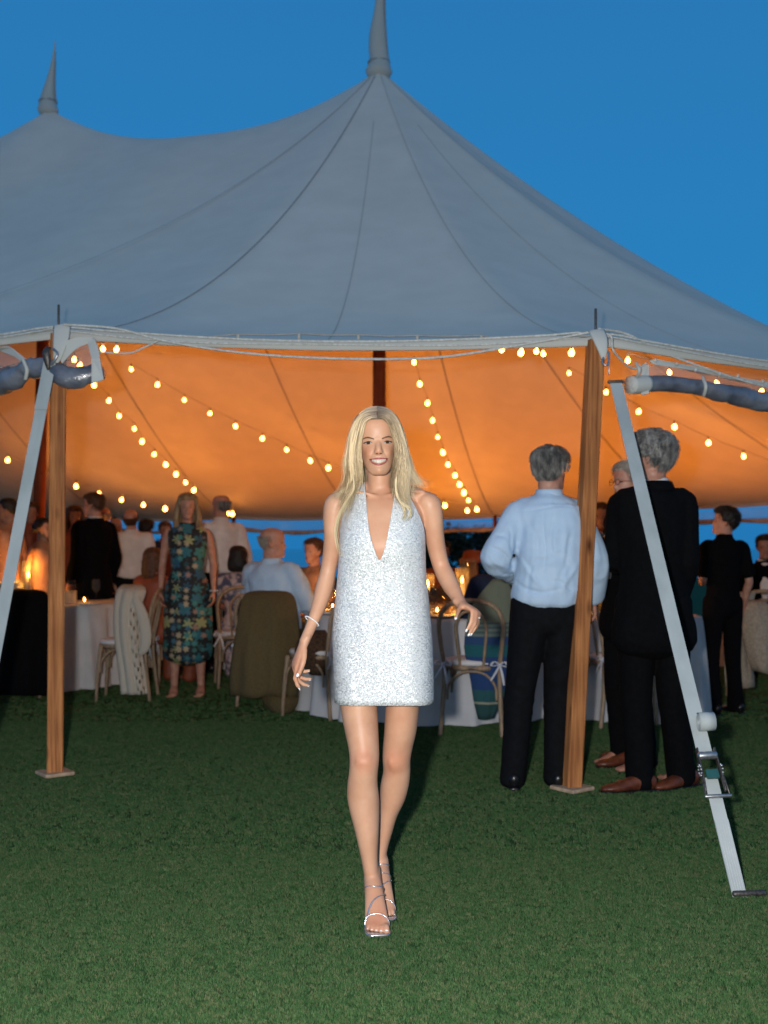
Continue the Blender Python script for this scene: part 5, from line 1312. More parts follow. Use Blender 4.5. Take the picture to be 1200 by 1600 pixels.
def hero_dress():
    def dep(X, Z, grow):
        """front surface of torso + garment"""
        return None
    rows_px = [1097, 1080, 1060, 1040, 1020, 1000, 980, 960, 940, 920, 905, 890, 878, 868, 858, 849, 840, 830, 820, 810, 800, 790, 780, 770, 761, 754]
    Lo = {1097: 523.5, 1060: 522, 1020: 520.5, 995: 519.5, 970: 521, 947: 523.5, 920: 526, 896: 528.6, 870: 530, 845: 531, 830: 531.6, 815: 534, 800: 538.5, 785: 545, 770: 554, 761: 560, 754: 565}
    Ro = {1098: 677.5, 1060: 677.3, 1020: 676, 995: 675, 970: 672.5, 947: 670.5, 920: 667.5, 890: 664.8, 865: 664.2, 839: 663.8, 825: 661.5, 815: 658.5, 794: 648.5, 780: 641, 770: 635, 761: 628, 754: 622}
    Li = {875: 593.3, 868: 589, 854: 583.8, 845: 581, 830: 577.5, 800: 574, 780: 572.5, 754: 570}
    Ri = {875: 593.7, 868: 597.5, 851: 603, 830: 606.5, 800: 612, 770: 616.8, 754: 617.5}
    def it(D, y): k = sorted(D); return float(np.interp(y, k, [D[a] for a in k]))
    tr = np.array([(py, (l + r_) / 2, (r_ - l) / 2 * mpx, ry, dy) for py, l, r_, ry, dy in TOR])[::-1]
    nL = 22
    def ringdims(py):
        c = [float(np.interp(py, tr[:, 0], tr[:, k])) for k in range(1, 5)]
        return c
    A = []
    BT = []
    for py in rows_px:
        lo, ro = it(Lo, py), it(Ro, py); v = it(Li, py) if py < 875 else 593.5; w_ = it(Ri, py) if py < 875 else 593.5
        # fitted depth: an ellipse about the torso, wider where the skirt hangs free
        cx, rx, ry, dy = ringdims(min(py, 1078)); hw = max((ro - lo) / 2, 60 if py > 838 else 0) * mpx
        Rx = max(hw, rx) + .002; Ry = ry + .014 + (.022 * max(0, (py - 960) / 140) if py > 960 else 0)
        cY = YH + dy + .02
        cc = cx if py < 838 else (lo + ro) / 2
        def pt(px):
            X = (px - cc) * mpx; k = min(abs(X) / Rx, 1.0); Y = cY - Ry * math.sqrt(max(0, 1 - k ** (2.4 + 2.2 * max(0, min(1, (py - 960) / 130)))))
            p = W(px, py, YH)              # silhouette plane
            Zp = p.z
            p = Vector((p.x * (1.0), Y, Zp))
            # stay clear of the skin
            for _ in range(1):
                h = hTree.ray_cast(Vector((p.x, 3.3, p.z)), Vector((0, 1, 0)))
                if h[0] is not None and h[0].y - .006 < p.y and abs(h[0].y - p.y) < .12: p.y = h[0].y - .006
            return p
        A.append(([pt(lo + (v - lo) * i / nL) for i in range(nL + 1)], [pt(w_ + (ro - w_) * i / nL) for i in range(nL + 1)]))
        if py >= 838:
            bk = []
            for i in range(1, 24):
                a = PI * i / 24; X = (ro + lo) / 2 + (ro - lo) / 2 * math.cos(a)
                P_ = W(X, py, YH); P_.y = cY + Ry * .98 * math.sin(a) ** .8; bk.append(P_)
            BT.append(bk)
    # gather vertices
    V = []; Fc = []; idx = []
    for li, ri in A:
        base = len(V); V += li + ri; idx.append(base)
    m = nL + 1
    for j in range(len(rows_px) - 1):
        a, b_ = idx[j], idx[j + 1]
        for i in range(nL):
            Fc.append((a + i, a + i + 1, b_ + i + 1, b_ + i)); Fc.append((a + m + i, a + m + i + 1, b_ + m + i + 1, b_ + m + i))
    nb = len(V); 
    for bk in BT: V += bk
    kb = 23
    for j in range(len(BT) - 1):
        for i in range(kb - 1): Fc.append((nb + j * kb + i, nb + j * kb + i + 1, nb + (j + 1) * kb + i + 1, nb + (j + 1) * kb + i))
        Fc.append((idx[j] + 2 * m - 1, nb + j * kb, nb + (j + 1) * kb, idx[j + 1] + 2 * m - 1))
        Fc.append((nb + j * kb + kb - 1, idx[j], idx[j + 1], nb + (j + 1) * kb + kb - 1))
    V = np.array([tuple(v) for v in V])
    # merge the centre front below the V, soften, drape
    E = set()
    for f in Fc:
        for i in range(4): E.add((min(f[i], f[(i + 1) % 4]), max(f[i], f[(i + 1) % 4])))
    E = np.array(list(E)); n = len(V)
    def sm(V, it_, lock):
        for _ in range(it_):
            S = np.zeros_like(V); d = np.bincount(E[:, 0], minlength=n) + np.bincount(E[:, 1], minlength=n)
            for k in range(3): S[:, k] = np.bincount(E[:, 0], V[E[:, 1], k], n) + np.bincount(E[:, 1], V[E[:, 0], k], n)
            D = S / np.maximum(d, 1)[:, None] - V; D[:, 0] *= 0; D[:, 2] *= 0; V = V + D * .5 * lock[:, None]
        return V
    V = sm(V, 5, np.ones(n))
    for j in range(len(rows_px)):
        if rows_px[j] >= 875:
            a = idx[j] + nL; b_ = idx[j] + m; V[a, 1] = V[b_, 1] = (V[a, 1] + V[b_, 1]) / 2
    # folds: soft diagonal creases at waist and hip
    Xp = V[:, 0] / mpx + 600; Zp = HZ - (V[:, 2] - CH) * FPX / YH
    def crease(x0, y0, x1, y1, w_, amp):
        dx, dy = x1 - x0, y1 - y0; L = math.hypot(dx, dy); t = ((Xp - x0) * dx + (Zp - y0) * dy) / L ** 2
        d = ((Xp - x0) * -dy + (Zp - y0) * dx) / L + 3 * np.sin(t * 5)
        return amp * np.exp(-(d / w_) ** 2) * np.clip(1.15 - np.abs(t * 2 - 1) ** 2, 0, 1)
    hemk = np.clip((Zp - 1050) / 45, 0, 1) * np.clip(1 - ((Xp - 600) / 78) ** 2, 0, 1) * (V[:, 1] < YH)
    V[:, 2] += .004 * hemk
    D = crease(525, 960, 600, 992, 5, -.006) + crease(524, 985, 590, 1000, 6, -.008) + crease(527, 905, 585, 960, 8, -.006) + crease(530, 925, 560, 968, 6, .005) + crease(672, 990, 600, 1012, 7, -.006) + crease(525, 1012, 640, 1022, 9, .006) + crease(664, 880, 622, 930, 7, -.005) + crease(662, 905, 600, 915, 10, .004) + crease(675, 1040, 610, 1075, 10, -.005) + crease(528, 1030, 560, 1092, 9, -.005)
    front = (V[:, 1] < YH + .03)
    V[:, 1] += D * front + .003 * vnoise(V, 14, 3) * front
    o = mk('dress', V, Fc, M['sequin'], hero)
    bm_w = o.modifiers.new('w', 'WELD'); bm_w.merge_threshold = .0009
    sd = o.modifiers.new('s', 'SUBSURF'); sd.levels = 1; sd.render_levels = 1; sd.boundary_smooth = 'PRESERVE_CORNERS'
    so = o.modifiers.new('t', 'SOLIDIFY'); so.thickness = .003; so.offset = 1
hero_dress()

def hero_hair():
    T = lambda x, y, z: hMh @ Vector((x, y, z))
    # scalp under the strands
    P0 = head_pts(40, 48); zz, yy = P0[..., 2], P0[..., 1]
    line = .168 - .0 * zz
    ymin = np.where(zz > .190, -.2, np.where(zz > .13, -.030 - (zz - .13) * .62, -.012)); mask = np.clip((yy - ymin) / .010, 0, 1) * (zz > .03)
    gr = mask * .010 - (1 - mask) * .012
    V, Fc = grid_shell(head_pts(40, 48, grow=gr)); V = [tuple(hMh @ Vector(v)) for v in V]
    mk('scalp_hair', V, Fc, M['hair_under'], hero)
    rnd = np.random.RandomState(5)
    # guide paths in the picture (px, py, depth): inner edge by the face -> outer silhouette
    GL = [  # image left
        [(589, 652, 3.696), (580, 653, 3.690), (570, 660, 3.690), (565, 676, 3.692), (561.5, 694, 3.700), (560.5, 711, 3.705), (563, 727, 3.712), (561, 745, 3.722), (556, 760, 3.735), (549, 775, 3.745), (544, 790, 3.75)],
        [(588, 645, 3.715), (574, 647, 3.697), (563, 655, 3.70), (556, 680, 3.70), (553, 704, 3.705), (553, 726, 3.71), (555, 745, 3.72), (552, 762, 3.735), (543, 780, 3.74), (534, 805, 3.75), (529, 835, 3.755)],
        [(589, 638, 3.75), (572, 642, 3.73), (558, 655, 3.72), (549, 681, 3.72), (546, 706, 3.725), (544, 730, 3.73), (545, 750, 3.74), (543, 763, 3.75), (539, 772, 3.755), (535, 780, 3.76), (532, 788, 3.76)],
        [(589, 635.0, 3.79), (573, 638, 3.78), (558, 652, 3.77), (548, 676, 3.765), (544, 702, 3.765), (540, 724, 3.77), (543, 742, 3.775), (541, 756, 3.785), (537, 766, 3.79), (532, 773, 3.79), (528, 777, 3.79)]]
    GR = [
        [(590, 652, 3.696), (598, 653, 3.690), (607, 661, 3.688), (612, 675, 3.690), (617, 692, 3.698), (618.5, 712, 3.705), (616, 732, 3.712), (613, 748, 3.718), (614, 765, 3.725), (620, 783, 3.73), (628, 800, 3.735)],
        [(591, 645, 3.715), (603, 647, 3.697), (613, 656, 3.70), (622, 680, 3.698), (628, 704, 3.702), (628, 728, 3.708), (624, 748, 3.715), (623, 766, 3.72), (629, 782, 3.725), (635, 796, 3.73), (633, 811, 3.73)],
        [(589, 638, 3.75), (605, 642, 3.73), (620, 655, 3.72), (630, 681, 3.72), (635, 706, 3.725), (637, 730, 3.73), (636, 750, 3.735), (635, 767, 3.735), (635, 780, 3.735), (637, 790, 3.735), (639, 798, 3.735)],
        [(589, 635.0, 3.79), (604, 638, 3.78), (618, 651, 3.77), (629, 676, 3.765), (634, 702, 3.765), (639, 722, 3.77), (642, 736, 3.78), (646, 745, 3.79), (650, 751, 3.795), (655, 755, 3.80), (659, 758, 3.80)]]
    Vs = []; Fs = []; Cs = []
    def strand(pts, r_, col, n=3, rooted=True):
        pts = np.asarray(pts); m = len(pts); T_ = np.gradient(pts, axis=0); T_ /= np.linalg.norm(T_, axis=1, keepdims=True) + 1e-9
        ref = np.array([0., 1., 0]); U = np.cross(T_, ref); U /= np.linalg.norm(U, axis=1, keepdims=True) + 1e-9; Vv = np.cross(T_, U)
        b = len(Vs); 
        for i in range(m):
            rr = r_ * (1 if i < m * .6 else max(.12, 1 - (i - m * .6) / (m * .4)) ** .8)
            for k in range(n):
                a = 2 * PI * k / n; Vs.append(pts[i] + (U[i] * math.cos(a) + Vv[i] * math.sin(a)) * rr)
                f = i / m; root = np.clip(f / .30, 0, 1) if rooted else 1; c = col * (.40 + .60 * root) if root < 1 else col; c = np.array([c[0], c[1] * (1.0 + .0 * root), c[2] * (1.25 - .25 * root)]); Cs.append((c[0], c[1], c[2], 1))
        for i in range(m - 1):
            for k in range(n): Fs.append((b + i * n + k, b + i * n + (k + 1) % n, b + (i + 1) * n + (k + 1) % n, b + (i + 1) * n + k))
    for G, sx in ((GL, -1), (GR, 1)):
        Wg = np.array([[tuple(W(*p)) for p in g] for g in G]); ng = len(G)
        clumps = [(rnd.rand() ** .9, rnd.randn(3) * .002, rnd.rand()) for _ in range(46)]
        for si in range(1500):
            cu, coff, ctone = clumps[rnd.randint(len(clumps))]
            u = np.clip(cu + rnd.randn() * .035, 0, 1) * (ng - 1); i = min(int(u), ng - 2); f = u - i
            base_ = Wg[i] * (1 - f) + Wg[i + 1] * f
            k = catmull(base_, 3); m = len(k); t = np.linspace(0, 1, m)[:, None]
            layer = rnd.rand() ** 1.5 * .030; off = rnd.randn(3) * .0022
            k = k + np.array([sx * .0, layer, 0]) + off * (.3 + t) + coff * (.3 + 1.5 * t)
            ph = ctone * 20; wav = .0085 * np.sin(t[:, 0] * (7 + 3 * ctone) + ph) * np.clip(t[:, 0] * 1.6 - .3, 0, 1)
            k[:, 0] += wav; k[:, 1] += .6 * wav
            k[:, :] += (rnd.randn(3) * .014 + coff * 5) * np.clip(t - .45, 0, 1) ** 1.3
            L = int(m * (rnd.uniform(.62, 1.0) if rnd.rand() < .8 else rnd.uniform(.5, .75))); k = k[:max(8, L)]
            tone = np.clip(.05 + .95 * ctone + rnd.randn() * .12, .0, 1)
            col = np.array([.25, .165, .085]) * (1 - tone) + np.array([.84, .67, .42]) * tone
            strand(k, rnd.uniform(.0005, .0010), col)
    # back layer falling behind the neck and shoulders
    for si in range(700):
        sx = rnd.choice([-1, 1]); u = rnd.rand()
        x0 = sx * rnd.uniform(0, .03); xs = sx * (.02 + .058 * u)
        pts = [T(x0, .02, .232), T(xs * .8, .075, .205), T(xs * 1.05, .098, .14), T(xs * 1.08, .095, .06), T(xs * 1.15, .085, -.02), T(xs * 1.2 + sx * rnd.uniform(0, .03), .075, -.09 - rnd.rand() * .04)]
        k = catmull(np.array([tuple(p) for p in pts]), 4); k += rnd.randn(3) * .002
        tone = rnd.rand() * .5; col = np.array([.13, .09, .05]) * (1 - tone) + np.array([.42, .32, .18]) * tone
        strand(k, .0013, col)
    # flyaways
    for si in range(70):
        G = GR if rnd.rand() < .6 else GL; sx = 1 if G is GR else -1
        g = np.array([tuple(W(*p)) for p in G[3]]); k = catmull(g, 3)[6:]; t = np.linspace(0, 1, len(k))[:, None]
        k = k + np.array([sx * rnd.uniform(.004, .035), 0, rnd.uniform(-.02, .015)]) * t ** 1.2 + rnd.randn(3) * .003
        strand(k, .0004, np.array([.6, .48, .30]))
    # the long loose wisp over the left arm, and curls over the right strap
    for dx in range(16):
        o_ = rnd.randn(3) * .0016
        for g in ([(552, 742, 3.70), (553, 765, 3.70), (541, 785, 3.73), (530, 805, 3.745), (525, 830, 3.75), (528, 852, 3.75), (533, 868, 3.755)],
                  [(620, 745, 3.69), (620, 770, 3.69), (628, 785, 3.69), (641, 795, 3.69), (641, 806, 3.69), (634, 813, 3.69)],
                  [(618, 748, 3.69), (620, 772, 3.69), (630, 789, 3.69), (633, 803, 3.69), (629, 812, 3.69)]):
            k = catmull(np.array([tuple(W(*p)) for p in g]), 4) + o_ * np.linspace(.5, 2, 4 * (len(g) - 1) + 1)[:, None]
            strand(k, .0008, np.array([.66, .54, .33]) * rnd.uniform(.8, 1.1), rooted=False)
    o = mk('hair', np.array(Vs), np.array(Fs), M['strands'], hero)
    ca = o.data.color_attributes.new('tone', 'FLOAT_COLOR', 'POINT'); ca.data.foreach_set('color', np.array(Cs, dtype=np.float32).ravel())
hero_hair()

def hero_shoes():
    for (px, ay, az, tpx, s_) in ((582, 3.780, .135, 590, 1), (595, 3.930, .125, 600, -1)):
        X0 = (px - 600) / FPX * ay; X1 = (tpx - 600) / FPX * (ay - .12)
        def q(f, z, dx=0): return Vector((X0 + (X1 - X0) * f + dx, ay - .155 * f, z))
        B = Geo(); V, Fc = loft([(q(-.26, .068), .022, .004), (q(-.1, .070), .026, .004), (q(.25, .062), .026, .004), (q(.55, .036), .030, .004), (q(.8, .014), .040, .0045), (q(1.0, .008), .043, .0045), (q(1.15, .007), .042, .0045), (q(1.27, .0065), .030, .0045)], ref=(1, 0, 0), n=16, sub=3); B.add(V, Fc)
        sh = B.obj('shoe', M['silver'], hero)
        g = Geo(); g.tube([q(-.16, .066), q(-.19, .035), q(-.2, .001)], [.013, .0065, .0055], n=8); g.obj('heel', M['silver'], sh)
        def band(pts, r_=.0028):
            pts2 = []
            C = catmull(np.array([tuple(p) for p in pts]), 5)
            for p in C:
                n_ = hTree.find_nearest(Vector(p)); pp = Vector(p)
                if n_[0] is not None and n_[3] < .03: pp = n_[0] + n_[1] * .0016
                pts2.append(pp)
            g = Geo(); g.tube(pts2, r_, n=6, sub=1, flat=.6); g.obj('shoe_strap', M['silver'], sh)
        band([q(.93, .010, -.043), q(.90, .030, -.040), q(.84, .046, -.024), q(.82, .052, 0), q(.84, .046, .024), q(.93, .028, .041), q(1.0, .010, .043)])
        band([q(.98, .010, -.043), q(.86, .040, -.030), q(.62, .068, -.010), q(.42, .090, .012), q(.28, .095, .031), q(.2, .085, .036)])
        band([q(-.05, .080, -.034), q(.1, .100, -.034), q(.28, .112, -.018), q(.34, .112, .004), q(.26, .106, .026), q(.16, .092, .036), q(.0, .080, .036)])
        if s_ == -1: band([q(-.2, .128, -.030), q(-.02, .134, -.034), q(.14, .140, 0), q(-.02, .134, .034), q(-.2, .128, .030)])
    # bracelet
    c = W(487.5, 970.5, 3.815); g = Geo(); ax = (W(481, 990, 3.80) - W(491, 966, 3.82)).normalized(); u = Vector((1, 0, 0)); u = (u - ax * u.dot(ax)).normalized(); v = ax.cross(u)
    for k in range(44):
        a = 2 * PI * k / 44; g.ball(c + u * math.cos(a) * .0265 + v * math.sin(a) * .0275 + ax * .006 * math.cos(a), .0023, 6, 4)
    g.obj('bracelet', mat('pearl', (.8, .8, .8), rough=.15, spec=.8), hero)
hero_shoes()
# ------------------------------------------------------------------ tables, chairs, guests
M['shirt_blue'] = mat('pale_blue_cotton', (.50, .64, .80), (.44, .58, .75), 14, .8, bump=.25, bscale=500)
M['shirt_white'] = mat('white_cotton', (.72, .70, .68), (.62, .60, .58), 14, .8)
M['navy'] = mat('navy_wool', (.012, .018, .045), rough=.9)
M['rust'] = mat('rust_silk', (.30, .07, .03), (.20, .05, .02), 8, .6)
M['peach'] = mat('peach_silk', (.42, .22, .12), (.30, .14, .08), 8, .6)
M['olive'] = mat('olive_wool', (.115, .085, .035), (.085, .062, .026), 90, .95, bump=.3, bscale=400)
M['shawl_beige'] = mat('beige_knit', (.42, .34, .26), (.30, .24, .18), 60, .95, bump=.6, bscale=90, dist=.004)
M['skin_tan'] = mat('skin_tan', (.40, .20, .12), (.30, .13, .08), 25, .5)
M['brown_fur'] = mat('fur_throw', (.10, .05, .025), (.03, .018, .01), 60, .95, bump=.8, bscale=200, dist=.01)

def flower_mat():
    m, nt, b = nodes('floral_print'); b.inputs['Roughness'].default_value = .75
    tc = nt.nodes.new('ShaderNodeTexCoord'); mp = nt.nodes.new('ShaderNodeMapping'); mp.inputs['Scale'].default_value = (1, .15, 1)
    nt.links.new(tc.outputs['Object'], mp.inputs[0])
    base = (.012, .014, .016, 1); prev = None
    for sc, R0, cols, seed, inner in ((10, .50, [(.02, .14, .17), (.02, .09, .15), (.04, .20, .20), (.30, .33, .15)], 0, .16), (16, .40, [(.42, .34, .22), (.06, .22, .20), (.34, .20, .15), (.05, .14, .20)], 3.3, .12)):
        v = nt.nodes.new('ShaderNodeTexVoronoi'); v.voronoi_dimensions = '3D'; v.inputs['Scale'].default_value = sc; v.inputs['Randomness'].default_value = .35
        ml = nt.nodes.new('ShaderNodeVectorMath'); ml.operation = 'ADD'; ml.inputs[1].default_value = (seed, seed, seed)
        nt.links.new(mp.outputs[0], ml.inputs[0]); nt.links.new(ml.outputs[0], v.inputs['Vector'])
        # petals: radius modulated by the angle about the cell centre
        sb = nt.nodes.new('ShaderNodeVectorMath'); sb.operation = 'SUBTRACT'
        nt.links.new(ml.outputs[0], sb.inputs[0])
        nt.links.new(v.outputs['Position'], sb.inputs[1])
        sp = nt.nodes.new('ShaderNodeSeparateXYZ'); nt.links.new(sb.outputs[0], sp.inputs[0])
        an = nt.nodes.new('ShaderNodeMath'); an.operation = 'ARCTAN2'; nt.links.new(sp.outputs['X'], an.inputs[0]); nt.links.new(sp.outputs['Z'], an.inputs[1])
        mu = nt.nodes.new('ShaderNodeMath'); mu.operation = 'MULTIPLY'; mu.inputs[1].default_value = 6; nt.links.new(an.outputs[0], mu.inputs[0])
        sn = nt.nodes.new('ShaderNodeMath'); sn.operation = 'SINE'; nt.links.new(mu.outputs[0], sn.inputs[0])
        m2 = nt.nodes.new('ShaderNodeMath'); m2.operation = 'MULTIPLY_ADD'; m2.inputs[1].default_value = .09; m2.inputs[2].default_value = R0; nt.links.new(sn.outputs[0], m2.inputs[0])
        lt = nt.nodes.new('ShaderNodeMath'); lt.operation = 'LESS_THAN'; nt.links.new(v.outputs['Distance'], lt.inputs[0]); nt.links.new(m2.outputs[0], lt.inputs[1])
        gt = nt.nodes.new('ShaderNodeMath'); gt.operation = 'GREATER_THAN'; gt.inputs[1].default_value = inner; nt.links.new(v.outputs['Distance'], gt.inputs[0])
        rp = nt.nodes.new('ShaderNodeValToRGB'); rp.color_ramp.interpolation = 'CONSTANT'
        rp.color_ramp.elements[0].color = (*cols[0], 1); rp.color_ramp.elements[1].position = .3; rp.color_ramp.elements[1].color = (*cols[1], 1)
        for p, c in ((.55, cols[2]), (.78, cols[3])): e = rp.color_ramp.elements.new(p); e.color = (*c, 1)
        se = nt.nodes.new('ShaderNodeSeparateColor'); nt.links.new(v.outputs['Color'], se.inputs[0]); nt.links.new(se.outputs[0], rp.inputs[0])
        mid = nt.nodes.new('ShaderNodeMixRGB'); mid.inputs[1].default_value = (.03, .05, .05, 1); nt.links.new(gt.outputs[0], mid.inputs[0]); nt.links.new(rp.outputs[0], mid.inputs[2])
        mx = nt.nodes.new('ShaderNodeMixRGB'); nt.links.new(lt.outputs[0], mx.inputs[0]); nt.links.new(mid.outputs[0], mx.inputs[2])
        if prev: nt.links.new(prev.outputs[0], mx.inputs[1])
        else: mx.inputs[1].default_value = base
        prev = mx
    nt.links.new(prev.outputs[0], b.inputs['Base Color'])
    return m
M['floral'] = flower_mat()
M['pale_floral'] = mat('pale_floral', (.60, .45, .42), (.10, .10, .16), 16, .8, contrast=(.42, .56), detail=2)

def stripe_mat():
    m, nt, b = nodes('striped_shawl'); b.inputs['Roughness'].default_value = .95
    tc = nt.nodes.new('ShaderNodeTexCoord'); sp = nt.nodes.new('ShaderNodeSeparateXYZ'); nt.links.new(tc.outputs['Object'], sp.inputs[0])
    rp = nt.nodes.new('ShaderNodeValToRGB'); rp.color_ramp.interpolation = 'CONSTANT'; cr = rp.color_ramp
    st = [(0, (.03, .08, .05)), (.10, (.02, .07, .07)), (.20, (.30, .30, .22)), (.215, (.02, .09, .10)), (.30, (.015, .05, .16)), (.42, (.015, .05, .16)), (.52, (.01, .10, .12)), (.60, (.02, .06, .16)), (.655, (.14, .18, .15)), (.675, (.07, .11, .11)), (.69, (.15, .19, .16)), (.705, (.07, .11, .11)), (.72, (.15, .19, .16)), (.735, (.07, .11, .11)), (.75, (.15, .18, .13))]
    cr.elements[0].color = (*st[0][1], 1); cr.elements[1].position = st[1][0]; cr.elements[1].color = (*st[1][1], 1)
    for p, c in st[2:]: e = cr.elements.new(p); e.color = (*c, 1)
    nt.links.new(sp.outputs['Z'], rp.inputs[0]); nt.links.new(rp.outputs[0], b.inputs['Base Color'])
    return m
M['stripes'] = stripe_mat()

# ---- bentwood chair, built at the origin facing +y (the back at -y), then copied
def chair_parts(root):
    s = root; m = M['chair']
    def tube(name, pts, r, parent=s, n=8, sub=4): g = Geo(); g.tube([Vector(p) for p in pts], r, n=n, sub=sub); return g.obj(name, m, parent)
    # rear legs and the hoop of the back are one bent rod
    tube('back_hoop', [(-.205, -.235, 0), (-.19, -.205, .25), (-.185, -.195, .45), (-.205, -.225, .62), (-.21, -.25, .76), (-.15, -.275, .865), (0, -.285, .90), (.15, -.275, .865), (.21, -.25, .76), (.205, -.225, .62), (.185, -.195, .45), (.19, -.205, .25), (.205, -.235, 0)], .0155)
    tube('inner_hoop', [(-.075, -.19, .45), (-.095, -.225, .62), (-.10, -.25, .74), (-.06, -.27, .81), (0, -.275, .83), (.06, -.27, .81), (.10, -.25, .74), (.095, -.225, .62), (.075, -.19, .45)], .0105)
    for sx in (-1, 1): tube('front_leg', [(sx * .165, .165, .44), (sx * .175, .185, .25), (sx * .185, .20, 0)], [.019, .016, .012])
    g = Geo(); rim = [Vector((.205 * math.cos(a) * (1 - .0), .20 * math.sin(a) - .005, .447)) for a in np.linspace(0, 2 * PI, 25)]
    g.tube(rim, .019, n=8, sub=1); sf = g.obj('seat_rim', m, s)
    g = Geo(); g.lathe((0, -.005, .447), [(.0005, -.006), (.195, -.006), (.195, .008), (.0005, .008)], n=24); g.obj('seat_panel', m, s)
    for a in range(4):   # arched braces under the seat
        an = PI / 2 * a; c, sn = math.cos(an), math.sin(an)
        def rt(x, y, z): return (x * c - y * sn, x * sn + y * c, z)
        tube('arch_brace', [rt(-.165, .19, .24), rt(-.155, .185, .33), (rt(-.09, .185, .405)), rt(0, .188, .425), rt(.09, .185, .405), rt(.155, .185, .33), rt(.165, .19, .24)], .0095, n=6, sub=3)
    g = Body(); V = []; n = 28
    for r_, z in ((.02, .455), (.16, .455), (.205, .462), (.215, .478), (.205, .494), (.15, .503), (.02, .505)): V += [(r_ * math.copysign(abs(math.cos(2 * PI * i / n)) ** .85, math.cos(2 * PI * i / n)), r_ * math.copysign(abs(math.sin(2 * PI * i / n)) ** .85, math.sin(2 * PI * i / n)) * .97, z) for i in range(n)]
    mk('cushion', V, [(k * n + i, k * n + (i + 1) % n, (k + 1) * n + (i + 1) % n, (k + 1) * n + i) for k in range(6) for i in range(n)] + [tuple(range(n - 1, -1, -1)), tuple(6 * n + i for i in range(n))], M['cushion'], s)
    for sx in (-1, 1):
        g = Geo(); c = Vector((sx * .188, -.215, .475))
        for q in ([c, c + Vector((-.035, -.015, .022)), c + Vector((-.055, -.02, -.005)), c], [c, c + Vector((.035, -.015, .022)), c + Vector((.052, -.02, -.008)), c]): g.tube(q, [.006, .008, .008, .005], n=6, sub=4, flat=.45)
        g.tube([c, c + Vector((-.025, -.02, -.05)), c + Vector((-.055, -.022, -.10))], [.006, .008, .007], n=6, sub=3, flat=.4)
        g.tube([c, c + Vector((.018, -.02, -.06)), c + Vector((.030, -.024, -.13))], [.006, .009, .008], n=6, sub=3, flat=.4)
        g.ball(c + Vector((0, -.008, 0)), .011, 8, 6)
        g.obj('cushion_tie', M['ribbon'], s)
chair0 = thing('bentwood_chair', (0, 0, 0)); chair_parts(chair0)
_first = [True]
def chair(px, Y, rot, label, sc=1.0):
    c = chair0 if _first[0] else copy_tree(chair0); _first[0] = False
    c.location = ((px - 600) / FPX * Y, Y, 0); c.rotation_euler = (0, 0, R(rot)); c.scale = (sc,) * 3
    tag(c, label, 'chair', 'bentwood chairs round the tables'); return c
chair(743, 7.62, -12, 'limed bentwood chair in front of the centre table, striped shawl hanging inside it')
chair(196, 9.25, 92, 'bentwood chair with white cushion by the left table, cream knit over its back')
chair(498, 8.35, 60, 'bentwood chair half hidden by the blonde woman\'s arm, white bows on the back')
chair(420, 9.0, -6, 'bentwood chair covered by the olive brown jacket')
chair(966, 7.95, -75, 'bentwood chair glimpsed between the right timber post and the black suit')
chair(36, 9.5, 2, 'bentwood chair under the black coat at the left edge')
chair(140, 11.4, 176, 'bentwood chair on the far side of the left table, empty hoop showing')
chair(247, 10.3, 150, 'bentwood chair left of the woman in floral dress')
chair(1180, 9.2, -5, 'bentwood chair at the right edge, beige shawls over it')
chair(372, 10.15, 15, 'bentwood chair of the dark-bobbed guest')
chair(610, 8.1, 10, 'bentwood chair behind the blonde woman, only its legs showing')

# ---- tables
def round_table(cx, cy, r, label, lab2, seed):
    t = thing('round_table', (cx, cy, 0), label, 'table', 'round tables under white cloths')
    g = Geo(); g.lathe((cx, cy, 0), [(.0005, .71), (r * .985, .71), (r * .985, .738), (.0005, .738)], n=40); g.obj('table_top', M['ply'], t)
    for a in range(4):
        an = PI / 4 + a * PI / 2; g = Geo(); x, y = cx + r * .6 * math.cos(an), cy + r * .6 * math.sin(an); g.tube([(x, y, .71), (x, y, .0)], .018, n=8, sub=1); g.obj('leg', M['steel_dark'], t)
    n = 220; V = []; rows = [(0.0, .7425), (.5, .7425), (.9, .7428), (.985, .742), (1.0, .734), (1.008, .70), (1.02, .6), (1.035, .42), (1.05, .22), (1.062, .07), (1.066, .012)]
    an = np.linspace(0, 2 * PI, n, endpoint=False)
    w = vnoise(np.stack([np.cos(an) * 5, np.sin(an) * 5, an * 0], 1), 1.6, seed)
    for k, (f, z) in enumerate(rows):
        fl = max(0, (.73 - z) / .73); rr = r * f + (fl ** .7) * (.045 * np.sin(an * 17 + 3 * w) + .035 * w + .012 * np.sin(an * 41 + 5 * w))
        V += [(cx + rr[i] * math.cos(an[i]), cy + rr[i] * math.sin(an[i]), z + (.006 * math.sin(an[i] * 9) if k == len(rows) - 1 else 0)) for i in range(n)]
    o = mk('tablecloth', V, [(k * n + i, k * n + (i + 1) % n, (k + 1) * n + (i + 1) % n, (k + 1) * n + i) for k in range(len(rows) - 1) for i in range(n)], M['linen'])
    o.data.materials[0] = M['linen']; tag(o, lab2, 'tablecloth', 'white floor-length tablecloths')
round_table(-3.30, 10.45, .92, 'round table behind the left timber post', 'white cloth on the left table behind the timber post', 1)
round_table(.42, 8.85, 1.02, 'round table behind the blonde woman', 'white cloth on the centre table behind the blonde woman', 2)
round_table(1.85, 8.42, .52, 'round table behind the man in black suit', 'white cloth between the right timber post and the black suit', 3)
round_table(-1.4, 12.3, .9, 'round table deep in the tent behind the seated man in blue shirt', 'white cloth on the table behind the seated man in blue shirt', 4)
round_table(4.25, 11.9, .75, 'round table at the far right beyond the young man in black', 'white cloth at the far right beyond the young man in black', 5)

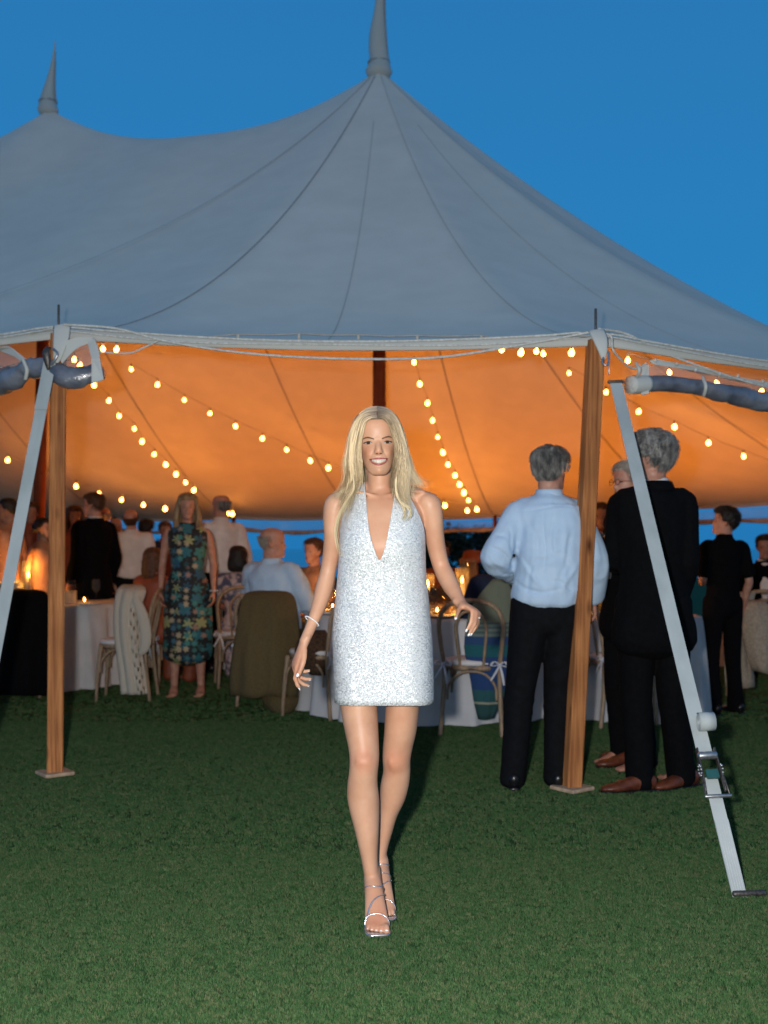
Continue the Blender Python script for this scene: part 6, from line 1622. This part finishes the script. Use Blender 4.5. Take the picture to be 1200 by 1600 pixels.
def candle(x, y, label, h=.16, gh=.30, gr=.055, z=.745, power=6, cr_=.022):
    r = thing('hurricane_candle', (x, y, z), label, 'candle', 'candles in glass cylinders on the tables')
    g = Geo(); g.lathe((x, y, z), [(.0005, .003), (gr, .003), (gr, gh), (gr - .002, gh), (gr - .002, .006), (.0005, .006)], n=20); g.obj('glass_cylinder', M['glass'], r)
    g = Geo(); g.lathe((x, y, z), [(.0005, .007), (cr_, .007), (cr_, h), (cr_ * .8, h + .003), (.0005, h)], n=14); g.obj('candle_stick', M['wax'], r)
    g = Geo(); g.lathe((x, y, z + h), [(.0005, 0), (.007, .010), (.010, .022), (.006, .038), (.0008, .055)], n=10); g.obj('flame', M['flame'], r)
    l = bpy.data.lights.new('candle_light', 'POINT'); l.energy = power; l.color = (1, .42, .08); l.shadow_soft_size = .02
    lo = bpy.data.objects.new('glow', l); COL.objects.link(lo); lo.parent = r; lo.location = (0, 0, h + .075)
def pz(px, Y): return (px - 600) / FPX * Y
candle(pz(44, 9.95), 9.95, 'tall lit taper in a glass cylinder behind the black draped coat', h=.24, gh=.38)
candle(pz(30, 10.5), 10.5, 'shorter lit candle behind the tall taper at left', h=.10, gh=.2)
candle(pz(668, 8.6), 8.6, 'lit candle in glass between the white dress and her raised arm', h=.20, gh=.30)
candle(pz(731, 8.25), 8.25, 'tall glass cylinder with candle left of the raised hand', h=.10, gh=.42, gr=.065, cr_=.03)
candle(pz(722, 8.9), 8.9, 'candle behind the tall glass cylinder, higher flame', h=.22, gh=.34)
candle(pz(1171, 11.4), 11.4, 'lit candle in glass right of the young man in black', h=.12, gh=.28)
candle(pz(946, 8.4), 8.4, 'candle glimpsed beside the black suit sleeve', h=.12, gh=.25)
candle(pz(505, 9.3), 9.3, 'candle left of the blonde woman\'s elbow on the centre table', h=.05, gh=.12)

def flowers(px, Y, r, mt, mt2, label, z=.745, n=150, seed=0):
    x = pz(px, Y); root = thing('flower_arrangement', (x, Y, z), label, 'flowers', 'flower arrangements on the tables')
    g = Geo(); g.lathe((x, Y, z), [(.0005, .002), (.05, .002), (.065, .06), (.055, .10), (.05, .10)], n=14); g.obj('vase', M['ply'], root)
    rn = np.random.RandomState(seed); g = Geo(); g2 = Geo()
    for i in range(n):
        d = rn.randn(3); d /= np.linalg.norm(d); d[2] = abs(d[2]) * .8; c = Vector((x, Y, z + .11)) + Vector(d) * r * rn.uniform(.55, 1)
        k = 5; u = Vector(rn.randn(3)).normalized(); nn = Vector(d) ; u = (u - nn * u.dot(nn)).normalized(); v = nn.cross(u); s_ = rn.uniform(.012, .024)
        for j in range(k):
            a = 2 * PI * j / k; p = c + (u * math.cos(a) + v * math.sin(a)) * s_ + nn * .004; q = (u * -math.sin(a) + v * math.cos(a)) * s_ * .55
            (g if i % 4 else g2).add([c, p - q, p + (p - c) * .5, p + q], [(0, 1, 2, 3)])
    o = g.obj('petals', mt, root); o['kind'] = 'stuff'; o = g2.obj('leaves', mt2, root); o['kind'] = 'stuff'
M['petal_white'] = mat('petal_white', (.70, .62, .48), rough=.7); M['petal_brown'] = mat('petal_brown', (.20, .11, .05), rough=.8); M['leaf'] = mat('leaf', (.03, .05, .02), rough=.6)
flowers(18, 10.05, .16, M['petal_white'], M['leaf'], 'white hydrangeas glowing in candlelight at the left edge', seed=1)
flowers(693, 8.35, .14, M['petal_brown'], M['leaf'], 'low brownish flower arrangement behind the raised arm', seed=2)
flowers(1160, 11.8, .10, M['petal_white'], M['leaf'], 'small pale flowers beside the far right candle', seed=3, n=70)

def wine_glass(px, Y, label, z=.745, fill=True):
    x = pz(px, Y); r = thing('wine_glass', (x, Y, z), label, 'glass', 'glasses on the tables')
    g = Geo(); g.lathe((x, Y, z), [(.033, .001), (.033, .003), (.004, .008), (.0035, .085), (.010, .095), (.034, .125), (.040, .155), (.036, .195), (.033, .215), (.0322, .215), (.035, .195), (.0385, .155), (.032, .127), (.008, .098), (.0005, .096)], n=16); g.obj('glass_bowl', M['glass'], r)
for px, Y, lb in ((655, 8.3, 'glass on the centre table just right of the white dress'), (700, 8.1, 'glass under the raised forearm'), (516, 8.7, 'glass on the centre table left of the white dress'), (528, 8.5, 'second glass tight against the white dress'), (60, 10.2, 'glass beside the tall taper'), (760, 8.2, 'glass right of the tall glass cylinder')): wine_glass(px, Y, lb)
for i, (px, Y, lb) in enumerate(((676, 8.05, 'glass nearest the table edge under the raised forearm'), (712, 8.5, 'glass beside the low brownish flowers'), (545, 8.9, 'small glass half hidden by the white dress on its left side'), (498, 8.9, 'glass above the dark throw left of the arm'),
    (112, 9.9, 'glass beside the cream card box'), (150, 10.1, 'glass near the right rim of the left table'), (20, 9.9, 'glass in front of the white hydrangeas'), (770, 8.6, 'glass beside the navy seated guest'))): wine_glass(px, Y, lb)
def votive(px, Y, label, z=.745):
    x = pz(px, Y); r = thing('votive_candle', (x, Y, z), label, 'candle', 'small votive candles on the tables')
    g = Geo(); g.lathe((x, Y, z), [(.0005, .002), (.03, .002), (.034, .06), (.031, .06), (.028, .006), (.0005, .006)], n=14); g.obj('votive_glass', M['glass'], r)
    g = Geo(); g.lathe((x, Y, z), [(.0005, .008), (.024, .008), (.024, .028), (.0005, .028)], n=12); g.obj('wax', M['wax'], r)
    g = Geo(); g.lathe((x, Y, z + .03), [(.0005, 0), (.006, .006), (.007, .014), (.0008, .03)], n=8); g.obj('flame', M['flame'], r)
for px, Y, lb in ((683, 8.25, 'votive below the raised elbow on the centre table'), (704, 8.8, 'votive behind the brownish flowers'), (752, 8.4, 'votive right of the tall glass cylinder'), (520, 8.8, 'votive left of the white dress'), (488, 9.2, 'votive beside the seated man in blue shirt'), (132, 9.9, 'votive right of the cream card box'), (8, 9.8, 'votive at the left edge of the frame')): votive(px, Y, lb)
for px, Y, rad, lb in ((690, 8.02, .13, 'white plate on the centre table under the forearm'), (515, 8.45, .13, 'white plate left of the white dress'), (140, 9.75, .13, 'white plate on the left table')):
    x = pz(px, Y); g = Geo(); g.lathe((x, Y, .745), [(.0005, .003), (rad * .6, .003), (rad, .018), (rad, .021), (rad * .58, .008), (.0005, .008)], n=24); tag(g.obj('plate', M['cushion']), lb, 'plate', 'plates on the tables')
# card box on the left table
g = Geo(); x = pz(104, 10.0); g.cbox((x, 10.0, .80), (.17, .12, .12), Matrix.Rotation(R(12), 3, 'Z'), b=.004); o = g.obj('card_box', M['wax'], smooth=False); tag(o, 'small cream box on the left table beside the timber post', 'box')
# lantern with a red shade
x = pz(738, 10.6); r = thing('table_lantern', (x, 10.6, .745), 'red-brown lidded lantern standing behind the tall glass cylinder', 'lantern')
g = Geo(); g.lathe((x, 10.6, .745), [(.0005, .0), (.07, .0), (.07, .02), (.055, .03), (.055, .36), (.0005, .36)], n=16); g.obj('lantern_body', M['rust'], r)
g = Geo(); g.lathe((x, 10.6, .745), [(.12, .36), (.125, .38), (.09, .42), (.08, .47), (.0005, .48)], n=16); g.obj('lantern_lid', M['rust'], r)

# ---- cloths over chairs
def drape(name, label, cat, rows, m, group=None, amp=.012, sc=14, th=.006, seed=1, n=40, sub=3):
    """rows: (px centre, py, Y, half width m, bend towards the viewer m)"""
    A = catmull(np.array(rows, dtype=float), sub); V = []; mrow = len(A)
    for px, py, Y, hw, bend in A:
        for i in range(n):
            u = i / (n - 1) * 2 - 1; c = W(px, py, Y); V.append((c.x + hw * u, Y - bend * (1 - abs(u) ** 2.2), c.z))
    V = np.array(V); base = W(rows[0][0], rows[-1][1], rows[0][2])
    k = np.repeat(np.linspace(.2, 1, mrow), n)
    st = V * np.array([1, 1, .12]); V[:, 1] += amp * k * (vnoise(st, sc, seed) * 1.2 + vnoise(st, sc * 2.2, seed + 1) * .6); V[:, 0] += amp * .4 * vnoise(V, 6, seed + 2)
    V[:, 2] += k ** 3 * .035 * vnoise(V * np.array([1, 0, 0]), 9, seed + 4)
    o = mk(name, V, [(j * n + i, j * n + i + 1, (j + 1) * n + i + 1, (j + 1) * n + i) for j in range(mrow - 1) for i in range(n - 1)], m)
    md = o.modifiers.new('t', 'SOLIDIFY'); md.thickness = th
    return tag(o, label, cat, group)
jk = drape('jacket', 'olive brown jacket hung over a chair back, left of the blonde woman', 'jacket', [(421, 925, 8.62, .06, .02), (420, 929, 8.55, .17, .05), (419, 950, 8.50, .215, .07), (418, 985, 8.46, .235, .09), (416, 1020, 8.44, .25, .11), (414, 1055, 8.43, .255, .12), (412, 1085, 8.44, .25, .12)], M['olive'], amp=.035, sc=9, th=.012)
jt = drape('jacket_tail', None, None, [(436, 1050, 8.50, .13, .06), (437, 1080, 8.47, .135, .07), (438, 1100, 8.46, .12, .07), (440, 1112, 8.46, .07, .05)], M['olive'], amp=.02, sc=9, th=.012, seed=6); jt.parent = jk
drape('coat', 'black coat draped over a chair at the left edge', 'coat', [(38, 923, 9.15, .08, .02), (37, 927, 9.08, .17, .05), (36, 945, 9.02, .205, .08), (34, 990, 8.98, .225, .10), (32, 1040, 8.96, .24, .12), (30, 1085, 8.95, .25, .12)], M['dark_suit'], amp=.03, sc=9, th=.012, seed=3)
drape('shawl', 'long beige shawl on the chair at the right edge, left fold', 'shawl', [(1168, 925, 8.7, .06, .02), (1160, 945, 8.68, .09, .04), (1156, 990, 8.66, .11, .05), (1154, 1040, 8.65, .12, .06), (1156, 1072, 8.65, .12, .05)], M['shawl_beige'], amp=.03, seed=5)
drape('shawl', 'rounded beige shawl over the chair at the right edge, nearer fold', 'shawl', [(1178, 938, 8.66, .05, .02), (1180, 948, 8.6, .10, .05), (1184, 985, 8.56, .12, .07), (1190, 1020, 8.55, .11, .07), (1193, 1050, 8.55, .08, .05)], M['shawl_beige'], amp=.02, seed=8)
drape('fur_throw', 'dark brown throw over the chair beside the blonde woman\'s hand', 'throw', [(497, 985, 8.25, .05, .02), (492, 1000, 8.2, .12, .05), (490, 1025, 8.18, .13, .06), (500, 1052, 8.18, .07, .04)], M['brown_fur'], amp=.02, seed=9)
sh = drape('striped_shawl', 'green, blue and grey striped shawl hanging on the chair beside the man in blue shirt', 'shawl', [(782, 905, 7.58, .05, .02), (776, 925, 7.55, .10, .03), (768, 960, 7.5, .15, .05), (764, 1010, 7.48, .17, .06), (768, 1050, 7.48, .15, .06), (764, 1090, 7.5, .10, .05), (760, 1120, 7.52, .05, .03)], M['stripes'], amp=.022, seed=12)
# cream cable-knit cardigan with its openwork hem, over the left chair
def knit():
    m, nt, b = nodes('cream_knit'); b.inputs['Base Color'].default_value = (.62, .56, .46, 1); b.inputs['Roughness'].default_value = .95
    tc = nt.nodes.new('ShaderNodeTexCoord'); w = nt.nodes.new('ShaderNodeTexWave'); w.inputs['Scale'].default_value = 14; w.inputs['Distortion'].default_value = 3; w.inputs['Detail'].default_value = 2
    nt.links.new(tc.outputs['Object'], w.inputs['Vector']); bp = nt.nodes.new('ShaderNodeBump'); bp.inputs['Distance'].default_value = .012; bp.inputs['Strength'].default_value = .9
    nt.links.new(w.outputs[0], bp.inputs['Height']); w.inputs['Scale'].default_value = 26; bp.inputs['Distance'].default_value = .005; nt.links.new(bp.outputs[0], b.inputs['Normal'])
    rows = np.array([(207, 915, 9.2, .075, .02), (206, 925, 9.1, .115, .05), (200, 950, 9.06, .105, .06), (200, 985, 9.04, .105, .06), (203, 1020, 9.03, .10, .05), (208, 1055, 9.03, .10, .05), (211, 1084, 9.03, .105, .04)], dtype=float)
    A = catmull(rows, 5); n = 26; V = []
    for px, py, Y, hw, bend in A:
        for i in range(n):
            u = i / (n - 1) * 2 - 1; c = W(px, py, Y); V.append((c.x + hw * u, Y - bend * (1 - u * u) + .012 * math.sin(u * 9), c.z))
    V = np.array(V); V[:, 1] += .01 * vnoise(V * np.array([1, 1, .2]), 16, 2)
    Fc = []
    for j in range(len(A) - 1):
        for i in range(n - 1):
            hole = (i in (21, 17) and j % 3 == 1 and j > 8) or (i == 19 and j % 3 == 2 and j > 10)
            if not hole: Fc.append((j * n + i, j * n + i + 1, (j + 1) * n + i + 1, (j + 1) * n + i))
    o = mk('cardigan', V, Fc, m); md = o.modifiers.new('t', 'SOLIDIFY'); md.thickness = .012
    tag(o, 'cream openwork knit cardigan hanging on the back of the left chair', 'cardigan')
    g = Geo(); g.tube([W(212, 935, 9.0), W(222, 960, 8.98), W(228, 990, 8.97), W(226, 1012, 8.97), W(219, 1022, 8.98)], [.03, .045, .048, .04, .02], n=12, flat=.5); s_ = g.obj('sleeve', m, o)
knit()

# ---- guests
def at(px, Y): return Vector((pz(px, Y), Y, 0))
Y = 5.83
person('grey-haired man seen from behind in pale blue shirt and black trousers', at(856, Y), 178, 1.77, hair='grey_hair', hair_style='short', head_yaw=-38, top='shirt', top_mat='shirt_blue', bottom_mat='dark_trousers', shoes='leather_black', voxel=.0085, bulk=1.04,
       over=dict(pelvis=W(857, 950, Y), waist=W(860, 905, Y - .02), chest=W(862, 840, Y - .02), sho=W(858, 797, Y), neck=W(858, 774, Y), chin=W(861, 769, Y + .0),
                 shoulder=[W(902, 800, Y), W(812, 799, Y)], elbow=[W(925, 872, Y - .02), W(776, 872, Y - .05)], wrist=[W(928, 940, Y + .10), W(806, 905, Y + .26)],
                 hip=[W(880, 955, Y), W(830, 955, Y)], knee=[W(873, 1085, Y), W(812, 1085, Y)], ankle=[W(870, 1207, Y), W(802, 1210, Y)]), wrinkle=.55)
# pull lines, yoke and pleat of the pale blue shirt
def creases(o, Yp, L, amp=1.0):
    n = len(o.data.vertices); v = np.empty(n * 3, dtype=np.float32); o.data.vertices.foreach_get('co', v); v = v.reshape(-1, 3)
    P = v + np.array(OFF[o]); X = P[:, 0] * FPX / P[:, 1] + 600; Z = HZ - (P[:, 2] - CH) * FPX / P[:, 1]; fr = P[:, 1] < Yp
    for x0, y0, x1, y1, w, a in L:
        dx, dy = x1 - x0, y1 - y0; Ln = math.hypot(dx, dy); t = ((X - x0) * dx + (Z - y0) * dy) / Ln ** 2
        d = ((X - x0) * -dy + (Z - y0) * dx) / Ln + 2.5 * np.sin(t * 6 + x0)
        v[:, 1] += fr * a * amp * np.exp(-(d / w) ** 2) * np.clip(1.1 - np.abs(t * 2 - 1) ** 2, 0, 1)
    o.data.vertices.foreach_set('co', v.ravel()); o.data.update()
shirt_o = [c for c in bpy.data.objects['person.001'].children if c.name.startswith('shirt')][0]
creases(shirt_o, 5.85, [(808, 796, 902, 792, 1.6, .005), (852, 797, 849, 900, 2.2, .007), (862, 797, 864, 880, 2.2, .006), (838, 800, 832, 925, 5, -.006), (880, 800, 886, 925, 5, -.006), (800, 830, 830, 900, 4, .007), (806, 860, 850, 925, 4, -.007), (896, 830, 872, 910, 4, .007),
    (905, 870, 878, 930, 4, -.006), (800, 905, 845, 930, 3, .008), (812, 925, 880, 922, 3, .006), (860, 905, 905, 925, 3, .007), (765, 850, 800, 880, 3, .008), (762, 870, 798, 892, 3, -.008), (775, 890, 806, 900, 3, .008), (792, 820, 805, 870, 3, .009), (770, 830, 796, 845, 3, .006), (838, 870, 820, 930, 3, .005), (850, 850, 900, 890, 5, .004), (828, 812, 845, 870, 3, .004)], 1.15)
# belt and buckle side of the same man
bb = [o for o in bpy.data.objects if o.name == 'person.001'][0]
n = 40; V = []
for dz, dr in ((-.018, .0), (.018, .0), (.018, .006), (-.018, .006)):
    for i in range(n): a = 2 * PI * i / n; c = W(858, 936, Y); V.append((c.x + (.183 + dr) * math.cos(a), c.y + (.132 + dr) * math.sin(a), c.z + dz))
mk('belt', V, [(k * n + i, k * n + (i + 1) % n, ((k + 1) % 4) * n + (i + 1) % n, ((k + 1) % 4) * n + i) for k in range(4) for i in range(n)], M['leather_black'], bb)

Y = 5.78
_fy = None
person('tall grey-haired man in black suit and spectacles seen from behind, brown shoes', at(1020, Y), 197, 1.86, hair='grey_hair', hair_style='curly', head_yaw=42, head_pitch=-4, top='jacket', top_mat='dark_suit', bottom_mat='dark_suit', voxel=.0085, bulk=1.02, glasses=True,
       over=dict(pelvis=W(1022, 950, Y), waist=W(1022, 900, Y), chest=W(1020, 830, Y), sho=W(1020, 782, Y), neck=W(1022, 757, Y), chin=W(1014, 752, Y - .02),
                 shoulder=[W(1066, 784, Y), W(972, 786, Y)], elbow=[W(1072, 880, Y - .03), W(966, 876, Y + .05)], wrist=[W(1058, 950, Y + .15), W(948, 850, Y + .40)],
                 hip=[W(1046, 955, Y), W(996, 955, Y)], knee=[W(1052, 1085, Y), W(994, 1085, Y)], ankle=[W(1064, 1205, Y + .06), W(999, 1213, Y - .02)]))
def loafer(px, Y, yaw, parent, m='leather_brown', L=.30):
    a = Vector((pz(px, Y), Y, 0)); ft = Vector((math.sin(R(yaw)), -math.cos(R(yaw)), 0)); sd = Vector((ft.y, -ft.x, 0)); k = L / .30
    def q(f, z): return a + ft * f * k + Vector((0, 0, z))
    g = Body(); g.loft([(q(-.070, .045), .030, .038), (q(-.03, .052), .036, .046), (q(.04, .046), .038, .038), (q(.11, .032), .046, .026), (q(.165, .026), .042, .020), (q(.20, .022), .025, .014)], ref=tuple(sd), n=14, sub=4)
    V, Q = g.build(.006, 2); sh_ = mk('shoe', V, Q, M[m], parent)
    g = Geo(); V, Fc = loft([(q(-.098, .010), .026, .009), (q(-.05, .010), .036, .009), (q(.03, .009), .034, .008), (q(.11, .008), .048, .007), (q(.175, .008), .043, .007), (q(.208, .009), .022, .006)], ref=tuple(sd), n=12, sub=3); g.add(V, Fc); g.obj('sole', M['leather_black'], sh_)
suit = bpy.data.objects['person.002']
loafer(1000, 5.72, -80, suit); loafer(1070, 5.82, -62, suit)

Y = 6.35
person('bespectacled older man facing left, half hidden behind the man in black suit', at(984, Y), -70, 1.73, hair='white_hair', hair_style='short', top='jacket', top_mat='dark_suit', bottom_mat='dark_suit', voxel=.009, glasses=True, skin='skin_man', shirt_front=True,
       over=dict(wrist=[W(946, 858, Y - .1), W(950, 850, Y + .1)], elbow=[W(985, 880, Y - .2), W(985, 880, Y + .2)]))
man3 = bpy.data.objects['person.003']; loafer(985, 6.38, -78, man3, 'leather_brown'); loafer(990, 6.62, -78, man3, 'leather_brown')
c = W(941, 846, 6.2)
r = thing('tumbler', (c.x, c.y, c.z - .04), 'drink tumbler held between the blue shirt and the black suit', 'glass')
g = Geo(); g.lathe(c - Vector((0, 0, .045)), [(.0005, .002), (.033, .002), (.038, .09), (.036, .09), (.031, .008), (.0005, .006)], n=16); g.obj('glass_wall', M['glass'], r)
g = Geo(); g.lathe(c - Vector((0, 0, .037)), [(.0005, .0), (.030, .0), (.033, .035), (.0005, .035)], n=14); g.obj('drink', M['wax'], r)

Y = 8.4
person('young dark-haired man in black polo shirt standing at the right', at(1130, Y), 200, 1.54, hair='dark_hair', hair_style='curly', head_yaw=55, head_pitch=-8, top='polo', top_mat='black_knit', sleeves=.42, bottom_mat='black_knit', shoes='leather_black', voxel=.010, bulk=.86,
       over=dict(wrist=[None, W(1097, 905, Y + .3)]))
Y = 9.45
r, J, Mh, sd_, fw_ = person('woman with long faded blonde hair in a teal floral sleeveless dress, walking barefoot-sandalled', at(293, Y), 6, 1.70, female=True, hair='blonde_far', hair_style='long', top='dress', top_mat='floral', sleeves=0, bottom=None, voxel=.0095, skin='skin_man', skirt_len=.36, bulk=1.06, head_yaw=4)
for i in (0, 1):
    a = J['ankle'][i]; g = Geo(); c = Vector((a.x, a.y - .06, .012)); V, Fc = loft([(c + Vector((0, .10, 0)), .03, .01), (c, .036, .01), (c + Vector((0, -.13, 0)), .038, .009)], ref=(1, 0, 0), n=10, sub=3); g.add(V, Fc); g.obj('sandal', M['peach'], r)
g = Geo(); c = J['wrist'][1]; g.tube([c + Vector((math.cos(a) * .03, math.sin(a) * .028, .01)) for a in np.linspace(0, 2 * PI, 13)], .006, n=6, sub=1); g.obj('bracelet', M['white'], r)

person('bald man in white shirt standing behind the woman in floral dress', at(345, 11.2), 205, 1.77, hair='grey_hair', hair_style='bald', top='shirt', top_mat='shirt_white', bottom_mat='dark_trousers', shoes='leather_black', voxel=.014, head_yaw=30)
person('seated guest with a dark bob and pale floral top, seen from behind', at(372, 10.4), 178, 1.64, female=True, seated=True, hair='dark_hair', hair_style='bob', top='dress', top_mat='pale_floral', sleeves=.4, bottom=None, voxel=.013, features=False)
person('white-haired man in blue shirt sitting turned to the right', at(440, 8.95), 150, 1.84, seated=True, hair='white_hair', hair_style='bald', top='shirt', top_mat='shirt_blue', bottom_mat='olive', shoes='leather_black', voxel=.012, head_yaw=-62, tilt=-6, bulk=1.1)
person('red-faced seated guest behind the white-haired man, blue shirt', at(424, 10.0), 168, 1.82, seated=True, hair='brown_hair', hair_style='bald', top='shirt', top_mat='shirt_blue', bottom_mat='dark_trousers', voxel=.014, features=False)
person('auburn-haired seated woman facing the white-haired man', at(490, 9.9), -40, 1.74, female=True, seated=True, hair='brown_hair', hair_style='short', top='dress', top_mat='peach', sleeves=.4, bottom=None, voxel=.013)
person('man in short-sleeved white shirt with bowed head, seen from behind', at(206, 12.0), 180, 1.66, hair='brown_hair', hair_style='bald', top='tee', top_mat='shirt_white', sleeves=.42, bottom_mat='dark_trousers', shoes='leather_black', voxel=.015, head_pitch=-22, features=False)
person('auburn-haired man in black suit in profile, right of the left timber post', at(146, 10.9), 235, 1.77, hair='brown_hair', top='jacket', top_mat='dark_suit', bottom_mat='dark_suit', shoes='leather_black', voxel=.013, head_yaw=25)
person('long red-haired woman talking to the auburn-haired man in suit', at(117, 11.7), 20, 1.68, female=True, hair='brown_hair', hair_style='long', top='dress', top_mat='rust', sleeves=0, bottom=None, skin='skin_tan', voxel=.014)
person('dark-haired woman with updo in profile at the left edge', at(12, 10.7), 250, 1.72, female=True, hair='dark_hair', hair_style='updo', top='dress', top_mat='peach', sleeves=0, bottom=None, skin='skin_tan', voxel=.013, head_yaw=20)
person('guest standing by the left centre pole in dim red light', at(48, 12.4), 10, 1.74, hair='brown_hair', top='shirt', top_mat='rust', bottom_mat='dark_trousers', voxel=.015, skin='skin_tan')
person('young woman with dark tied hair left of the timber post', at(68, 10.2), 70, 1.52, female=True, hair='dark_hair', hair_style='updo', top='dress', top_mat='peach', sleeves=0, bottom=None, skin='skin_tan', voxel=.013)
person('bald red-faced man between the black suit and the short-sleeved shirt', at(181, 13.0), 12, 1.58, hair=None, top='shirt', top_mat='rust', bottom_mat='dark_trousers', voxel=.015, skin='skin_tan')
person('dark-haired guest deep in the tent right of the short-sleeved shirt', at(229, 13.2), 160, 1.56, hair='dark_hair', hair_style='curly', top='tee', top_mat='navy', bottom_mat='dark_trousers', voxel=.015, features=False)
person('guest in rust-coloured dress seated left of the woman in floral dress', at(240, 10.1), 150, 1.62, female=True, seated=True, hair='brown_hair', hair_style='long', top='dress', top_mat='rust', sleeves=.9, bottom=None, voxel=.013, features=False)
person('man in dark suit and pink tie seated at the right edge', at(1196, 10.9), -20, 1.78, seated=True, hair='dark_hair', top='jacket', top_mat='dark_suit', bottom_mat='dark_suit', voxel=.012, skin='skin_tan', shirt_front=True)
person('seated guest in navy hidden behind the blue shirt\'s elbow', at(782, 8.0), 196, 1.72, seated=True, hair='dark_hair', top='tee', top_mat='navy', sleeves=.9, bottom_mat='navy', voxel=.012, features=False)
person('dim seated guest glimpsed between the white dress and the raised arm', at(690, 10.6), 10, 1.70, seated=True, hair='dark_hair', top='shirt', top_mat='rust', bottom_mat='dark_trousers', voxel=.014, skin='skin_tan')
person('guest in dark clothes standing behind the man in blue shirt', at(905, 12.5), 190, 1.6, hair='dark_hair', top='tee', top_mat='navy', bottom_mat='dark_trousers', voxel=.015, features=False)

person('dim figure in rust standing at the very left edge behind the updo woman', at(-8, 12.8), 80, 1.70, hair='brown_hair', top='shirt', top_mat='rust', bottom_mat='dark_trousers', voxel=.015, skin='skin_tan', features=False)
person('guest in dark jacket between the left timber post and the red-haired woman', at(92, 13.2), 170, 1.72, hair='dark_hair', top='tee', top_mat='navy', bottom_mat='dark_trousers', voxel=.015, features=False)
person('pale-shirted guest far behind, between the black suit and the short-sleeved man', at(163, 14.0), 200, 1.74, hair='grey_hair', hair_style='bald', top='tee', top_mat='shirt_white', bottom_mat='dark_trousers', voxel=.016, features=False)
person('dim red-faced guest far behind, left of the floral dress woman', at(258, 13.6), 20, 1.55, hair='brown_hair', top='shirt', top_mat='rust', bottom_mat='dark_trousers', voxel=.016, skin='skin_tan')
person('dim guest in rust shirt glimpsed between the post and the man in black suit', at(938, 9.6), -10, 1.62, hair='brown_hair', top='shirt', top_mat='rust', bottom_mat='dark_trousers', voxel=.014, skin='skin_tan')

# ---- trees beyond the tent
def tree(x, y, h, w, label, seed, trunk=.25, z0=0):
    rn = np.random.RandomState(seed); root = thing('tree', (x, y, z0), label, 'tree', 'dark trees beyond the tent')
    g = Geo(); top = Vector((x + .2, y, z0 + h * .6)); g.tube([(x, y, z0 - .2), (x + .05, y, z0 + h * .3), top], [trunk, trunk * .75, trunk * .3], n=8)
    for k in range(9):
        a = rn.uniform(0, 2 * PI); s = Vector((x, y, z0 + h * rn.uniform(.25, .5))); e_ = s + Vector((math.cos(a) * w * .4, math.sin(a) * w * .4, h * .2)); g.tube([s, s.lerp(e_, .5) + Vector((0, 0, .1)), e_], [trunk * .35, trunk * .25, trunk * .1], n=6, sub=2)
    g.obj('trunk', M['bark'], root)
    N = 9000; cl = [(Vector((x + rn.uniform(-.38, .38) * w, y + rn.uniform(-.38, .38) * w, z0 + h * rn.uniform(.32, .92))), w * rn.uniform(.10, .2)) for _ in range(26)]
    V = np.zeros((N, 4, 3))
    for i in range(N):
        c, r_ = cl[rn.randint(len(cl))]; d = rn.randn(3); d /= np.linalg.norm(d); p = np.array(c) + d * r_ * rn.uniform(.3, 1.1)
        u = rn.randn(3); u /= np.linalg.norm(u); v = np.cross(u, rn.randn(3)); v /= np.linalg.norm(v); s_ = rn.uniform(.10, .2) * h / 5
        V[i] = [p - u * s_, p + v * s_ * .5, p + u * s_, p - v * s_ * .5]
    mk('crown', V.reshape(-1, 3), np.arange(N * 4).reshape(-1, 4), M['foliage'], root, smooth=False)
M['bark'] = mat('bark', (.06, .045, .03), rough=.9); M['foliage'] = mat('foliage', (.03, .04, .02), (.012, .018, .01), 2, .8)
tree(pz(725, 34), 34, 2.3, 3.2, 'dark spreading tree seen under the far eave right of the white dress', 1, .12, -.6)
tree(pz(800, 37), 37, 2.2, 2.6, 'smaller dark tree behind the red far post', 2, .12, -.6)
tree(pz(232, 36), 36, 1.9, 2.4, 'low dark tree seen left of the floral dress', 3, .1, -.6)
tree(pz(60, 38), 38, 2.0, 3.2, 'low dark tree beyond the left end of the tent', 4, .1, -.6)
